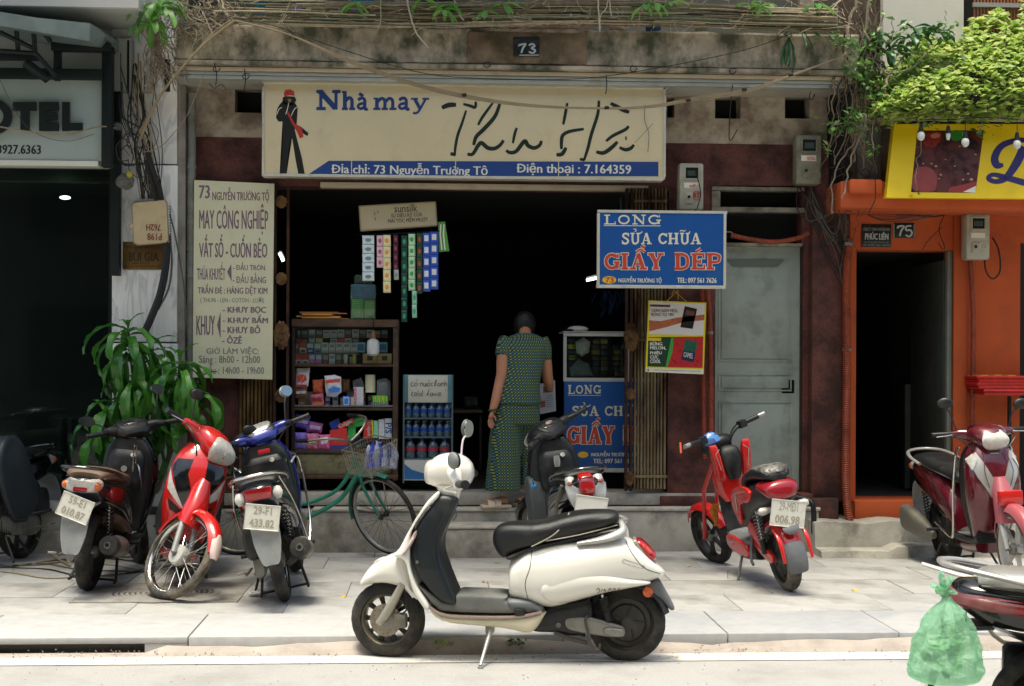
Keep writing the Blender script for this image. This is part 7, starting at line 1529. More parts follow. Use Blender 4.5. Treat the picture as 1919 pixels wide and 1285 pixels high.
t.part('floor_mat',body([(430,845),(470,900),(505,935),(560,955),(820,958),(955,945),(910,912),(800,908),(800,888),(640,882),(596,884),(580,900),(540,915),(500,890)],.142,.007,4,bev=.015),M_matg)
t.part('chrome_trim',MB().tube([(wq(470,925)[0],.155,wq(470,925)[1]),(wq(520,958)[0],.158,wq(520,958)[1]),(wq(600,972)[0],.158,wq(600,972)[1]),(wq(830,970)[0],.158,wq(830,970)[1]),(wq(950,948)[0],.156,wq(950,948)[1])],.008,8,5),mat('trim_pinkish','#a8938c',.25,metal=.5))
for s in (1,-1): t.part('passenger_peg',MB().box(wq(880,0)[0],wq(835,0)[0],s*.14-.03,s*.14+.03,wq(0,962)[1],wq(0,935)[1],.01),M_pk)
t.part('under_seat_step',body([(805,900),(905,903),(950,935),(955,948),(830,950),(806,930)],.155,.008,4,bev=.03),M_pg)
def WX(rows,ex=2.5): return [(wq(x,0)[0],wq(0,b_)[1],wq(0,a_)[1],hw,ex) for x,a_,b_,hw in rows]
t.part('rear_body',MB().hullx(WX([(808,770,890,.105),(818,740,905,.13),(850,712,915,.15),(890,688,925,.168),(950,670,940,.186),(1010,657,938,.198),(1100,648,910,.202),(1200,636,876,.190),(1290,634,858,.168),(1350,676,846,.145),(1405,728,826,.112),(1445,766,811,.072),(1463,784,799,.03)]),36,5),M_w)
t.part('side_cowl',MB().hullx(WX([(942,835,872,.15),(952,800,905,.188),(985,762,930,.193),(1040,738,926,.2005),(1120,736,904,.2035),(1210,756,877,.1935),(1300,788,858,.168),(1370,808,843,.138),(1400,820,834,.11)],2.4),32,5),M_w)
hulls_ = [(WX([(808,770,890,.105),(818,740,905,.13),(850,712,915,.15),(890,688,925,.168),(950,670,940,.186),(1010,657,938,.198),(1100,648,910,.202),(1200,636,876,.190),(1290,634,858,.168),(1350,676,846,.145),(1405,728,826,.112),(1445,766,811,.072),(1463,784,799,.03)]),2.5),(WX([(942,835,872,.15),(952,800,905,.188),(985,762,930,.193),(1040,738,926,.2005),(1120,736,904,.2035),(1210,756,877,.1935),(1300,788,858,.168),(1370,808,843,.138),(1400,820,834,.11)],2.4),2.4)]
def ysurf(cx,cy,which=(0,1)):
 x,z = wq(cx,cy); best = 0
 for w in which:
  rows,p = hulls_[w]; rr = cr_interp(rows,5)
  for r0,r1 in zip(rr,rr[1:]):
   if min(r0[0],r1[0]) <= x <= max(r0[0],r1[0]):
    f = (x-r0[0])/((r1[0]-r0[0]) or 1); z0,z1,hw = [r0[i]+(r1[i]-r0[i])*f for i in (1,2,3)]; d = abs(z-(z0+z1)/2)/max(1e-4,(z1-z0)/2)
    if d < 1: best = max(best,hw*(1-d**p)**(1/p))
 return best
def sline(pts,r,off=.0,k=6,which=(0,1)):
 q = cr_interp(pts,k); return MB().tube([(wq(*p)[0],ysurf(*p,which)+off,wq(*p)[1]) for p in q],r,5)
M_seam = mat('panel_gap','#3a382f',.7)
for q in ([(905,700),(900,760),(880,830),(893,905)],[(1296,652),(1322,700),(1372,760),(1440,790)],[(930,690),(1010,668),(1120,655),(1240,645)]): t.part('panel_gap',sline(q,.0022,-.0005,which=(0,)),M_seam)
o = MB()
sg = [[(1175,850),(1185,842),(1188,856),(1180,862)],[(1195,858),(1200,846)],[(1206,858),(1209,846),(1214,858)],[(1224,856),(1232,842),(1238,856)],[(1244,845),(1254,845),(1248,857)],[(1262,857),(1272,841)]]
for st_k in sg: o.ext(sline(st_k,.0028,.001,3))
t.part('script_badge',o,mat('badge_grey','#77746c',.4))
t.part('front_badge',MB().plate(W([(362,716),(372,700),(415,622),(424,624),(418,648),(380,712)]),.176,.006,k=3),mat('badge_pink','#b49a94',.4)); t.part('front_badge_inset',MB().plate(W([(369,706),(414,634),(416,645),(378,705)]),.178,.004,k=1,closed_smooth=False),M_w)
t.part('tail_emboss',sline([(1290,722),(1370,752),(1366,762),(1285,735),(1290,722)],.0016,.0,3),mat('emboss_grey','#a8a599',.5))
def stw(x,y,z): return (x,y*(.62+.38*min(1,max(0,(wq(738,0)[0]-x)/.22)))*(1-.25*max(0,min(1,(-.38-x)/.22))),z)
t.part('seat',body([(738,668),(744,622),(775,597),(830,588),(900,585),(965,575),(1030,556),(1100,540),(1180,534),(1245,536),(1268,550),(1262,585),(1210,610),(1120,632),(1000,655),(900,688),(835,712),(785,735),(756,712)],.155,bev=.06,wfn=stw,it=10),M_seatk)
t.part('seat_piping',MB().tube([(wq(905,680)[0],.151,wq(905,680)[1]+.004),(wq(965,655)[0],.157,wq(965,655)[1]+.012),(wq(1010,615)[0],.155,wq(1010,615)[1]),(wq(1045,575)[0],.12,wq(1045,575)[1]+.006),(wq(1060,548)[0],.05,wq(1060,548)[1]+.006)],.004,6,5).tube([(wq(965,655)[0],.156,wq(965,655)[1]+.004),(wq(1100,628)[0],.150,wq(1100,628)[1]+.002),(wq(1262,588)[0],.10,wq(1262,588)[1])],.0035,6,5),mat('piping_cream','#8f8b78',.5))
t.part('seat_base',body([(800,725),(900,683),(1000,655),(1250,600),(1255,622),(1000,672),(880,700),(820,738)],.13,.008,3,bev=.02),M_pk)
for s in (1,-1): t.part('grab_rail',MB().path([(wq(1095,662)[0],wq(1095,662)[1],.010,.022,2.5),(wq(1180,648)[0],wq(1180,648)[1],.017,.026,2.5),(wq(1250,628)[0],wq(1250,628)[1],.022,.022,2.5),(wq(1285,605)[0],wq(1285,605)[1],.022,.018,2.5),(wq(1275,568)[0],wq(1275,568)[1],.012,.014,2.5)],k=5).warp(lambda x,y,z: (x,y+s*(.150-.05*max(0,min(1,(z-.66)/.1))),z)),M_silp)
t.part('rail_bridge',MB().tube([(wq(1278,572)[0],.10,wq(1278,572)[1]),(wq(1300,575)[0],0,wq(1300,575)[1]),(wq(1278,572)[0],-.10,wq(1278,572)[1])],.014,10,5),M_silp); t.part('rail_post',body([(1262,575),(1300,590),(1312,650),(1280,655),(1268,620)],.05,.007,3,bev=.02),M_w)
t.part('tail_light',body([(1338,658),(1368,656),(1420,705),(1424,732),(1390,738),(1345,690)],.085,.006,4,bev=.03),M_lensr); t.part('tail_light_rim',body([(1332,662),(1345,655),(1398,735),(1385,742)],.088,.006,3,bev=.02),M_silp)
t.part('tail_light_inset',body([(1358,668),(1375,668),(1408,700),(1406,712),(1388,708)],.09,.005,2,bev=.02),mat('lens_bright','#c9463c',.15,coat=.6))
t.part('number_plate_guard',body([(1372,850),(1400,828),(1438,822),(1462,858),(1504,935),(1500,948),(1486,948),(1440,900),(1405,895)],.06,.007,5,bev=.02),M_pg)
xo,zo = wq(1391,870); t.part('side_reflector',MB().lathe([(.001,.075),(.026,.073),(.029,.066),(.029,.04),(.001,.04)],24,c=(xo,0,zo)),mat('orange_reflector','#cf5a22',.2,coat=.5))
t.part('under_body',body([(905,1034),(962,945),(1100,912),(1150,905),(1165,960),(1145,1040),(1080,1058),(1000,1045)],.10,.009,4,bev=.03),M_pk)
t.part('inner_mudguard',MB().arch((xr,Rw),Rw+.03,radians(15),radians(165),.075,.006,.03),M_pk)
t.part('swingarm',body([(1040,990),(1060,975),(1140,972),(1250,1000),(1290,1015),(1293,1050),(1240,1058),(1100,1040),(1050,1025)],.018,.006,4,bev=.014,wfn=lambda x,y,z: (x,y+.085,z)),mat('swingarm_silver','#8f8c82',.4,metal=.5,var=.15,dirt=('#57524a',.5,6,.5)))
t.part('axle_cover',body([(1212,1018),(1288,1022),(1285,1052),(1214,1045)],.010,.005,3,bev=.006,wfn=lambda x,y,z: (x,y+.112,z)),M_al)
a_,b_ = wq(1200,880),wq(1228,990); shock(t,(a_[0],.085,a_[1]),(b_[0],.09,b_[1]),M_pk,.022)
t.part('swing_pivot',MB().cyl((wq(1018,1008)[0],-.11,wq(1018,1008)[1]),(wq(1018,1008)[0],.11,wq(1018,1008)[1]),.014,10),M_al)
t.part('centre_stand',MB().tube([(wq(1000,1040)[0],.09,wq(1000,1040)[1]),(wq(1060,1062)[0],.10,wq(1060,1062)[1]),(wq(1140,1082)[0],.10,wq(1140,1082)[1])],.012,8,3).tube([(wq(1140,965)[0],.11,wq(1140,965)[1]),(wq(1130,985)[0],.125,wq(1130,985)[1]),(wq(1145,1050)[0],.13,wq(1145,1050)[1]),(wq(1155,1088)[0],.13,wq(1155,1088)[1]),(wq(1185,1105)[0],.13,wq(1185,1105)[1]),(wq(1190,1080)[0],.13,wq(1190,1080)[1])],.007,8,4),mat('stand_steel','#5b5850',.45,metal=.7,dirt=('#3a3228',.5,9,.5)))
t.part('centre_stand_leg',MB().tube([(wq(1000,1040)[0],-.09,wq(1000,1040)[1]),(wq(1130,1078)[0],-.10,wq(1130,1078)[1])],.012,8),M_rimk)
t.part('side_stand',MB().tube([(wq(733,1015)[0],.10,wq(733,1015)[1]),(wq(730,1050)[0],.13,wq(730,1050)[1]),(wq(712,1110)[0],.20,wq(712,1110)[1]-.005),(wq(700,1175)[0],.255,.012)],[.013,.013,.010,.010],10),M_silp)
t.part('stand_foot',MB().box(wq(712,0)[0],wq(690,0)[0],.24,.275,.0,.012,.004),M_silp); t.part('stand_bracket',MB().box(wq(750,0)[0],wq(712,0)[0],.085,.125,wq(0,1045)[1],wq(0,1005)[1],.008),M_al); t.part('stand_spring',coil(MB(),(wq(724,1040)[0],.12,wq(724,1040)[1]),(wq(712,1100)[0],.175,wq(712,1100)[1]),.008,9,.0022),M_al)
fk = bpy.data.objects.new('fork',None); COL.objects.link(fk); fk.parent = t.root; fk.location = (xf,0,Rw); fk.rotation_euler = (0,0,steer_w)
for s in (1,-1): new('fork_leg',MB().tube([(.03,s*.075,-.015),(-.01,s*.08,.035),(-.06,s*.08,.12),(-.10,s*.075,.20)],[.020,.026,.024,.019],12,4).data(),mat('fork_grey','#a19c8d',.4,metal=.4,dirt=('#7a7467',.4,6,.54)),fk)
new('axle_nut',MB().cyl((0,-.085,0),(0,.098,0),.013,6).data(),M_al,fk); new('brake_caliper',MB().box(-.125,-.055,.040,.088,-.035,.045,.012).data(),mat('caliper_grey','#7b776a',.5,metal=.4,dirt=('#3a372f',.6,10,.5)),fk)
new('brake_hose',MB().tube([(-.09,.08,.04),(-.13,.09,.07),(-.12,.08,.14),(-.10,.06,.2)],.005,6,4).data(),M_pk,fk)
hs0 = Matrix.Translation((0,0,0))
def hw_(x,y,z): return (x,y*(1-.25*abs((z-1.03)/.1)**2 if abs(z-1.03) < .16 else .6),z)
t.part('headset_cowl',MB().hullx(WX([(452,368,408,.045),(464,338,428,.082),(495,310,442,.104),(535,297,452,.116),(580,298,458,.12),(618,312,446,.11),(645,338,420,.08),(655,366,396,.03)],2.3),32,5),M_w)
t.part('headset_neck',MB().hullz([(wq(0,500)[1],wq(592,0)[0],wq(520,0)[0],.06,2.4),(wq(0,465)[1],wq(600,0)[0],wq(505,0)[0],.085,2.4),(wq(0,430)[1],wq(610,0)[0],wq(490,0)[0],.10,2.4)]),M_w)
t.part('headlight',MB().hullx(WX([(441,372,392,.02),(446,345,418,.055),(458,330,430,.075),(475,325,434,.08)],2.2),24,4),M_lensc)
t.part('headlight_rim',MB().tube([(wq(487,318+54+54*sin(a))[0]-.01*cos(a),.088*cos(a),wq(0,372+52*sin(a))[1]) for a in [2*pi*i/20 for i in range(20)]],.007,8,closed=True),M_w)
Hs = Matrix.Translation((wq(560,0)[0],0,0)) @ Matrix.Rotation(steer_w-radians(4),4,'Z') @ Matrix.Translation((-wq(560,0)[0],0,0))
gn,gf = wq(610,450),wq(622,345)
for s,(a,b,c) in ((1,((575,410),(600,440),(632,480))),(-1,((575,372),(625,345),(672,335)))):
 A,B,C = [Vector((wq(*p)[0],0,wq(*p)[1])) for p in (a,b,c)]
 A.y,B.y,C.y = s*.10,s*.20,s*.335
 A.z = wq(0,375)[1]-.0; B.z = (wq(*b)[1]+wq(0,392)[1])/2; C.z = wq(0,405)[1]+(-.005 if s > 0 else .0)
 C.x = wq(640,0)[0] if s > 0 else wq(632,0)[0]; B.x = wq(600,0)[0]
 t.part('handlebar_arm',MB().tube([tuple(A),tuple((A+B)/2),tuple(B)],[.042,.034,.024],12,3),M_w)
 t.part('grip',MB().tube([tuple(B),tuple((B+C)/2),tuple(C)],[.018,.020,.018],14).cyl(tuple(C),tuple(C+Vector((0,s*.01,0))),.024,14),M_pk)
 t.part('grip_rings',MB().tube([tuple(B.lerp(C,.35)),tuple(B.lerp(C,.4))],.0215,12).tube([tuple(B.lerp(C,.6)),tuple(B.lerp(C,.65))],.0215,12),M_pg)
 t.part('brake_lever',MB().tube([tuple(B+Vector((.03,-s*.02,-.01))),tuple(B+Vector((.075,s*.03,-.03))),tuple(C+Vector((.06,-s*.04,-.045))),tuple(C+Vector((.05,-s*.01,-.05)))],[.010,.009,.008,.007],8,4,flat=.6),M_silp)
 t.part('switch_housing',MB().tube([tuple(B+Vector((0,-s*.03,0))),tuple(B+Vector((0,s*.015,0)))],.027,12),M_w)
h1 = Vector((wq(588,0)[0],.20,wq(0,318)[1])); mirror(t,(wq(580,0)[0],.12,wq(0,375)[1]),h1,(-.75,-.55,.05),M_pgd,.050,.046)
h2 = Vector((wq(612,0)[0],-.24,wq(0,178)[1]-.03)); mirror(t,(wq(588,0)[0],-.14,wq(0,345)[1]),h2,(-.80,.60,0),M_pg,.040,.052,stem=mat('stalk_white','#c9b6bd',.3))
t.part('key_ring',MB().tube([(wq(578,0)[0],.04,wq(0,530)[1]),(wq(584,0)[0],.05,wq(0,560)[1]),(wq(570,0)[0],.05,wq(0,580)[1])],.004,6,3),M_al)
# ================================================================== PERSON
def skinpt(px,py,Y): return tuple(P(px,py,Y))
YW0 = 11.30
M_skin = mat('skin','#b07a5c',.5,var=.06,vs=12,spec=.4)
b = MB()
def limb(pts,rs,n=14,k=4): b.tube([skinpt(*p) for p in pts],rs,n,k)
for a_,b_ in ((968,760),(968,720),(978,680),(983,648)): pass
def ering(rows,n=20): return [[(P(px,py,Y).x+a*cos(q),Y+d*sin(q),P(px,py,Y).z) for q in [2*pi*j/n for j in range(n)]] for px,py,Y,a,d in cr_interp(rows,4)]
b.rings(ering([(968,790,11.30,.13,.09),(968,740,11.30,.14,.09),(972,715,11.31,.13,.085),(978,680,11.33,.14,.085),(982,652,11.35,.145,.085),(984,636,11.37,.10,.06),(984,628,11.38,.05,.05)]))
limb([(984,638,11.37),(984,628,11.43),(984,621,11.48)],[.055,.048,.05])
hc = P(983,612,11.56); b.ell(tuple(hc),.075,.095,.105,18,12)
b.ell(tuple(P(983,619,11.66)),.018,.028,.03,8,6)   # nose and chin, turned to the shop
b.ell(tuple(P(984,629,11.62)),.035,.03,.025,8,6)
for s in (-17,17): b.ell(tuple(P(983+s,615,11.55)),.012,.02,.03,8,6)
limb([(948,640,11.33),(943,668,11.30),(941,700,11.27),(938,712,11.26),(930,745,11.22),(923,770,11.20)],[.046,.053,.048,.045,.039,.029])
limb([(1012,640,11.36),(1021,670,11.38),(1025,700,11.42),(1027,713,11.45),(1030,722,11.55),(1030,728,11.68)],[.046,.051,.047,.044,.037,.028])
def hand(wr,palm,tips,thumb,ps=1.0):
 w,p = Vector(wr),Vector(palm); b.tube([tuple(w),tuple((w+p)/2),tuple(p)],[.024,.034*ps,.032*ps],10,2,flat=.55)
 for base,mid,tip,r in tips: b.tube([tuple(p+Vector(base)*.4),tuple(Vector(mid)+p),tuple(Vector(tip)+p)],[r*1.05,r,r*.8],7,3)
 b.tube([tuple((w+p)/2),tuple((w+p)/2+Vector(thumb[0])),tuple((w+p)/2+Vector(thumb[1]))],[.012,.010,.008],7,3)
w1 = P(923,770,11.20); p1 = P(919,783,11.19)
hand(w1,p1,[((-.02,-.006,-.01),(-.014,-.012,-.05),(-.002,-.012,-.078),.0085),((-.007,0,-.01),(.0,-.004,-.06),(.012,-.004,-.088),.009),((.006,.004,-.01),(.014,.004,-.056),(.022,.004,-.082),.0088),((.02,.01,-.01),(.028,.012,-.044),(.034,.012,-.064),.0075)],((.026,-.01,-.018),(.034,-.014,-.05)))
w2 = P(1030,728,11.68); p2 = w2+Vector((.0,.07,-.01))
hand(w2,p2,[((-.02,.01,0),(-.02,.05,-.012),(-.02,.06,-.035),.0085),((-.007,.012,0),(-.006,.055,-.012),(-.006,.066,-.04),.009),((.007,.012,0),(.008,.052,-.012),(.008,.062,-.038),.0088),((.02,.008,0),(.021,.042,-.01),(.021,.05,-.03),.0075)],((-.03,.02,.01),(-.03,.06,.0)))
gz = zP1+.03
def foot(ax,ay,tx,ty,Y0,Y1f):
 a = P(ax,ay,Y0); t_ = P(tx,ty,Y1f)
 b.tube([(a.x,a.y,a.z+.30),(a.x,a.y,a.z+.12),(a.x,a.y,a.z+.02)],[.055,.040,.033],12,3)
 d = Vector((t_.x-a.x,t_.y-a.y,0)); z0 = gz+.035
 pts = [a+Vector((.03,0,-a.z+z0+.005)),Vector((a.x,a.y,z0+.025)),Vector((a.x,a.y,z0+.02))+d*.45,Vector((a.x,a.y,z0+.004))+d*.85]
 b.tube([tuple(pts[0]),tuple(pts[1]),tuple(pts[2]),tuple(pts[3])],[.028,.038,.034,.026],12,4,flat=.75)
 sd = Vector((-d.y,d.x,0)).normalized()
 for k in range(5):
  o = sd*(-.030+.015*k); L = (1.04,1.0,.97,.93,.88)[k if d.x < 0 else 4-k]; q = Vector((a.x,a.y,z0-.002))+d*.82+o; b.tube([tuple(q),tuple(Vector((a.x,a.y,z0-.006))+d*L*1.0+o*1.1)],[.011,.009],7)
 return a,d
A1 = foot(944,928,908,946,11.28,11.24); A2 = foot(984,922,970,941,11.41,11.35)
for (x0,y0,Y0),(x1,y1,Y1_) in (((955,770,11.30),(944,900,11.28)),((986,770,11.34),(986,900,11.41))): limb([(x0,y0,Y0),((x0+x1)/2,(y0+y1)/2,(Y0+Y1_)/2),(x1,y1,Y1_)],[.085,.062,.05])
pm = remeshed(b,.0065,4,.5)
pp = P(955,950,11.3)
pr_ = Thing('person','x','person',(pp.x,11.3,gz))
pr_.root['label'] = 'woman in matching green patterned blouse and trousers, her back turned, standing at the shop opening'
pr_.wp('body',pm,M_skin,ang=80)
def cloth():
 m = bpy.data.materials.new('patterned_cloth'); m.use_nodes = True; N = m.node_tree.nodes; L = m.node_tree.links; bs_ = N['Principled BSDF']; bs_.inputs['Roughness'].default_value = .85
 tc = N.new('ShaderNodeTexCoord'); sp = N.new('ShaderNodeSeparateXYZ'); L.new(tc.outputs['Object'],sp.inputs[0])
 def mth(op,a,b_=None):
  n = N.new('ShaderNodeMath'); n.operation = op
  for i,v in enumerate((a,b_)):
   if v is None: continue
   if isinstance(v,(int,float)): n.inputs[i].default_value = v
   else: L.new(v,n.inputs[i])
  return n.outputs[0]
 k = 2*pi/.0235
 x = mth('ADD',sp.outputs[0],mth('MULTIPLY',sp.outputs[1],.8))
 cx = mth('COSINE',mth('MULTIPLY',x,k)); cz = mth('COSINE',mth('MULTIPLY',sp.outputs[2],k)); s1 = mth('ADD',cx,cz)        # dots at both lattices: + yellow, - blue
 def mixc(prev,fac,c):
  mx = N.new('ShaderNodeMix'); mx.data_type = 'RGBA'; L.new(fac,mx.inputs[0])
  if isinstance(prev,tuple): mx.inputs[6].default_value = (*prev,1)
  else: L.new(prev,mx.inputs[6])
  mx.inputs[7].default_value = (*c,1); return mx.outputs[2]
 base = hx('#142e26'); c = mixc(base,mth('GREATER_THAN',mth('ABSOLUTE',s1),.75),hx('#2f5544')); c = mixc(c,mth('GREATER_THAN',s1,1.3),hx('#a3a53c')); c = mixc(c,mth('LESS_THAN',s1,-1.3),hx('#4d7590'))
 c = mixc(c,mth('GREATER_THAN',mth('ABSOLUTE',s1),1.88),hx('#12281f')); L.new(c,bs_.inputs['Base Color'])
 n = N.new('ShaderNodeTexNoise'); n.inputs['Scale'].default_value = 9; bn = N.new('ShaderNodeBump'); bn.inputs['Strength'].default_value = .7; bn.inputs['Distance'].default_value = .02; L.new(tc.outputs['Object'],n.inputs['Vector']); L.new(n.outputs['Fac'],bn.inputs['Height']); L.new(bn.outputs[0],bs_.inputs['Normal'])
 return m
M_cl = cloth()
def garment(rows,n=40,seed=0,amp=.0,nf=9):
 """rows: (px, py, Y, half width m, half depth m)"""
 rg = []; rnd = random.Random(seed); ph = rnd.uniform(0,6)
 R0 = cr_interp(rows,5)
 for i,(px,py,Y,a,d) in enumerate(R0):
  c = P(px,py,Y); f = i/(len(R0)-1)
  rg.append([(c.x+(a+amp*f*sin(nf*t_+ph))*cos(t_)*1.0,Y+(d+amp*f*cos(nf*t_+ph*1.3))*sin(t_),c.z+.004*sin(3*t_+f*7)) for t_ in [2*pi*j/n for j in range(n)]])
 return rg
def cloth_part(name,mbs,vox=.009,it=5): pr_.wp(name,remeshed(mbs,vox,it),M_cl,ang=80)
bl_ = MB().rings(garment([(984,624,11.385,.060,.055),(983,630,11.37,.125,.07),(982,638,11.36,.165,.095),(981,655,11.34,.178,.115),(980,680,11.33,.168,.12),(976,705,11.31,.160,.12),(972,728,11.30,.170,.13),(970,748,11.30,.186,.142),(969,757,11.30,.190,.146)]))
for pts,rs in ((((950,634,11.345),(944,650,11.32),(942,667,11.295)),(.060,.062,.061)),(((1014,634,11.36),(1020,652,11.37),(1021,674,11.385)),(.058,.060,.056))): bl_.tube([skinpt(*p) for p in pts],list(rs),18,4)
cloth_part('blouse',bl_)
tr_ = MB().rings(garment([(970,742,11.30,.150,.115),(969,752,11.30,.170,.13),(967,775,11.30,.190,.135),(966,795,11.30,.195,.13)],seed=1))
tr_.rings(garment([(955,778,11.295,.115,.125),(948,810,11.28,.125,.115),(946,850,11.27,.128,.115),(944,890,11.26,.132,.115),(943,919,11.26,.138,.115)],seed=2,amp=.012,nf=7))
tr_.rings(garment([(988,778,11.33,.10,.105),(989,810,11.37,.105,.10),(990,850,11.40,.105,.10),(990,885,11.42,.108,.10),(990,908,11.42,.11,.10)],seed=3,amp=.012,nf=7))
cloth_part('trousers',tr_)
hr = MB().ell(tuple(hc+Vector((0,-.012,.02))),.092,.100,.112,20,12).ell(tuple(hc+Vector((.0,-.05,-.035))),.07,.06,.06,14,8)
pr_.wp('hair',remeshed(hr,.008,4),mat('black_hair','#050505',.55,bump=1,bs=80))
M_sand = mat('cream_sandal','#cdbfa4',.6,var=.05)
for (a,d) in (A1,A2):
 e = bpy.data.objects.new('sandal',None); COL.objects.link(e); e.parent = pr_.root; e.empty_display_size = .03
 L_ = d.length; hd = atan2(d.y,d.x); e.matrix_local = pr_.inv @ (Matrix.Translation((a.x,a.y,gz)) @ Matrix.Rotation(hd,4,'Z'))
 new('sole',MB().box(-.055,L_*1.1+.01,-.046,.046,.0,.026,.010).data(),M_sand,e)
 new('strap',MB().arch((L_*.70,.012),.052,radians(0),radians(180),.030,.004,0).xf(Matrix.Translation((L_*.70,0,0)) @ Matrix.Rotation(pi/2,4,'Z') @ Matrix.Translation((-L_*.70,0,0))).data(),M_sand,e)
 new('strap',MB().arch((L_*.36,.018),.056,radians(0),radians(180),.022,.004,0).xf(Matrix.Translation((L_*.36,0,0)) @ Matrix.Rotation(pi/2,4,'Z') @ Matrix.Translation((-L_*.36,0,0))).data(),M_sand,e)
w_ = P(923.5,768,11.20); pr_.wp('bracelet',MB().tube([(w_.x+.033*cos(t_),w_.y+.033*sin(t_),w_.z+.006*cos(t_)) for t_ in [2*pi*i/16 for i in range(16)]],.007,8,closed=True),mat('jade_dark','#1f3a30',.3))
f_ = P(915,789,11.175); pr_.wp('ring',MB().tube([(f_.x+.010*cos(t_),f_.y+.010*sin(t_),f_.z) for t_ in [2*pi*i/10 for i in range(10)]],.0025,6,closed=True),mat('gold_ring','#b08a3a',.3,metal=1))
pa = Thing('printed_paper','printed paper with photos held in front of the woman','paper',tuple(P(1022,776,11.72)))
pa.wp('sheet',MB().rings([[tuple(P(x,y,11.70)) for x,y in ((1008,720),(1040,712),(1042,770),(1012,776))],[tuple(P(x,y,11.702)) for x,y in ((1008,720),(1040,712),(1042,770),(1012,776))]]),mat('paper_pale','#a3a6ac',.7),smooth=False)
for i,(q,c) in enumerate((([(1018,724),(1036,721),(1036,734),(1018,736)],'#5f4234'),([(1012,752),(1022,750),(1022,762),(1013,764)],'#8a4e34'))): pa.wp('print_photo',poly(q,11.70,.001),mat('pp'+c[1:],c,.6),smooth=False)
for i in range(6): pa.wp('print_line',poly([(1024,742+i*4),(1037,740+i*4),(1037,741+i*4),(1024,743+i*4)],11.70,.001),mat('pp_line','#5a6a8a',.6),smooth=False)
# ================================================================== GREENERY
M_drac = leafy('dracaena_leaf',(.035,.15,.022),(.10,.30,.04),rough=.25,trans=.25)
def attach_random(m):  # per-object instead of per-island variety for single leaves
 N = m.node_tree.nodes; L = m.node_tree.links; oi = N.new('ShaderNodeObjectInfo'); cr = [n for n in N if n.type == 'VALTORGB'][0]; L.new(oi.outputs['Random'],cr.inputs[0])
attach_random(M_drac)
def leafmesh(L_,w,droop,wave,seed,n=10):
 rnd = random.Random(seed); mb = MB(); rows = []; ang = .55; x = z = 0; ph = rnd.uniform(0,6)
 for i in range(n+1):
  f = i/n; ww = w*(.28+.72*sin(min(1,f*1.5)*pi/2))*(1-max(0,(f-.72)/.28)**2.2); wv = wave*sin(f*14+ph)
  c = Vector((x,0,z)); up = Vector((-sin(ang),0,cos(ang)))
  rows.append([c+Vector((0,-ww,0))+up*(ww*.35+wv),c-up*.002,c+Vector((0,ww,0))+up*(ww*.35-wv)])
  x += L_/n*cos(ang); z += L_/n*sin(ang); ang -= droop/n*(1.5-.6*f)
 vs = [tuple(p) for r in rows for p in r]; fs = []
 for i in range(n):
  for j in range(2): a = i*3+j; fs.append((a,a+1,a+4,a+3))
 return MB().add(vs,fs)
lm = [leafmesh(.44,.046,1.75,.012,1),leafmesh(.38,.041,1.5,.010,2),leafmesh(.48,.048,2.0,.014,3),leafmesh(.34,.038,1.3,.008,4),leafmesh(.26,.026,.9,.005,5)]
lmd = []
for m_ in lm:
 me = m_.data('leaf'); me.materials.append(M_drac); lmd.append(me)
YD = 10.95
dpl = Thing('dracaena_plant','big leafy green dracaena with long drooping leaves in front of the marble pillar','potted plant',tuple(G(285,1030,ZS)))
base = G(285,1030,ZS)
stems = [((240,612),11.0,30),((338,672),10.85,26),((215,740),11.02,16),((300,700),11.05,20),((365,722),10.95,14),((196,770),10.9,12),((270,770),11.02,16),((285,645),11.1,14),((250,690),10.92,16)]
random.seed(31); nl = 0
M_stem = mat('stem_brown',(.14,.11,.07),.9,var=.2,bump=1)
inv_ = dpl.inv
for (px,py),Y,n in stems:
 top = P(px,py,Y); dpl.wp('stem',MB().tube([(base.x+random.uniform(-.06,.06),base.y+random.uniform(-.06,.06),ZS+.25),((base.x+top.x)/2+random.uniform(-.05,.05),(base.y+Y)/2,top.z*.5+.1),tuple(top-Vector((0,0,.03)))],[.016,.014,.011],8,4),M_stem)
 for i in range(n):
  f = i/n; az = i*2.4+random.uniform(-.3,.3); dz = -.26*f
  k = 4 if i < 3 else random.choice((0,1,2,0,2,3 if i < n*.4 else 0))
  o = new('leaf',lmd[k],None,dpl.root); nl += 1
  Mx = inv_ @ (Matrix.Translation(top+Vector((0,0,dz))) @ Matrix.Rotation(az,4,'Z') @ Matrix.Rotation(radians(random.uniform(-8,22)+(52*f)-(38 if i < 3 else 0)),4,'Y') @ Matrix.Scale(random.uniform(.78,1.05)*(.8 if i < 3 else 1),4))
  o.matrix_local = Mx
pot = MB().lathe([(.001,0),(.14,0),(.18,.30),(.195,.32),(.195,.36),(.17,.36),(.165,.30),(.001,.29)],24,axis='Z',c=(base.x,base.y,ZS)); dpl.wp('pot',pot,mat('dark_pot',(.05,.035,.03),.7,var=.2,dirt=((.12,.1,.08),.5,5,.5)))
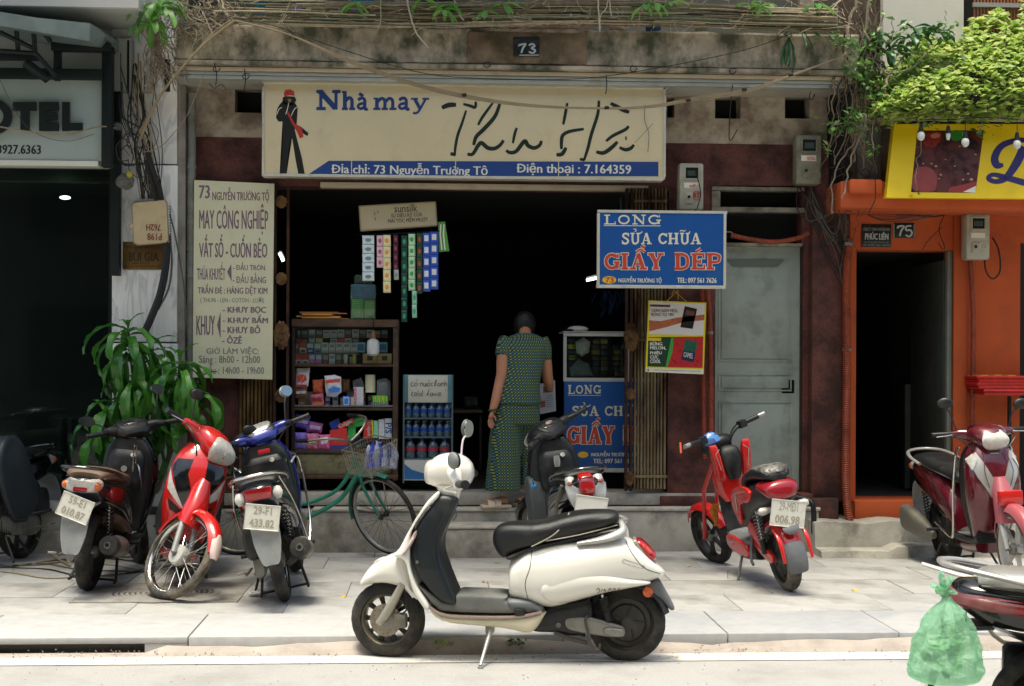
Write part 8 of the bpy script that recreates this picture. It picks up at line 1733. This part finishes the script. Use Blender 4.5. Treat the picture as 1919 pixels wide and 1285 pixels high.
# ---- ivy mound over the food sign
def leafcloud(pts,smin,smax,seed,up=.5):
 """small folded leaves; pts: list of Vectors"""
 rnd = random.Random(seed); vs = []; fs = []
 for c in pts:
  s_ = rnd.uniform(smin,smax)*rnd.choice((.7,1,1,1.25)); a = rnd.uniform(0,6.283); t_ = rnd.uniform(-.9,1.1)*up; u = Vector((cos(a)*cos(t_),sin(a)*cos(t_),-sin(t_))); w = u.cross(Vector((rnd.uniform(-.8,.8),rnd.uniform(-.8,.8)-.35,1))).normalized(); nrm = w.cross(u).normalized(); o = len(vs)
  vs += [c,c+u*s_*.45+w*s_*.36+nrm*s_*.10,c+u*s_*1.05,c+u*s_*.45-w*s_*.36+nrm*s_*.10,c+u*s_*.5-nrm*s_*.02]; fs += [(o,o+1,o+4),(o+1,o+2,o+4),(o+2,o+3,o+4),(o+3,o,o+4)]
 return MB().add(vs,fs)
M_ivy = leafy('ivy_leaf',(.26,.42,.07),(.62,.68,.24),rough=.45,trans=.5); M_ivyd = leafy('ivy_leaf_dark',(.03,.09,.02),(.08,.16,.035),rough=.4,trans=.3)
iv = Thing('ivy','sunlit yellow-green ivy mound spilling over the yellow food sign at the top right','ivy',tuple(P(1790,228,10.95)))
random.seed(41); pts = []; ptd = []
def inside(x,y):
 top = 185-110*(1-((1919-x)/380)**1.2 if x < 1919 else 1); top = 40+ (150*((1919-x)/340)**1.5 if x < 1919 else -30)+14*sin(x*.05)+9*sin(x*.13)
 return top,222+7*sin(x*.11)+5*sin(x*.31)
def dens(x,y): return .5+.5*sin(x*.045+sin(y*.06)*2)*sin(y*.07+x*.021)
i = 0
while len(pts) < 6000:
 x = random.uniform(1640,2120); t0,b0 = inside(x,0); y = random.uniform(t0,b0)
 if random.random() > .18+1.1*dens(x,y)**1.2: continue
 f = (y-t0)/max(1,b0-t0); depth = .72*sin(f*pi*.62+.25)+random.gauss(0,.04); Yp = 11.45-depth
 if x < 1700: Yp += (1700-x)/60*.12
 pts.append(P(x,y,Yp))
for k in range(1500):
 x = random.uniform(1650,2100); t0,b0 = inside(x,0); y = t0+abs(random.gauss(0,12))-14; pts.append(P(x,y,11.35+random.uniform(-.1,.1)))
iv.wp('foliage',leafcloud(pts,.042,.078,1),M_ivy,smooth=False,kind='stuff')
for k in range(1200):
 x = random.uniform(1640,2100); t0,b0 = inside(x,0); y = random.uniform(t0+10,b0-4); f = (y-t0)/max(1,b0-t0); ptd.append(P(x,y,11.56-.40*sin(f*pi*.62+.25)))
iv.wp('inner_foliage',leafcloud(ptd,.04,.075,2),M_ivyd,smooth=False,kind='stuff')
for k in range(150):
 x = random.uniform(1635,2060); t0,b0 = inside(x,0); up_ = random.random() < .45; y = t0+random.uniform(0,25) if up_ else random.uniform(t0+20,b0+4); f = (y-t0)/max(1,b0-t0); p = P(x,y,11.40-.70*sin(f*pi*.62+.25)); d = Vector((random.gauss(-.15,.5),-random.uniform(.2,.9),random.uniform(.2,1) if up_ else random.uniform(-.7,.4))).normalized(); L_ = random.uniform(.08,.26)
 for q in range(int(L_/.012)): r_ = q*.012; pts.append(p+d*r_+Vector((random.gauss(0,.016),random.gauss(0,.016),-r_*r_*1.6+random.gauss(0,.014))))
tw = MB()
for k in range(130):
 x = random.uniform(1645,2050); t0,b0 = inside(x,0); y = random.uniform(t0+30,b0+4); f = (y-t0)/max(1,b0-t0); a = P(x,y,11.40-.42*sin(f*pi*.62+.25)); d = Vector((random.uniform(-.2,.2),random.uniform(-.06,.06),random.uniform(-.12,.1)))
 tw.tube([tuple(a),tuple(a+d*.5+Vector((0,-.03,.02))),tuple(a+d)],random.uniform(.0015,.003),4,3)
M_twig = mat('dry_twig',(.22,.16,.10),.9,var=.3,vs=20); M_root = mat('grey_root',(.25,.20,.145),.9,var=.25,vs=12,bump=1,bs=60)
iv.wp('twigs',tw,M_twig,kind='stuff')
# ---- hanging creeper between the houses, its own leaves and aerial roots
cr_ = Thing('creeper','creeper with dangling vines and roots between the tailor shop and the yellow sign','creeper',tuple(P(1600,340,11.0)))
random.seed(52)
def vine(pts,r=.005,leaf=0,ls=.05,T=cr_,m=None,wob=.02):
 q = [P(x,y,Y) for x,y,Y in pts]; fine = cr_interp([tuple(p) for p in q],6); fine = [Vector(p)+Vector((random.gauss(0,wob*.25),random.gauss(0,wob*.25),0)) for p in fine]
 T.wp('vine',MB().tube([tuple(p) for p in fine],r,6),m or M_root); return fine
lp = []
def leaves_on(fine,every=1.0,n=3,spread=.035,store=None):
 store = lp if store is None else store
 for p in fine:
  if random.random() < every:
   for _ in range(n): store.append(p+Vector((random.gauss(0,spread),random.gauss(0,spread),random.gauss(0,spread))))
V_ = [([(1700,95,10.9),(1670,135,10.85),(1658,160,10.83),(1662,180,10.82),(1680,195,10.85),(1705,208,10.9)],.009,0),([(1735,100,10.85),(1710,125,10.82),(1680,136,10.82),(1658,135,10.85),(1640,115,10.9),(1628,108,10.9)],.006,.4),
  ([(1540,38,10.85),(1548,60,10.83),(1562,74,10.82),(1580,82,10.82),(1600,80,10.82)],.005,.9),([(1655,20,10.9),(1640,90,10.9),(1625,160,10.92),(1618,230,10.94),(1590,320,10.95),(1578,372,10.95)],.007,.08),
  ([(1645,150,10.9),(1640,210,10.9),(1634,250,10.88),(1640,280,10.85)],.004,.2),([(1660,205,10.9),(1620,222,10.9),(1590,230,10.9),(1570,232,10.9),(1555,238,10.9)],.004,.5),([(1620,60,10.95),(1600,130,10.98),(1612,200,11.0),(1600,262,11.0),(1565,320,11.02),(1560,400,11.05)],.006,.0),
  ([(1605,0,10.9),(1590,50,10.92),(1588,95,10.9),(1584,105,10.88)],.012,0),([(1630,-10,10.9),(1622,60,10.92),(1640,100,10.94),(1660,130,10.95)],.012,.1),([(1770,20,11.2),(1774,45,11.2),(1765,62,11.2)],.003,0),([(1730,250,10.82),(1724,290,10.80),(1716,330,10.79),(1718,358,10.79)],.003,.05),
  ([(1835,215,10.84),(1838,235,10.8),(1832,250,10.8)],.004,.6),([(1720,200,10.9),(1722,212,10.88),(1716,222,10.86)],.003,.5),([(1672,30,10.9),(1671,80,10.9),(1668,120,10.9)],.003,0)]
for q,r,lf in V_:
 fn = vine(q,r,wob=.03)
 if lf: leaves_on(fn,lf,2)
for k in range(60):
 x = random.gauss(1612,26); y0 = random.uniform(-10,150); L_ = random.uniform(50,220); vine([(x,y0,10.95+random.uniform(-.05,.2)),(x+random.gauss(0,10),y0+L_*.5,10.98),(x+random.gauss(-6,16),y0+L_,11.05)],random.uniform(.002,.006),wob=.04,m=M_twig if k % 2 else mat('dark_root',(.06,.05,.035),.9))
for k in range(26):
 x = random.uniform(1560,1640); y = random.uniform(250,400); vine([(x,y,11.1),(x+random.gauss(-10,14),y+25,11.12),(x+random.gauss(0,24),y+random.uniform(40,80),11.15)],random.uniform(.002,.004),wob=.05,m=mat('dark_root',()))
for cx,cy,n,sp in ((1620,140,50,.06),(1632,165,60,.07),(1610,120,40,.05),(1665,190,90,.09),(1660,160,60,.08),(1690,110,70,.08),(1650,205,50,.07),(1615,230,34,.06),(1600,215,26,.05),(1556,240,12,.03),(1641,278,10,.02),(1545,278,8,.025),(1592,232,18,.04),(1700,70,60,.08),(1640,80,40,.06),(1765,60,40,.06),(1716,357,5,.015),(1690,190,60,.08),(1820,222,16,.05),(1775,222,18,.05),(1745,226,14,.05),(1833,247,8,.02),(1876,238,5,.015),(1545,12,4,.02),(1542,45,5,.02),(1600,82,8,.03),(1576,82,8,.03),(1578,125,8,.03)):
 for _ in range(n): p = P(cx,cy,10.90); lp.append(p+Vector((random.gauss(0,sp),random.gauss(0,sp*.6),random.gauss(0,sp*.8))))
cr_.wp('leaf_cluster',leafcloud(lp,.035,.068,5,.8),leafy('creeper_leaf',(.06,.17,.035),(.20,.36,.09),trans=.35),smooth=False,kind='stuff')
M_broad = leafy('broad_leaf',(.02,.08,.03),(.05,.15,.05),trans=.2)
bd = leafmesh(.22,.028,1.2,.003,9).data('leaf'); bd.materials.append(M_broad)
def rosette(T,px,py,Y,n,sc_=1.0,tilt=0,seed=0,me=bd):
 rnd = random.Random(seed); c = P(px,py,Y)
 for i in range(n):
  o = new('leaf',me,None,T.root); o.matrix_local = T.inv @ (Matrix.Translation(c) @ Matrix.Rotation(i*2.4+rnd.uniform(-.3,.3),4,'Z') @ Matrix.Rotation(rnd.uniform(-.3,.5)+tilt,4,'Y') @ Matrix.Scale(sc_*rnd.uniform(.8,1.15),4))
for px,py,n,s_,tl_ in ((1640,70,7,.8,0),(1700,72,7,1.0,0),(1660,95,6,1.0,.3),(1755,62,8,.9,-.2),(1715,60,6,.9,-.3),(1790,112,5,.7,0),(1640,75,5,.8,.4)): rosette(cr_,px,py,10.95,n,s_,tl_,px)
hp = Thing('hanging_plant','dark strap-leaved plant hanging from the balcony slab left of the creeper','plant',tuple(P(1478,100,10.9))); sd_ = leafmesh(.26,.016,.5,.004,33).data('leaf'); sd_.materials.append(M_broad); rosette(hp,1478,70,10.88,6,1.0,1.5,3,sd_); rosette(hp,1495,50,10.86,6,.8,.9,4,sd_); hp.wp('stem',MB().tube([skinpt(1500,40,10.92),skinpt(1485,62,10.9),skinpt(1472,88,10.88)],.006,6,3),M_twig)
# ---- sprigs along the balcony and at the left
sg_ = Thing('balcony_sprigs','green sprigs and bare pale tendrils hanging from the bamboo blinds','plant',tuple(P(850,30,10.8)))
M_sprig = leafy('sprig_leaf',(.09,.27,.05),(.22,.45,.10),trans=.35); sl_ = leafmesh(.13,.020,.8,.002,12,6).data('leaf'); sl_.materials.append(M_sprig)
attach_random(M_broad); attach_random(M_sprig)
for k,(px,py,n) in enumerate(((665,6,4),(830,18,5),(848,10,4),(912,20,2),(942,8,3),(1212,10,3),(1228,6,4),(1258,4,3),(1428,12,6),(1408,8,3),(790,-2,4),(1530,8,3))): rosette(sg_,px,py,10.72,n+1,1.15,.5,k,sl_)
for q,r in (([(762,-5,10.75),(768,25,10.73),(780,60,10.72),(803,90,10.72)],.007),([(850,-4,10.75),(858,20,10.74),(869,38,10.74)],.005),([(415,-5,10.75),(420,18,10.74),(428,30,10.74)],.008),([(1120,-5,10.75),(1122,25,10.74),(1124,58,10.74)],.006),([(1140,-5,10.75),(1136,15,10.74),(1125,30,10.74),(1124,60,10.74)],.004),([(713,-5,10.76),(714,30,10.75),(709,55,10.75)],.003),([(380,20,10.75),(390,45,10.74),(397,62,10.74)],.004),([(1143,0,10.75),(1145,30,10.74)],.005),([(1575,0,10.8),(1560,18,10.78),(1572,30,10.78),(1585,36,10.78)],.005)):
 vine(q,r,T=sg_,m=mat('pale_tendril',(.42,.36,.25),.8),wob=.01)
lv = Thing('left_creeper','bundle of dry roots topped by green leaves beside the marble pillar, at the top left','creeper',tuple(P(300,140,11.0)))
bs2 = leafmesh(.20,.022,1.4,.003,19,8).data('leaf'); bs2.materials.append(M_sprig)
rosette(lv,292,24,10.8,11,1.35,.1,7,bs2); rosette(lv,283,46,10.78,9,1.15,.4,8,bs2); rosette(lv,305,8,10.8,8,1.1,0,18,bs2); rosette(lv,345,20,10.98,4,.7,.2,9,sl_)
random.seed(77)
for k in range(34):
 x = random.gauss(292,6); vine([(x,30,11.0),(x+random.gauss(2,6),70,10.98),(x+random.gauss(14,14),105+random.gauss(0,10),10.98),(x+random.gauss(22,16),150+random.gauss(0,12),11.0)],random.uniform(.002,.006),T=lv,wob=.04)
for k in range(8): x = random.gauss(288,5); vine([(x,70,11.0),(x-4+random.gauss(0,4),110,11.0),(x-6,150,11.05),(x-8+random.gauss(0,5),175,11.1)],random.uniform(.003,.007),T=lv,wob=.02)
for k in range(120):
 x = random.uniform(310,440); y = random.uniform(-10,50); vine([(x,y,10.8+random.uniform(0,.1)),(x+random.gauss(0,14),y+18,10.8),(x+random.gauss(0,22),y+random.uniform(20,60)*(1 if x < 380 else .4),10.85)],random.uniform(.0015,.004),T=lv,wob=.03,m=(M_twig,M_root,mat('pale_tendril',()))[k % 3])
# ---- rolled bamboo blinds along the balcony
bb2 = Thing('bamboo_blinds','sagging rolls of thin bamboo and dry twigs along the balcony edge','bamboo blind',tuple(P(960,50,10.85)))
random.seed(61); mbs = [MB(),MB(),MB()]
for k in range(300):
 x0 = random.uniform(380,1500); L_ = random.uniform(150,480); x1 = min(x0+L_,1570); lay = random.random(); bot = 38+14*lay
 def sag(x): return 22*(.5-.5*cos((x-380)/1190*2*pi*1.5))*.5+(12 if x > 900 else 0)*(x-900)/600
 off = random.uniform(-46,0); Y = 10.78+random.uniform(0,.14); pts_ = []
 for i in range(5):
  x = x0+(x1-x0)*i/4; pts_.append(skinpt(x,44+off+sag(x)*.7+random.gauss(0,.8),Y))
 mbs[k % 3].tube(pts_,random.uniform(.003,.007),5,2)
for mb_,m_ in zip(mbs,(mat('bamboo_pale',(.36,.30,.19),.7,var=.3,vs=20),mat('bamboo_brown',(.17,.12,.07),.8,var=.3,vs=20),mat('bamboo_green',(.16,.17,.10),.8,var=.3,vs=20))): bb2.wp('bamboo_sticks',mb_,m_,kind='stuff')
ml = MB()
for k in range(420):
 x = random.uniform(370,1600); y = random.uniform(-20,52); a = P(x,y,10.74+random.uniform(0,.12)); d = Vector((random.gauss(0,.09),random.gauss(0,.02),random.gauss(-.01,.05))); ml.tube([tuple(a),tuple(a+d*.5+Vector((0,0,random.gauss(0,.015)))),tuple(a+d)],random.uniform(.0012,.003),4,3)
bb2.wp('dry_twigs',ml,mat('pale_straw',(.38,.31,.20),.9,var=.3,vs=30),kind='stuff')
for i,(x0,x1,y0,c,nm) in enumerate(((478,500,36,'#1f5a6a','teal'),(548,572,34,'#1d4f9a','blue'),(655,700,38,'#2f8aa8','pale blue'),(572,606,34,'#a09a88','ribbed grey'),(606,652,36,'#4a5348','dark green'),(778,860,40,'#39443c','olive'),(1208,1240,34,'#1d4a6a','navy'),(1300,1330,34,'#7a7868','grey'))):
 a = P((x0+x1)/2,58,11.12); r_ = (P(x1,58,11.12).x-P(x0,58,11.12).x)/2; solo('plastic_tub',MB().lathe([(.001,0),(r_*.85,0),(r_,.22),(r_*1.05,.23),(r_,.235),(r_*.9,.05),(.001,.04)],18,axis='Z',c=(a.x,a.y,zt)),mat('tub_'+c[1:],c,.4,var=.15),'%s plastic tub on the balcony behind the bamboo' % nm,'tub',group='tubs on the balcony')
# ---- weeds by the kerb
random.seed(71)
for k,(px,py,n,r_) in enumerate(((830,1200,46,.055),(965,1199,34,.03))):
 c = G(px,py,.05); c.y = YK-.03
 wpts = [c+Vector((random.gauss(0,r_),random.gauss(0,.012),random.uniform(-.03,.03))) for _ in range(n)]
 w = Thing('kerb_weed',('small weed tuft at the kerb by the scooter front wheel','tiny weed tuft at the kerb right of the scooter kickstand')[k],'weed',tuple(c-Vector((0,0,.05))),group=None); w.wp('foliage',leafcloud(wpts,.018,.034,k,.9),M_ivyd if k else M_ivy,smooth=False,kind='stuff')
M_yl = mat('fallen_yellow','#c9a52a',.7)
fl = leafmesh(.075,.022,.5,.004,22,5).data('leaf')
fl.materials.append(M_yl)
for k,(px,py,where) in enumerate(((902,1091,'behind the white scooter seat'),(934,1056,'near the low step'),(1295,1061,'left of the electric bike'),(1597,1105,'alone on the bare paving'),(133,1128,'on the manhole cover'),(1850,1041,'by the maroon scooter wheel'),(650,1118,'in front of the bicycle'))):
 g = G(px,py,ZS); o = new('fallen_leaf',fl,None); o.location = (g.x,g.y,ZS+.004); o.rotation_euler = (0,radians(38),k*1.7); tag(o,'yellow fallen leaf on the paving, %s' % where,'fallen leaf','fallen leaves on the paving')
g = G(482,1117,ZS); solo('crumpled_tissue',worn(MB().ell((g.x,g.y,ZS+.018),.055,.03,.016,14,8),.009,4),mat('tissue_white','#cfcdc6',.8),'crumpled white tissue on the paving left of the blue scooter wheel','tissue')
random.seed(83); gs = MB()
for k in range(1200):
 u_ = random.random(); x = random.uniform(-4.2,4.6); y = YK-.02-abs(random.gauss(0,.10)) if u_ < .7 else random.choice((random.uniform(6.9,YK-.1),random.uniform(YB,10.9))); s_ = random.uniform(.002,.007)*(1 if u_ < .7 else .7); z = (ZS+.001 if y > YK else .002 if y < YK-.12 else .03*(1-(YK-y)/.12)+.004); c = Vector((x,y,z))
 gs.add([c+Vector((s_,0,0)),c+Vector((-s_*.6,s_,0)),c+Vector((-s_*.6,-s_,0)),c+Vector((0,0,s_*1.2))],[(0,1,3),(1,2,3),(2,0,3)])
tag(new('grit',gs.data(smooth=False),mat('grit',(.20,.165,.12),.9,var=.4,vs=9)),'loose grit and crumbs along the gutter','grit',kind='stuff')
# ================================================================== CABLES, BULBS, PIPES
M_cb = mat('cable_black','#141512',.6); M_cc = mat('cable_cream','#8f7f62',.7,var=.15,vs=10); M_cg = mat('cable_grey','#4c4a42',.7)
def cable(T,pts,r,m,name='cable',k=6): return T.wp(name,MB().tube([skinpt(*p) for p in pts],r,7,k),m)
ch = Thing('cable_bundle','long cream cable bundle sagging across the fascia sign from pillar to creeper','cable',skinpt(240,330,11.0))
cable(ch,[(262,262,11.05),(280,220,10.95),(310,165,10.85),(380,85,10.75),(440,38,10.7)],.010,M_cc); cable(ch,[(262,250,11.05),(290,195,10.94),(340,128,10.85),(400,62,10.78),(436,36,10.72)],.008,M_cc)
for d,r in ((0,.007),(3,.006),(-3,.005)): cable(ch,[(440,38,10.7),(540,64,10.72),(640,108+d,10.74),(760,152+d,10.76),(860,178+d,10.78),(980,196+d*.6,10.78),(1100,202+d*.3,10.78),(1210,200+d*.5,10.78),(1310,184+d,10.78),(1400,170+d,10.80),(1480,142+d*.5,10.82),(1560,112,10.86),(1600,95,10.9)],r,M_cc)
for px,py in ((870,178),(1137,202),(1290,188),(1395,168),(1482,140),(556,72)): ch.wp('clip',MB().tube([skinpt(px-4,py,10.77),skinpt(px+4,py-1,10.77)],.013,8),M_cb)
cable(ch,[(430,30,10.72),(520,50,10.74),(640,92,10.76),(800,138,10.8),(960,148,10.85),(1100,146,10.88),(1250,124,10.9),(1400,92,10.9),(1490,60,10.9)],.003,M_cb)
cable(ch,[(385,130,10.9),(370,170,10.9),(345,225,10.95),(300,275,11.0),(265,285,11.05)],.0035,M_cc); cable(ch,[(-40,230,10.7),(60,247,10.75),(130,250,10.8),(185,237,10.9),(218,240,11.05)],.006,M_cc,k=8); cable(ch,[(-10,130,10.8),(40,225,10.8),(80,255,10.85),(130,264,10.9),(180,250,11.0),(225,240,11.1)],.002,M_cg)
tg = Thing('cable_tangle','tangle of black and grey cables on the marble pillar above the junction box','cable',skinpt(270,370,11.2))
random.seed(91)
for k in range(22):
 x0 = random.uniform(215,300); x1 = random.uniform(262,305); m = (M_cb,M_cb,M_cg,M_cc)[k % 4]
 cable(tg,[(x0+random.gauss(0,5),90+random.uniform(0,130),11.15),(x0+(x1-x0)*.3+random.gauss(0,6),230+random.gauss(0,12),11.1),(x0+(x1-x0)*.7+random.gauss(0,8),290+random.gauss(0,10),11.12),(x1+random.gauss(0,3),372,11.24)],random.uniform(.003,.007),m)
for k in range(10):
 cx,cy = random.gauss(255,16),random.gauss(285,22); r_ = random.uniform(8,22); cable(tg,[(cx+r_*cos(a+k),cy+r_*1.5*sin(a+k),11.1+.01*k*.5) for a in (0,1.2,2.4,3.6,4.8,5.6)],.004,(M_cb,M_cg,M_cc)[k % 3])
cable(tg,[(275,285,11.1),(290,330,11.12),(303,376,11.22)],.022,M_cb); cable(tg,[(272,300,11.1),(284,340,11.12),(293,376,11.2)],.016,M_cb)
cable(tg,[(312,455,11.22),(310,500,11.2),(300,550,11.18),(285,590,11.15),(272,620,11.12)],.030,M_cb); cable(tg,[(318,440,11.22),(322,490,11.22),(316,540,11.2),(296,580,11.17)],.008,M_cg); cable(tg,[(318,400,11.24),(330,450,11.25),(345,540,11.28),(352,640,11.3)],.006,M_cg)
tg.wp('taped_splice',worn(MB().ell(skinpt(236,340,11.1),.07,.05,.06,12,9),.012,3),mat('grey_tape','#5e5d55',.8,var=.3,vs=20)); tg.wp('yellow_tape',worn(MB().ell(skinpt(243,327,11.06),.025,.02,.025,8,6),.005,3),mat('tape_yellow','#a89a3a',.7)); tg.wp('taped_splice',worn(MB().ell(skinpt(220,236,11.08),.035,.03,.03,10,8),.01,5),mat('grey_tape',()))
tg.wp('black_clamp',worn(pbox(308,110,318,170,11.0,.04,.006),.006,8),M_cb); cable(tg,[(252,140,11.28),(258,170,11.27),(257,225,11.28)],.008,M_cb)
hk = Thing('wire_hooks','small wire hooks and loops hanging under the balcony slab','wire hook',skinpt(900,130,10.9))
for px,py in ((912,120),(1186,128),(1372,132),(460,142),(405,128)): cable(hk,[(px+8,py-3,10.9),(px-2,py-4,10.9),(px-5,py+3,10.9),(px+2,py+6,10.9),(px+8,py,10.9)],.004,M_cb)
for q in ([(1136,140,10.95),(1137,160,10.95),(1135,176,10.95)],[(1373,158,10.95),(1369,200,10.95),(1367,262,11.0),(1382,242,11.0)],[(1520,170,10.98),(1517,182,10.98),(1522,186,10.98),(1527,176,10.98)],[(402,118,10.9),(406,140,10.9),(404,160,10.92)],[(458,128,10.9),(460,150,10.92),(457,172,10.95)]): cable(hk,q,.004,M_cb)
cable(hk,[(392,155,10.95),(402,165,10.95),(415,158,10.95),(424,168,10.95)],.005,M_cg)
bk = Thing('awning_bracket','rusty black angled bracket at the right end of the gutter','bracket',skinpt(1560,240,11.1)); bk.wp('bar',MB().tube([skinpt(1596,160,11.0),skinpt(1562,190,11.3),skinpt(1556,330,11.38)],.014,6).tube([skinpt(1596,165,11.0),skinpt(1560,240,11.35)],.008,6).tube([skinpt(1585,165,11.05),skinpt(1588,190,11.1)],.008,6),M_steel)
bk.wp('side_board',MB().box(P(1560,0,11.3).x,P(1600,0,11.3).x,11.34,11.44,P(1580,345,11.3).z,P(1580,158,11.3).z),M_black)
M_cond = mat('orange_conduit','#8c3a1c',.5,var=.15,vs=8,dirt=('#3a1c10',.6,5,.5))
def conduit(label,pts,r,ring=True):
 T = Thing('conduit',label,'conduit',skinpt(*pts[-1]),group='orange conduits'); q = cr_interp([skinpt(*p) for p in pts],40 if len(pts) > 2 else 160); rows = []
 L_ = sum((Vector(a)-Vector(b)).length for a,b in zip(q,q[1:])); n = int(L_/.0085); out = []; rr = []
 seg = 0; acc = [0]
 for a,b in zip(q,q[1:]): acc.append(acc[-1]+(Vector(a)-Vector(b)).length)
 j = 0
 for i in range(n+1):
  d = L_*i/n
  while j < len(acc)-2 and acc[j+1] < d: j += 1
  f = (d-acc[j])/max(1e-9,acc[j+1]-acc[j]); out.append(tuple(Vector(q[j]).lerp(Vector(q[j+1]),f))); rr.append(r*(1.06 if i % 2 else .88))
 T.wp('tube',MB().tube(out,rr,10),M_cond,smooth=True,ang=20); return T
T = conduit('orange corrugated conduit running down beside the maroon pillar and the dark doorway',[(1592,448,11.36),(1586,520,11.34),(1587,700,11.34),(1585,900,11.34),(1592,975,11.30)],.034)
for py in (457,655): T.wp('clip',MB().cyl(skinpt(1590-(py > 600)*3,py-3,11.35),skinpt(1590-(py > 600)*3,py+3,11.35),.040,12),M_al)
conduit('left of two thin orange conduits between calendar and teal door',[(1316,540,11.40),(1318,700,11.40),(1321,860,11.40)],.020); T = conduit('right of two thin orange conduits between calendar and teal door',[(1326,540,11.38),(1331,640,11.38),(1333,860,11.38)],.022)
T.wp('clip',MB().cyl(skinpt(1330,621,11.38),skinpt(1330,626,11.38),.030,10),M_al)
T = conduit('sagging orange conduit across the top of the teal door',[(1370,440,11.40),(1400,447,11.38),(1450,453,11.38),(1495,446,11.40),(1515,436,11.40)],.020)
cable(T,[(1362,434,11.42),(1372,436,11.42),(1372,446,11.42)],.006,M_al,'clip')
dk = conduit('dull brown conduit below the meter on the orange wall',[(1818,488,11.42),(1824,600,11.42),(1822,760,11.42),(1820,900,11.42)],.022)
mt = Thing('meter_cables','black cables looping out of the orange-wall meter and over the lintel','cable',skinpt(1850,520,11.38))
cable(mt,[(1845,484,11.36),(1848,508,11.36),(1860,522,11.36),(1874,508,11.36),(1872,470,11.36),(1860,445,11.38)],.007,M_cb)
random.seed(95)
for k in range(16): cable(mt,[(1590+random.uniform(-10,20),372+random.uniform(-6,14),11.42),(1650+random.uniform(-10,10),398+random.gauss(0,7),11.40),(1730+random.uniform(-10,10),402+random.gauss(0,7),11.40),(1790+random.gauss(0,8),385+random.gauss(0,6),11.42)],random.uniform(.003,.007),(M_cb,M_cg,M_cond)[k % 3])
cable(mt,[(1770,402,11.4),(1760,430,11.4),(1770,462,11.4),(1766,466,11.4),(1758,455,11.4)],.004,M_cb); cable(mt,[(1765,425,11.4),(1740,450,11.4),(1728,468,11.4)],.003,M_cb); cable(mt,[(1640,335,10.9),(1640,372,10.92),(1628,398,10.98)],.004,M_cb)
dc = Thing('corner_cables','dark cables drooping over the top of the maroon pillar','cable',skinpt(1540,500,11.3))
for k in range(12): cable(dc,[(1505+random.uniform(-10,20),345+random.uniform(0,20),11.36),(1530+random.gauss(0,10),400+random.gauss(0,12),11.33),(1555+random.gauss(0,12),440+random.gauss(0,20),11.33),(1575+random.gauss(0,8),480+random.gauss(0,40),11.34)],random.uniform(.003,.006),(M_cb,M_cg)[k % 2])
cable(dc,[(1542,445,11.35),(1560,490,11.35),(1573,510,11.35)],.003,M_cb)
cable(dc,[(1303,318,11.2),(1313,360,11.19),(1306,392,11.15)],.004,M_cb)
dp2 = Thing('drain_pipe','short black drainpipe bending down beside the maroon pillar base','pipe',skinpt(1523,1000,11.2)); dp2.wp('pipe',MB().tube([skinpt(1478,930,11.3),skinpt(1512,936,11.22),skinpt(1524,950,11.18),skinpt(1525,1000,11.16)],.022,10,4),M_pk)
# ---- string of bulbs over the food sign
wire = Thing('bulb_wire','thin black wire carrying the bulbs along the top of the yellow sign','wire',skinpt(1780,228,10.75)); cable(wire,[(1700,222,10.75),(1775,224,10.75),(1850,220,10.75),(1930,226,10.75)],.003,M_cb)
for k,(px,py,on) in enumerate(((1726,246,1),(1777,250,0),(1809,258,1),(1906,262,1))):
 T = Thing('hanging_bulb',('leftmost white bulb hanging before the food photo','broken bulb socket, second of the row before the food photo','third white bulb, lowest before the food photo','rightmost white bulb, over the purple letter')[k],'light bulb',skinpt(px,py+22,10.72),group='bulbs hanging over the yellow sign')
 c = P(px,py,10.72); T.wp('socket',MB().lathe([(.001,.06),(.012,.058),(.016,.03),(.022,.0),(.001,0)],14,axis='Z',c=tuple(c)),M_cb); T.wp('wire',MB().tube([tuple(c+Vector((0,0,.05))),skinpt(px,222,10.75)],.003,6),M_cb)
 if on: T.wp('globe',MB().ell(tuple(c-Vector((0,0,.035))),.030,.030,.038,16,10),mat('bulb_milk','#cfd0c8',.25))
 else: T.wp('globe_stub',MB().lathe([(.001,0),(.018,0),(.016,-.03),(.010,-.05)],12,axis='Z',c=tuple(c)),mat('bulb_milk',()))
lc = Thing('loose_cable','loose thin cables lying on the paving behind the left scooter','cable',tuple(G(120,1060,ZS)))
random.seed(97)
for k in range(6):
 q = []
 for i in range(6):
  g = G(-40+i*62+random.uniform(-8,8),1052+k*5+8*sin(i*1.1+k)+random.uniform(-3,3),ZS); q.append((g.x,g.y,ZS+.008))
 lc.wp('cable',MB().tube(q,.005,6,5),(M_cg,M_cb,M_cc)[k % 3])
g1,g2 = G(82,1060,ZS),P(60,1000,11.2); lc.wp('cable',MB().tube([tuple(P(70,1008,11.0)),(*G(95,1045,ZS).xy,ZS+.03),(*G(132,1062,ZS).xy,ZS+.008)],.007,6,4),M_cc)
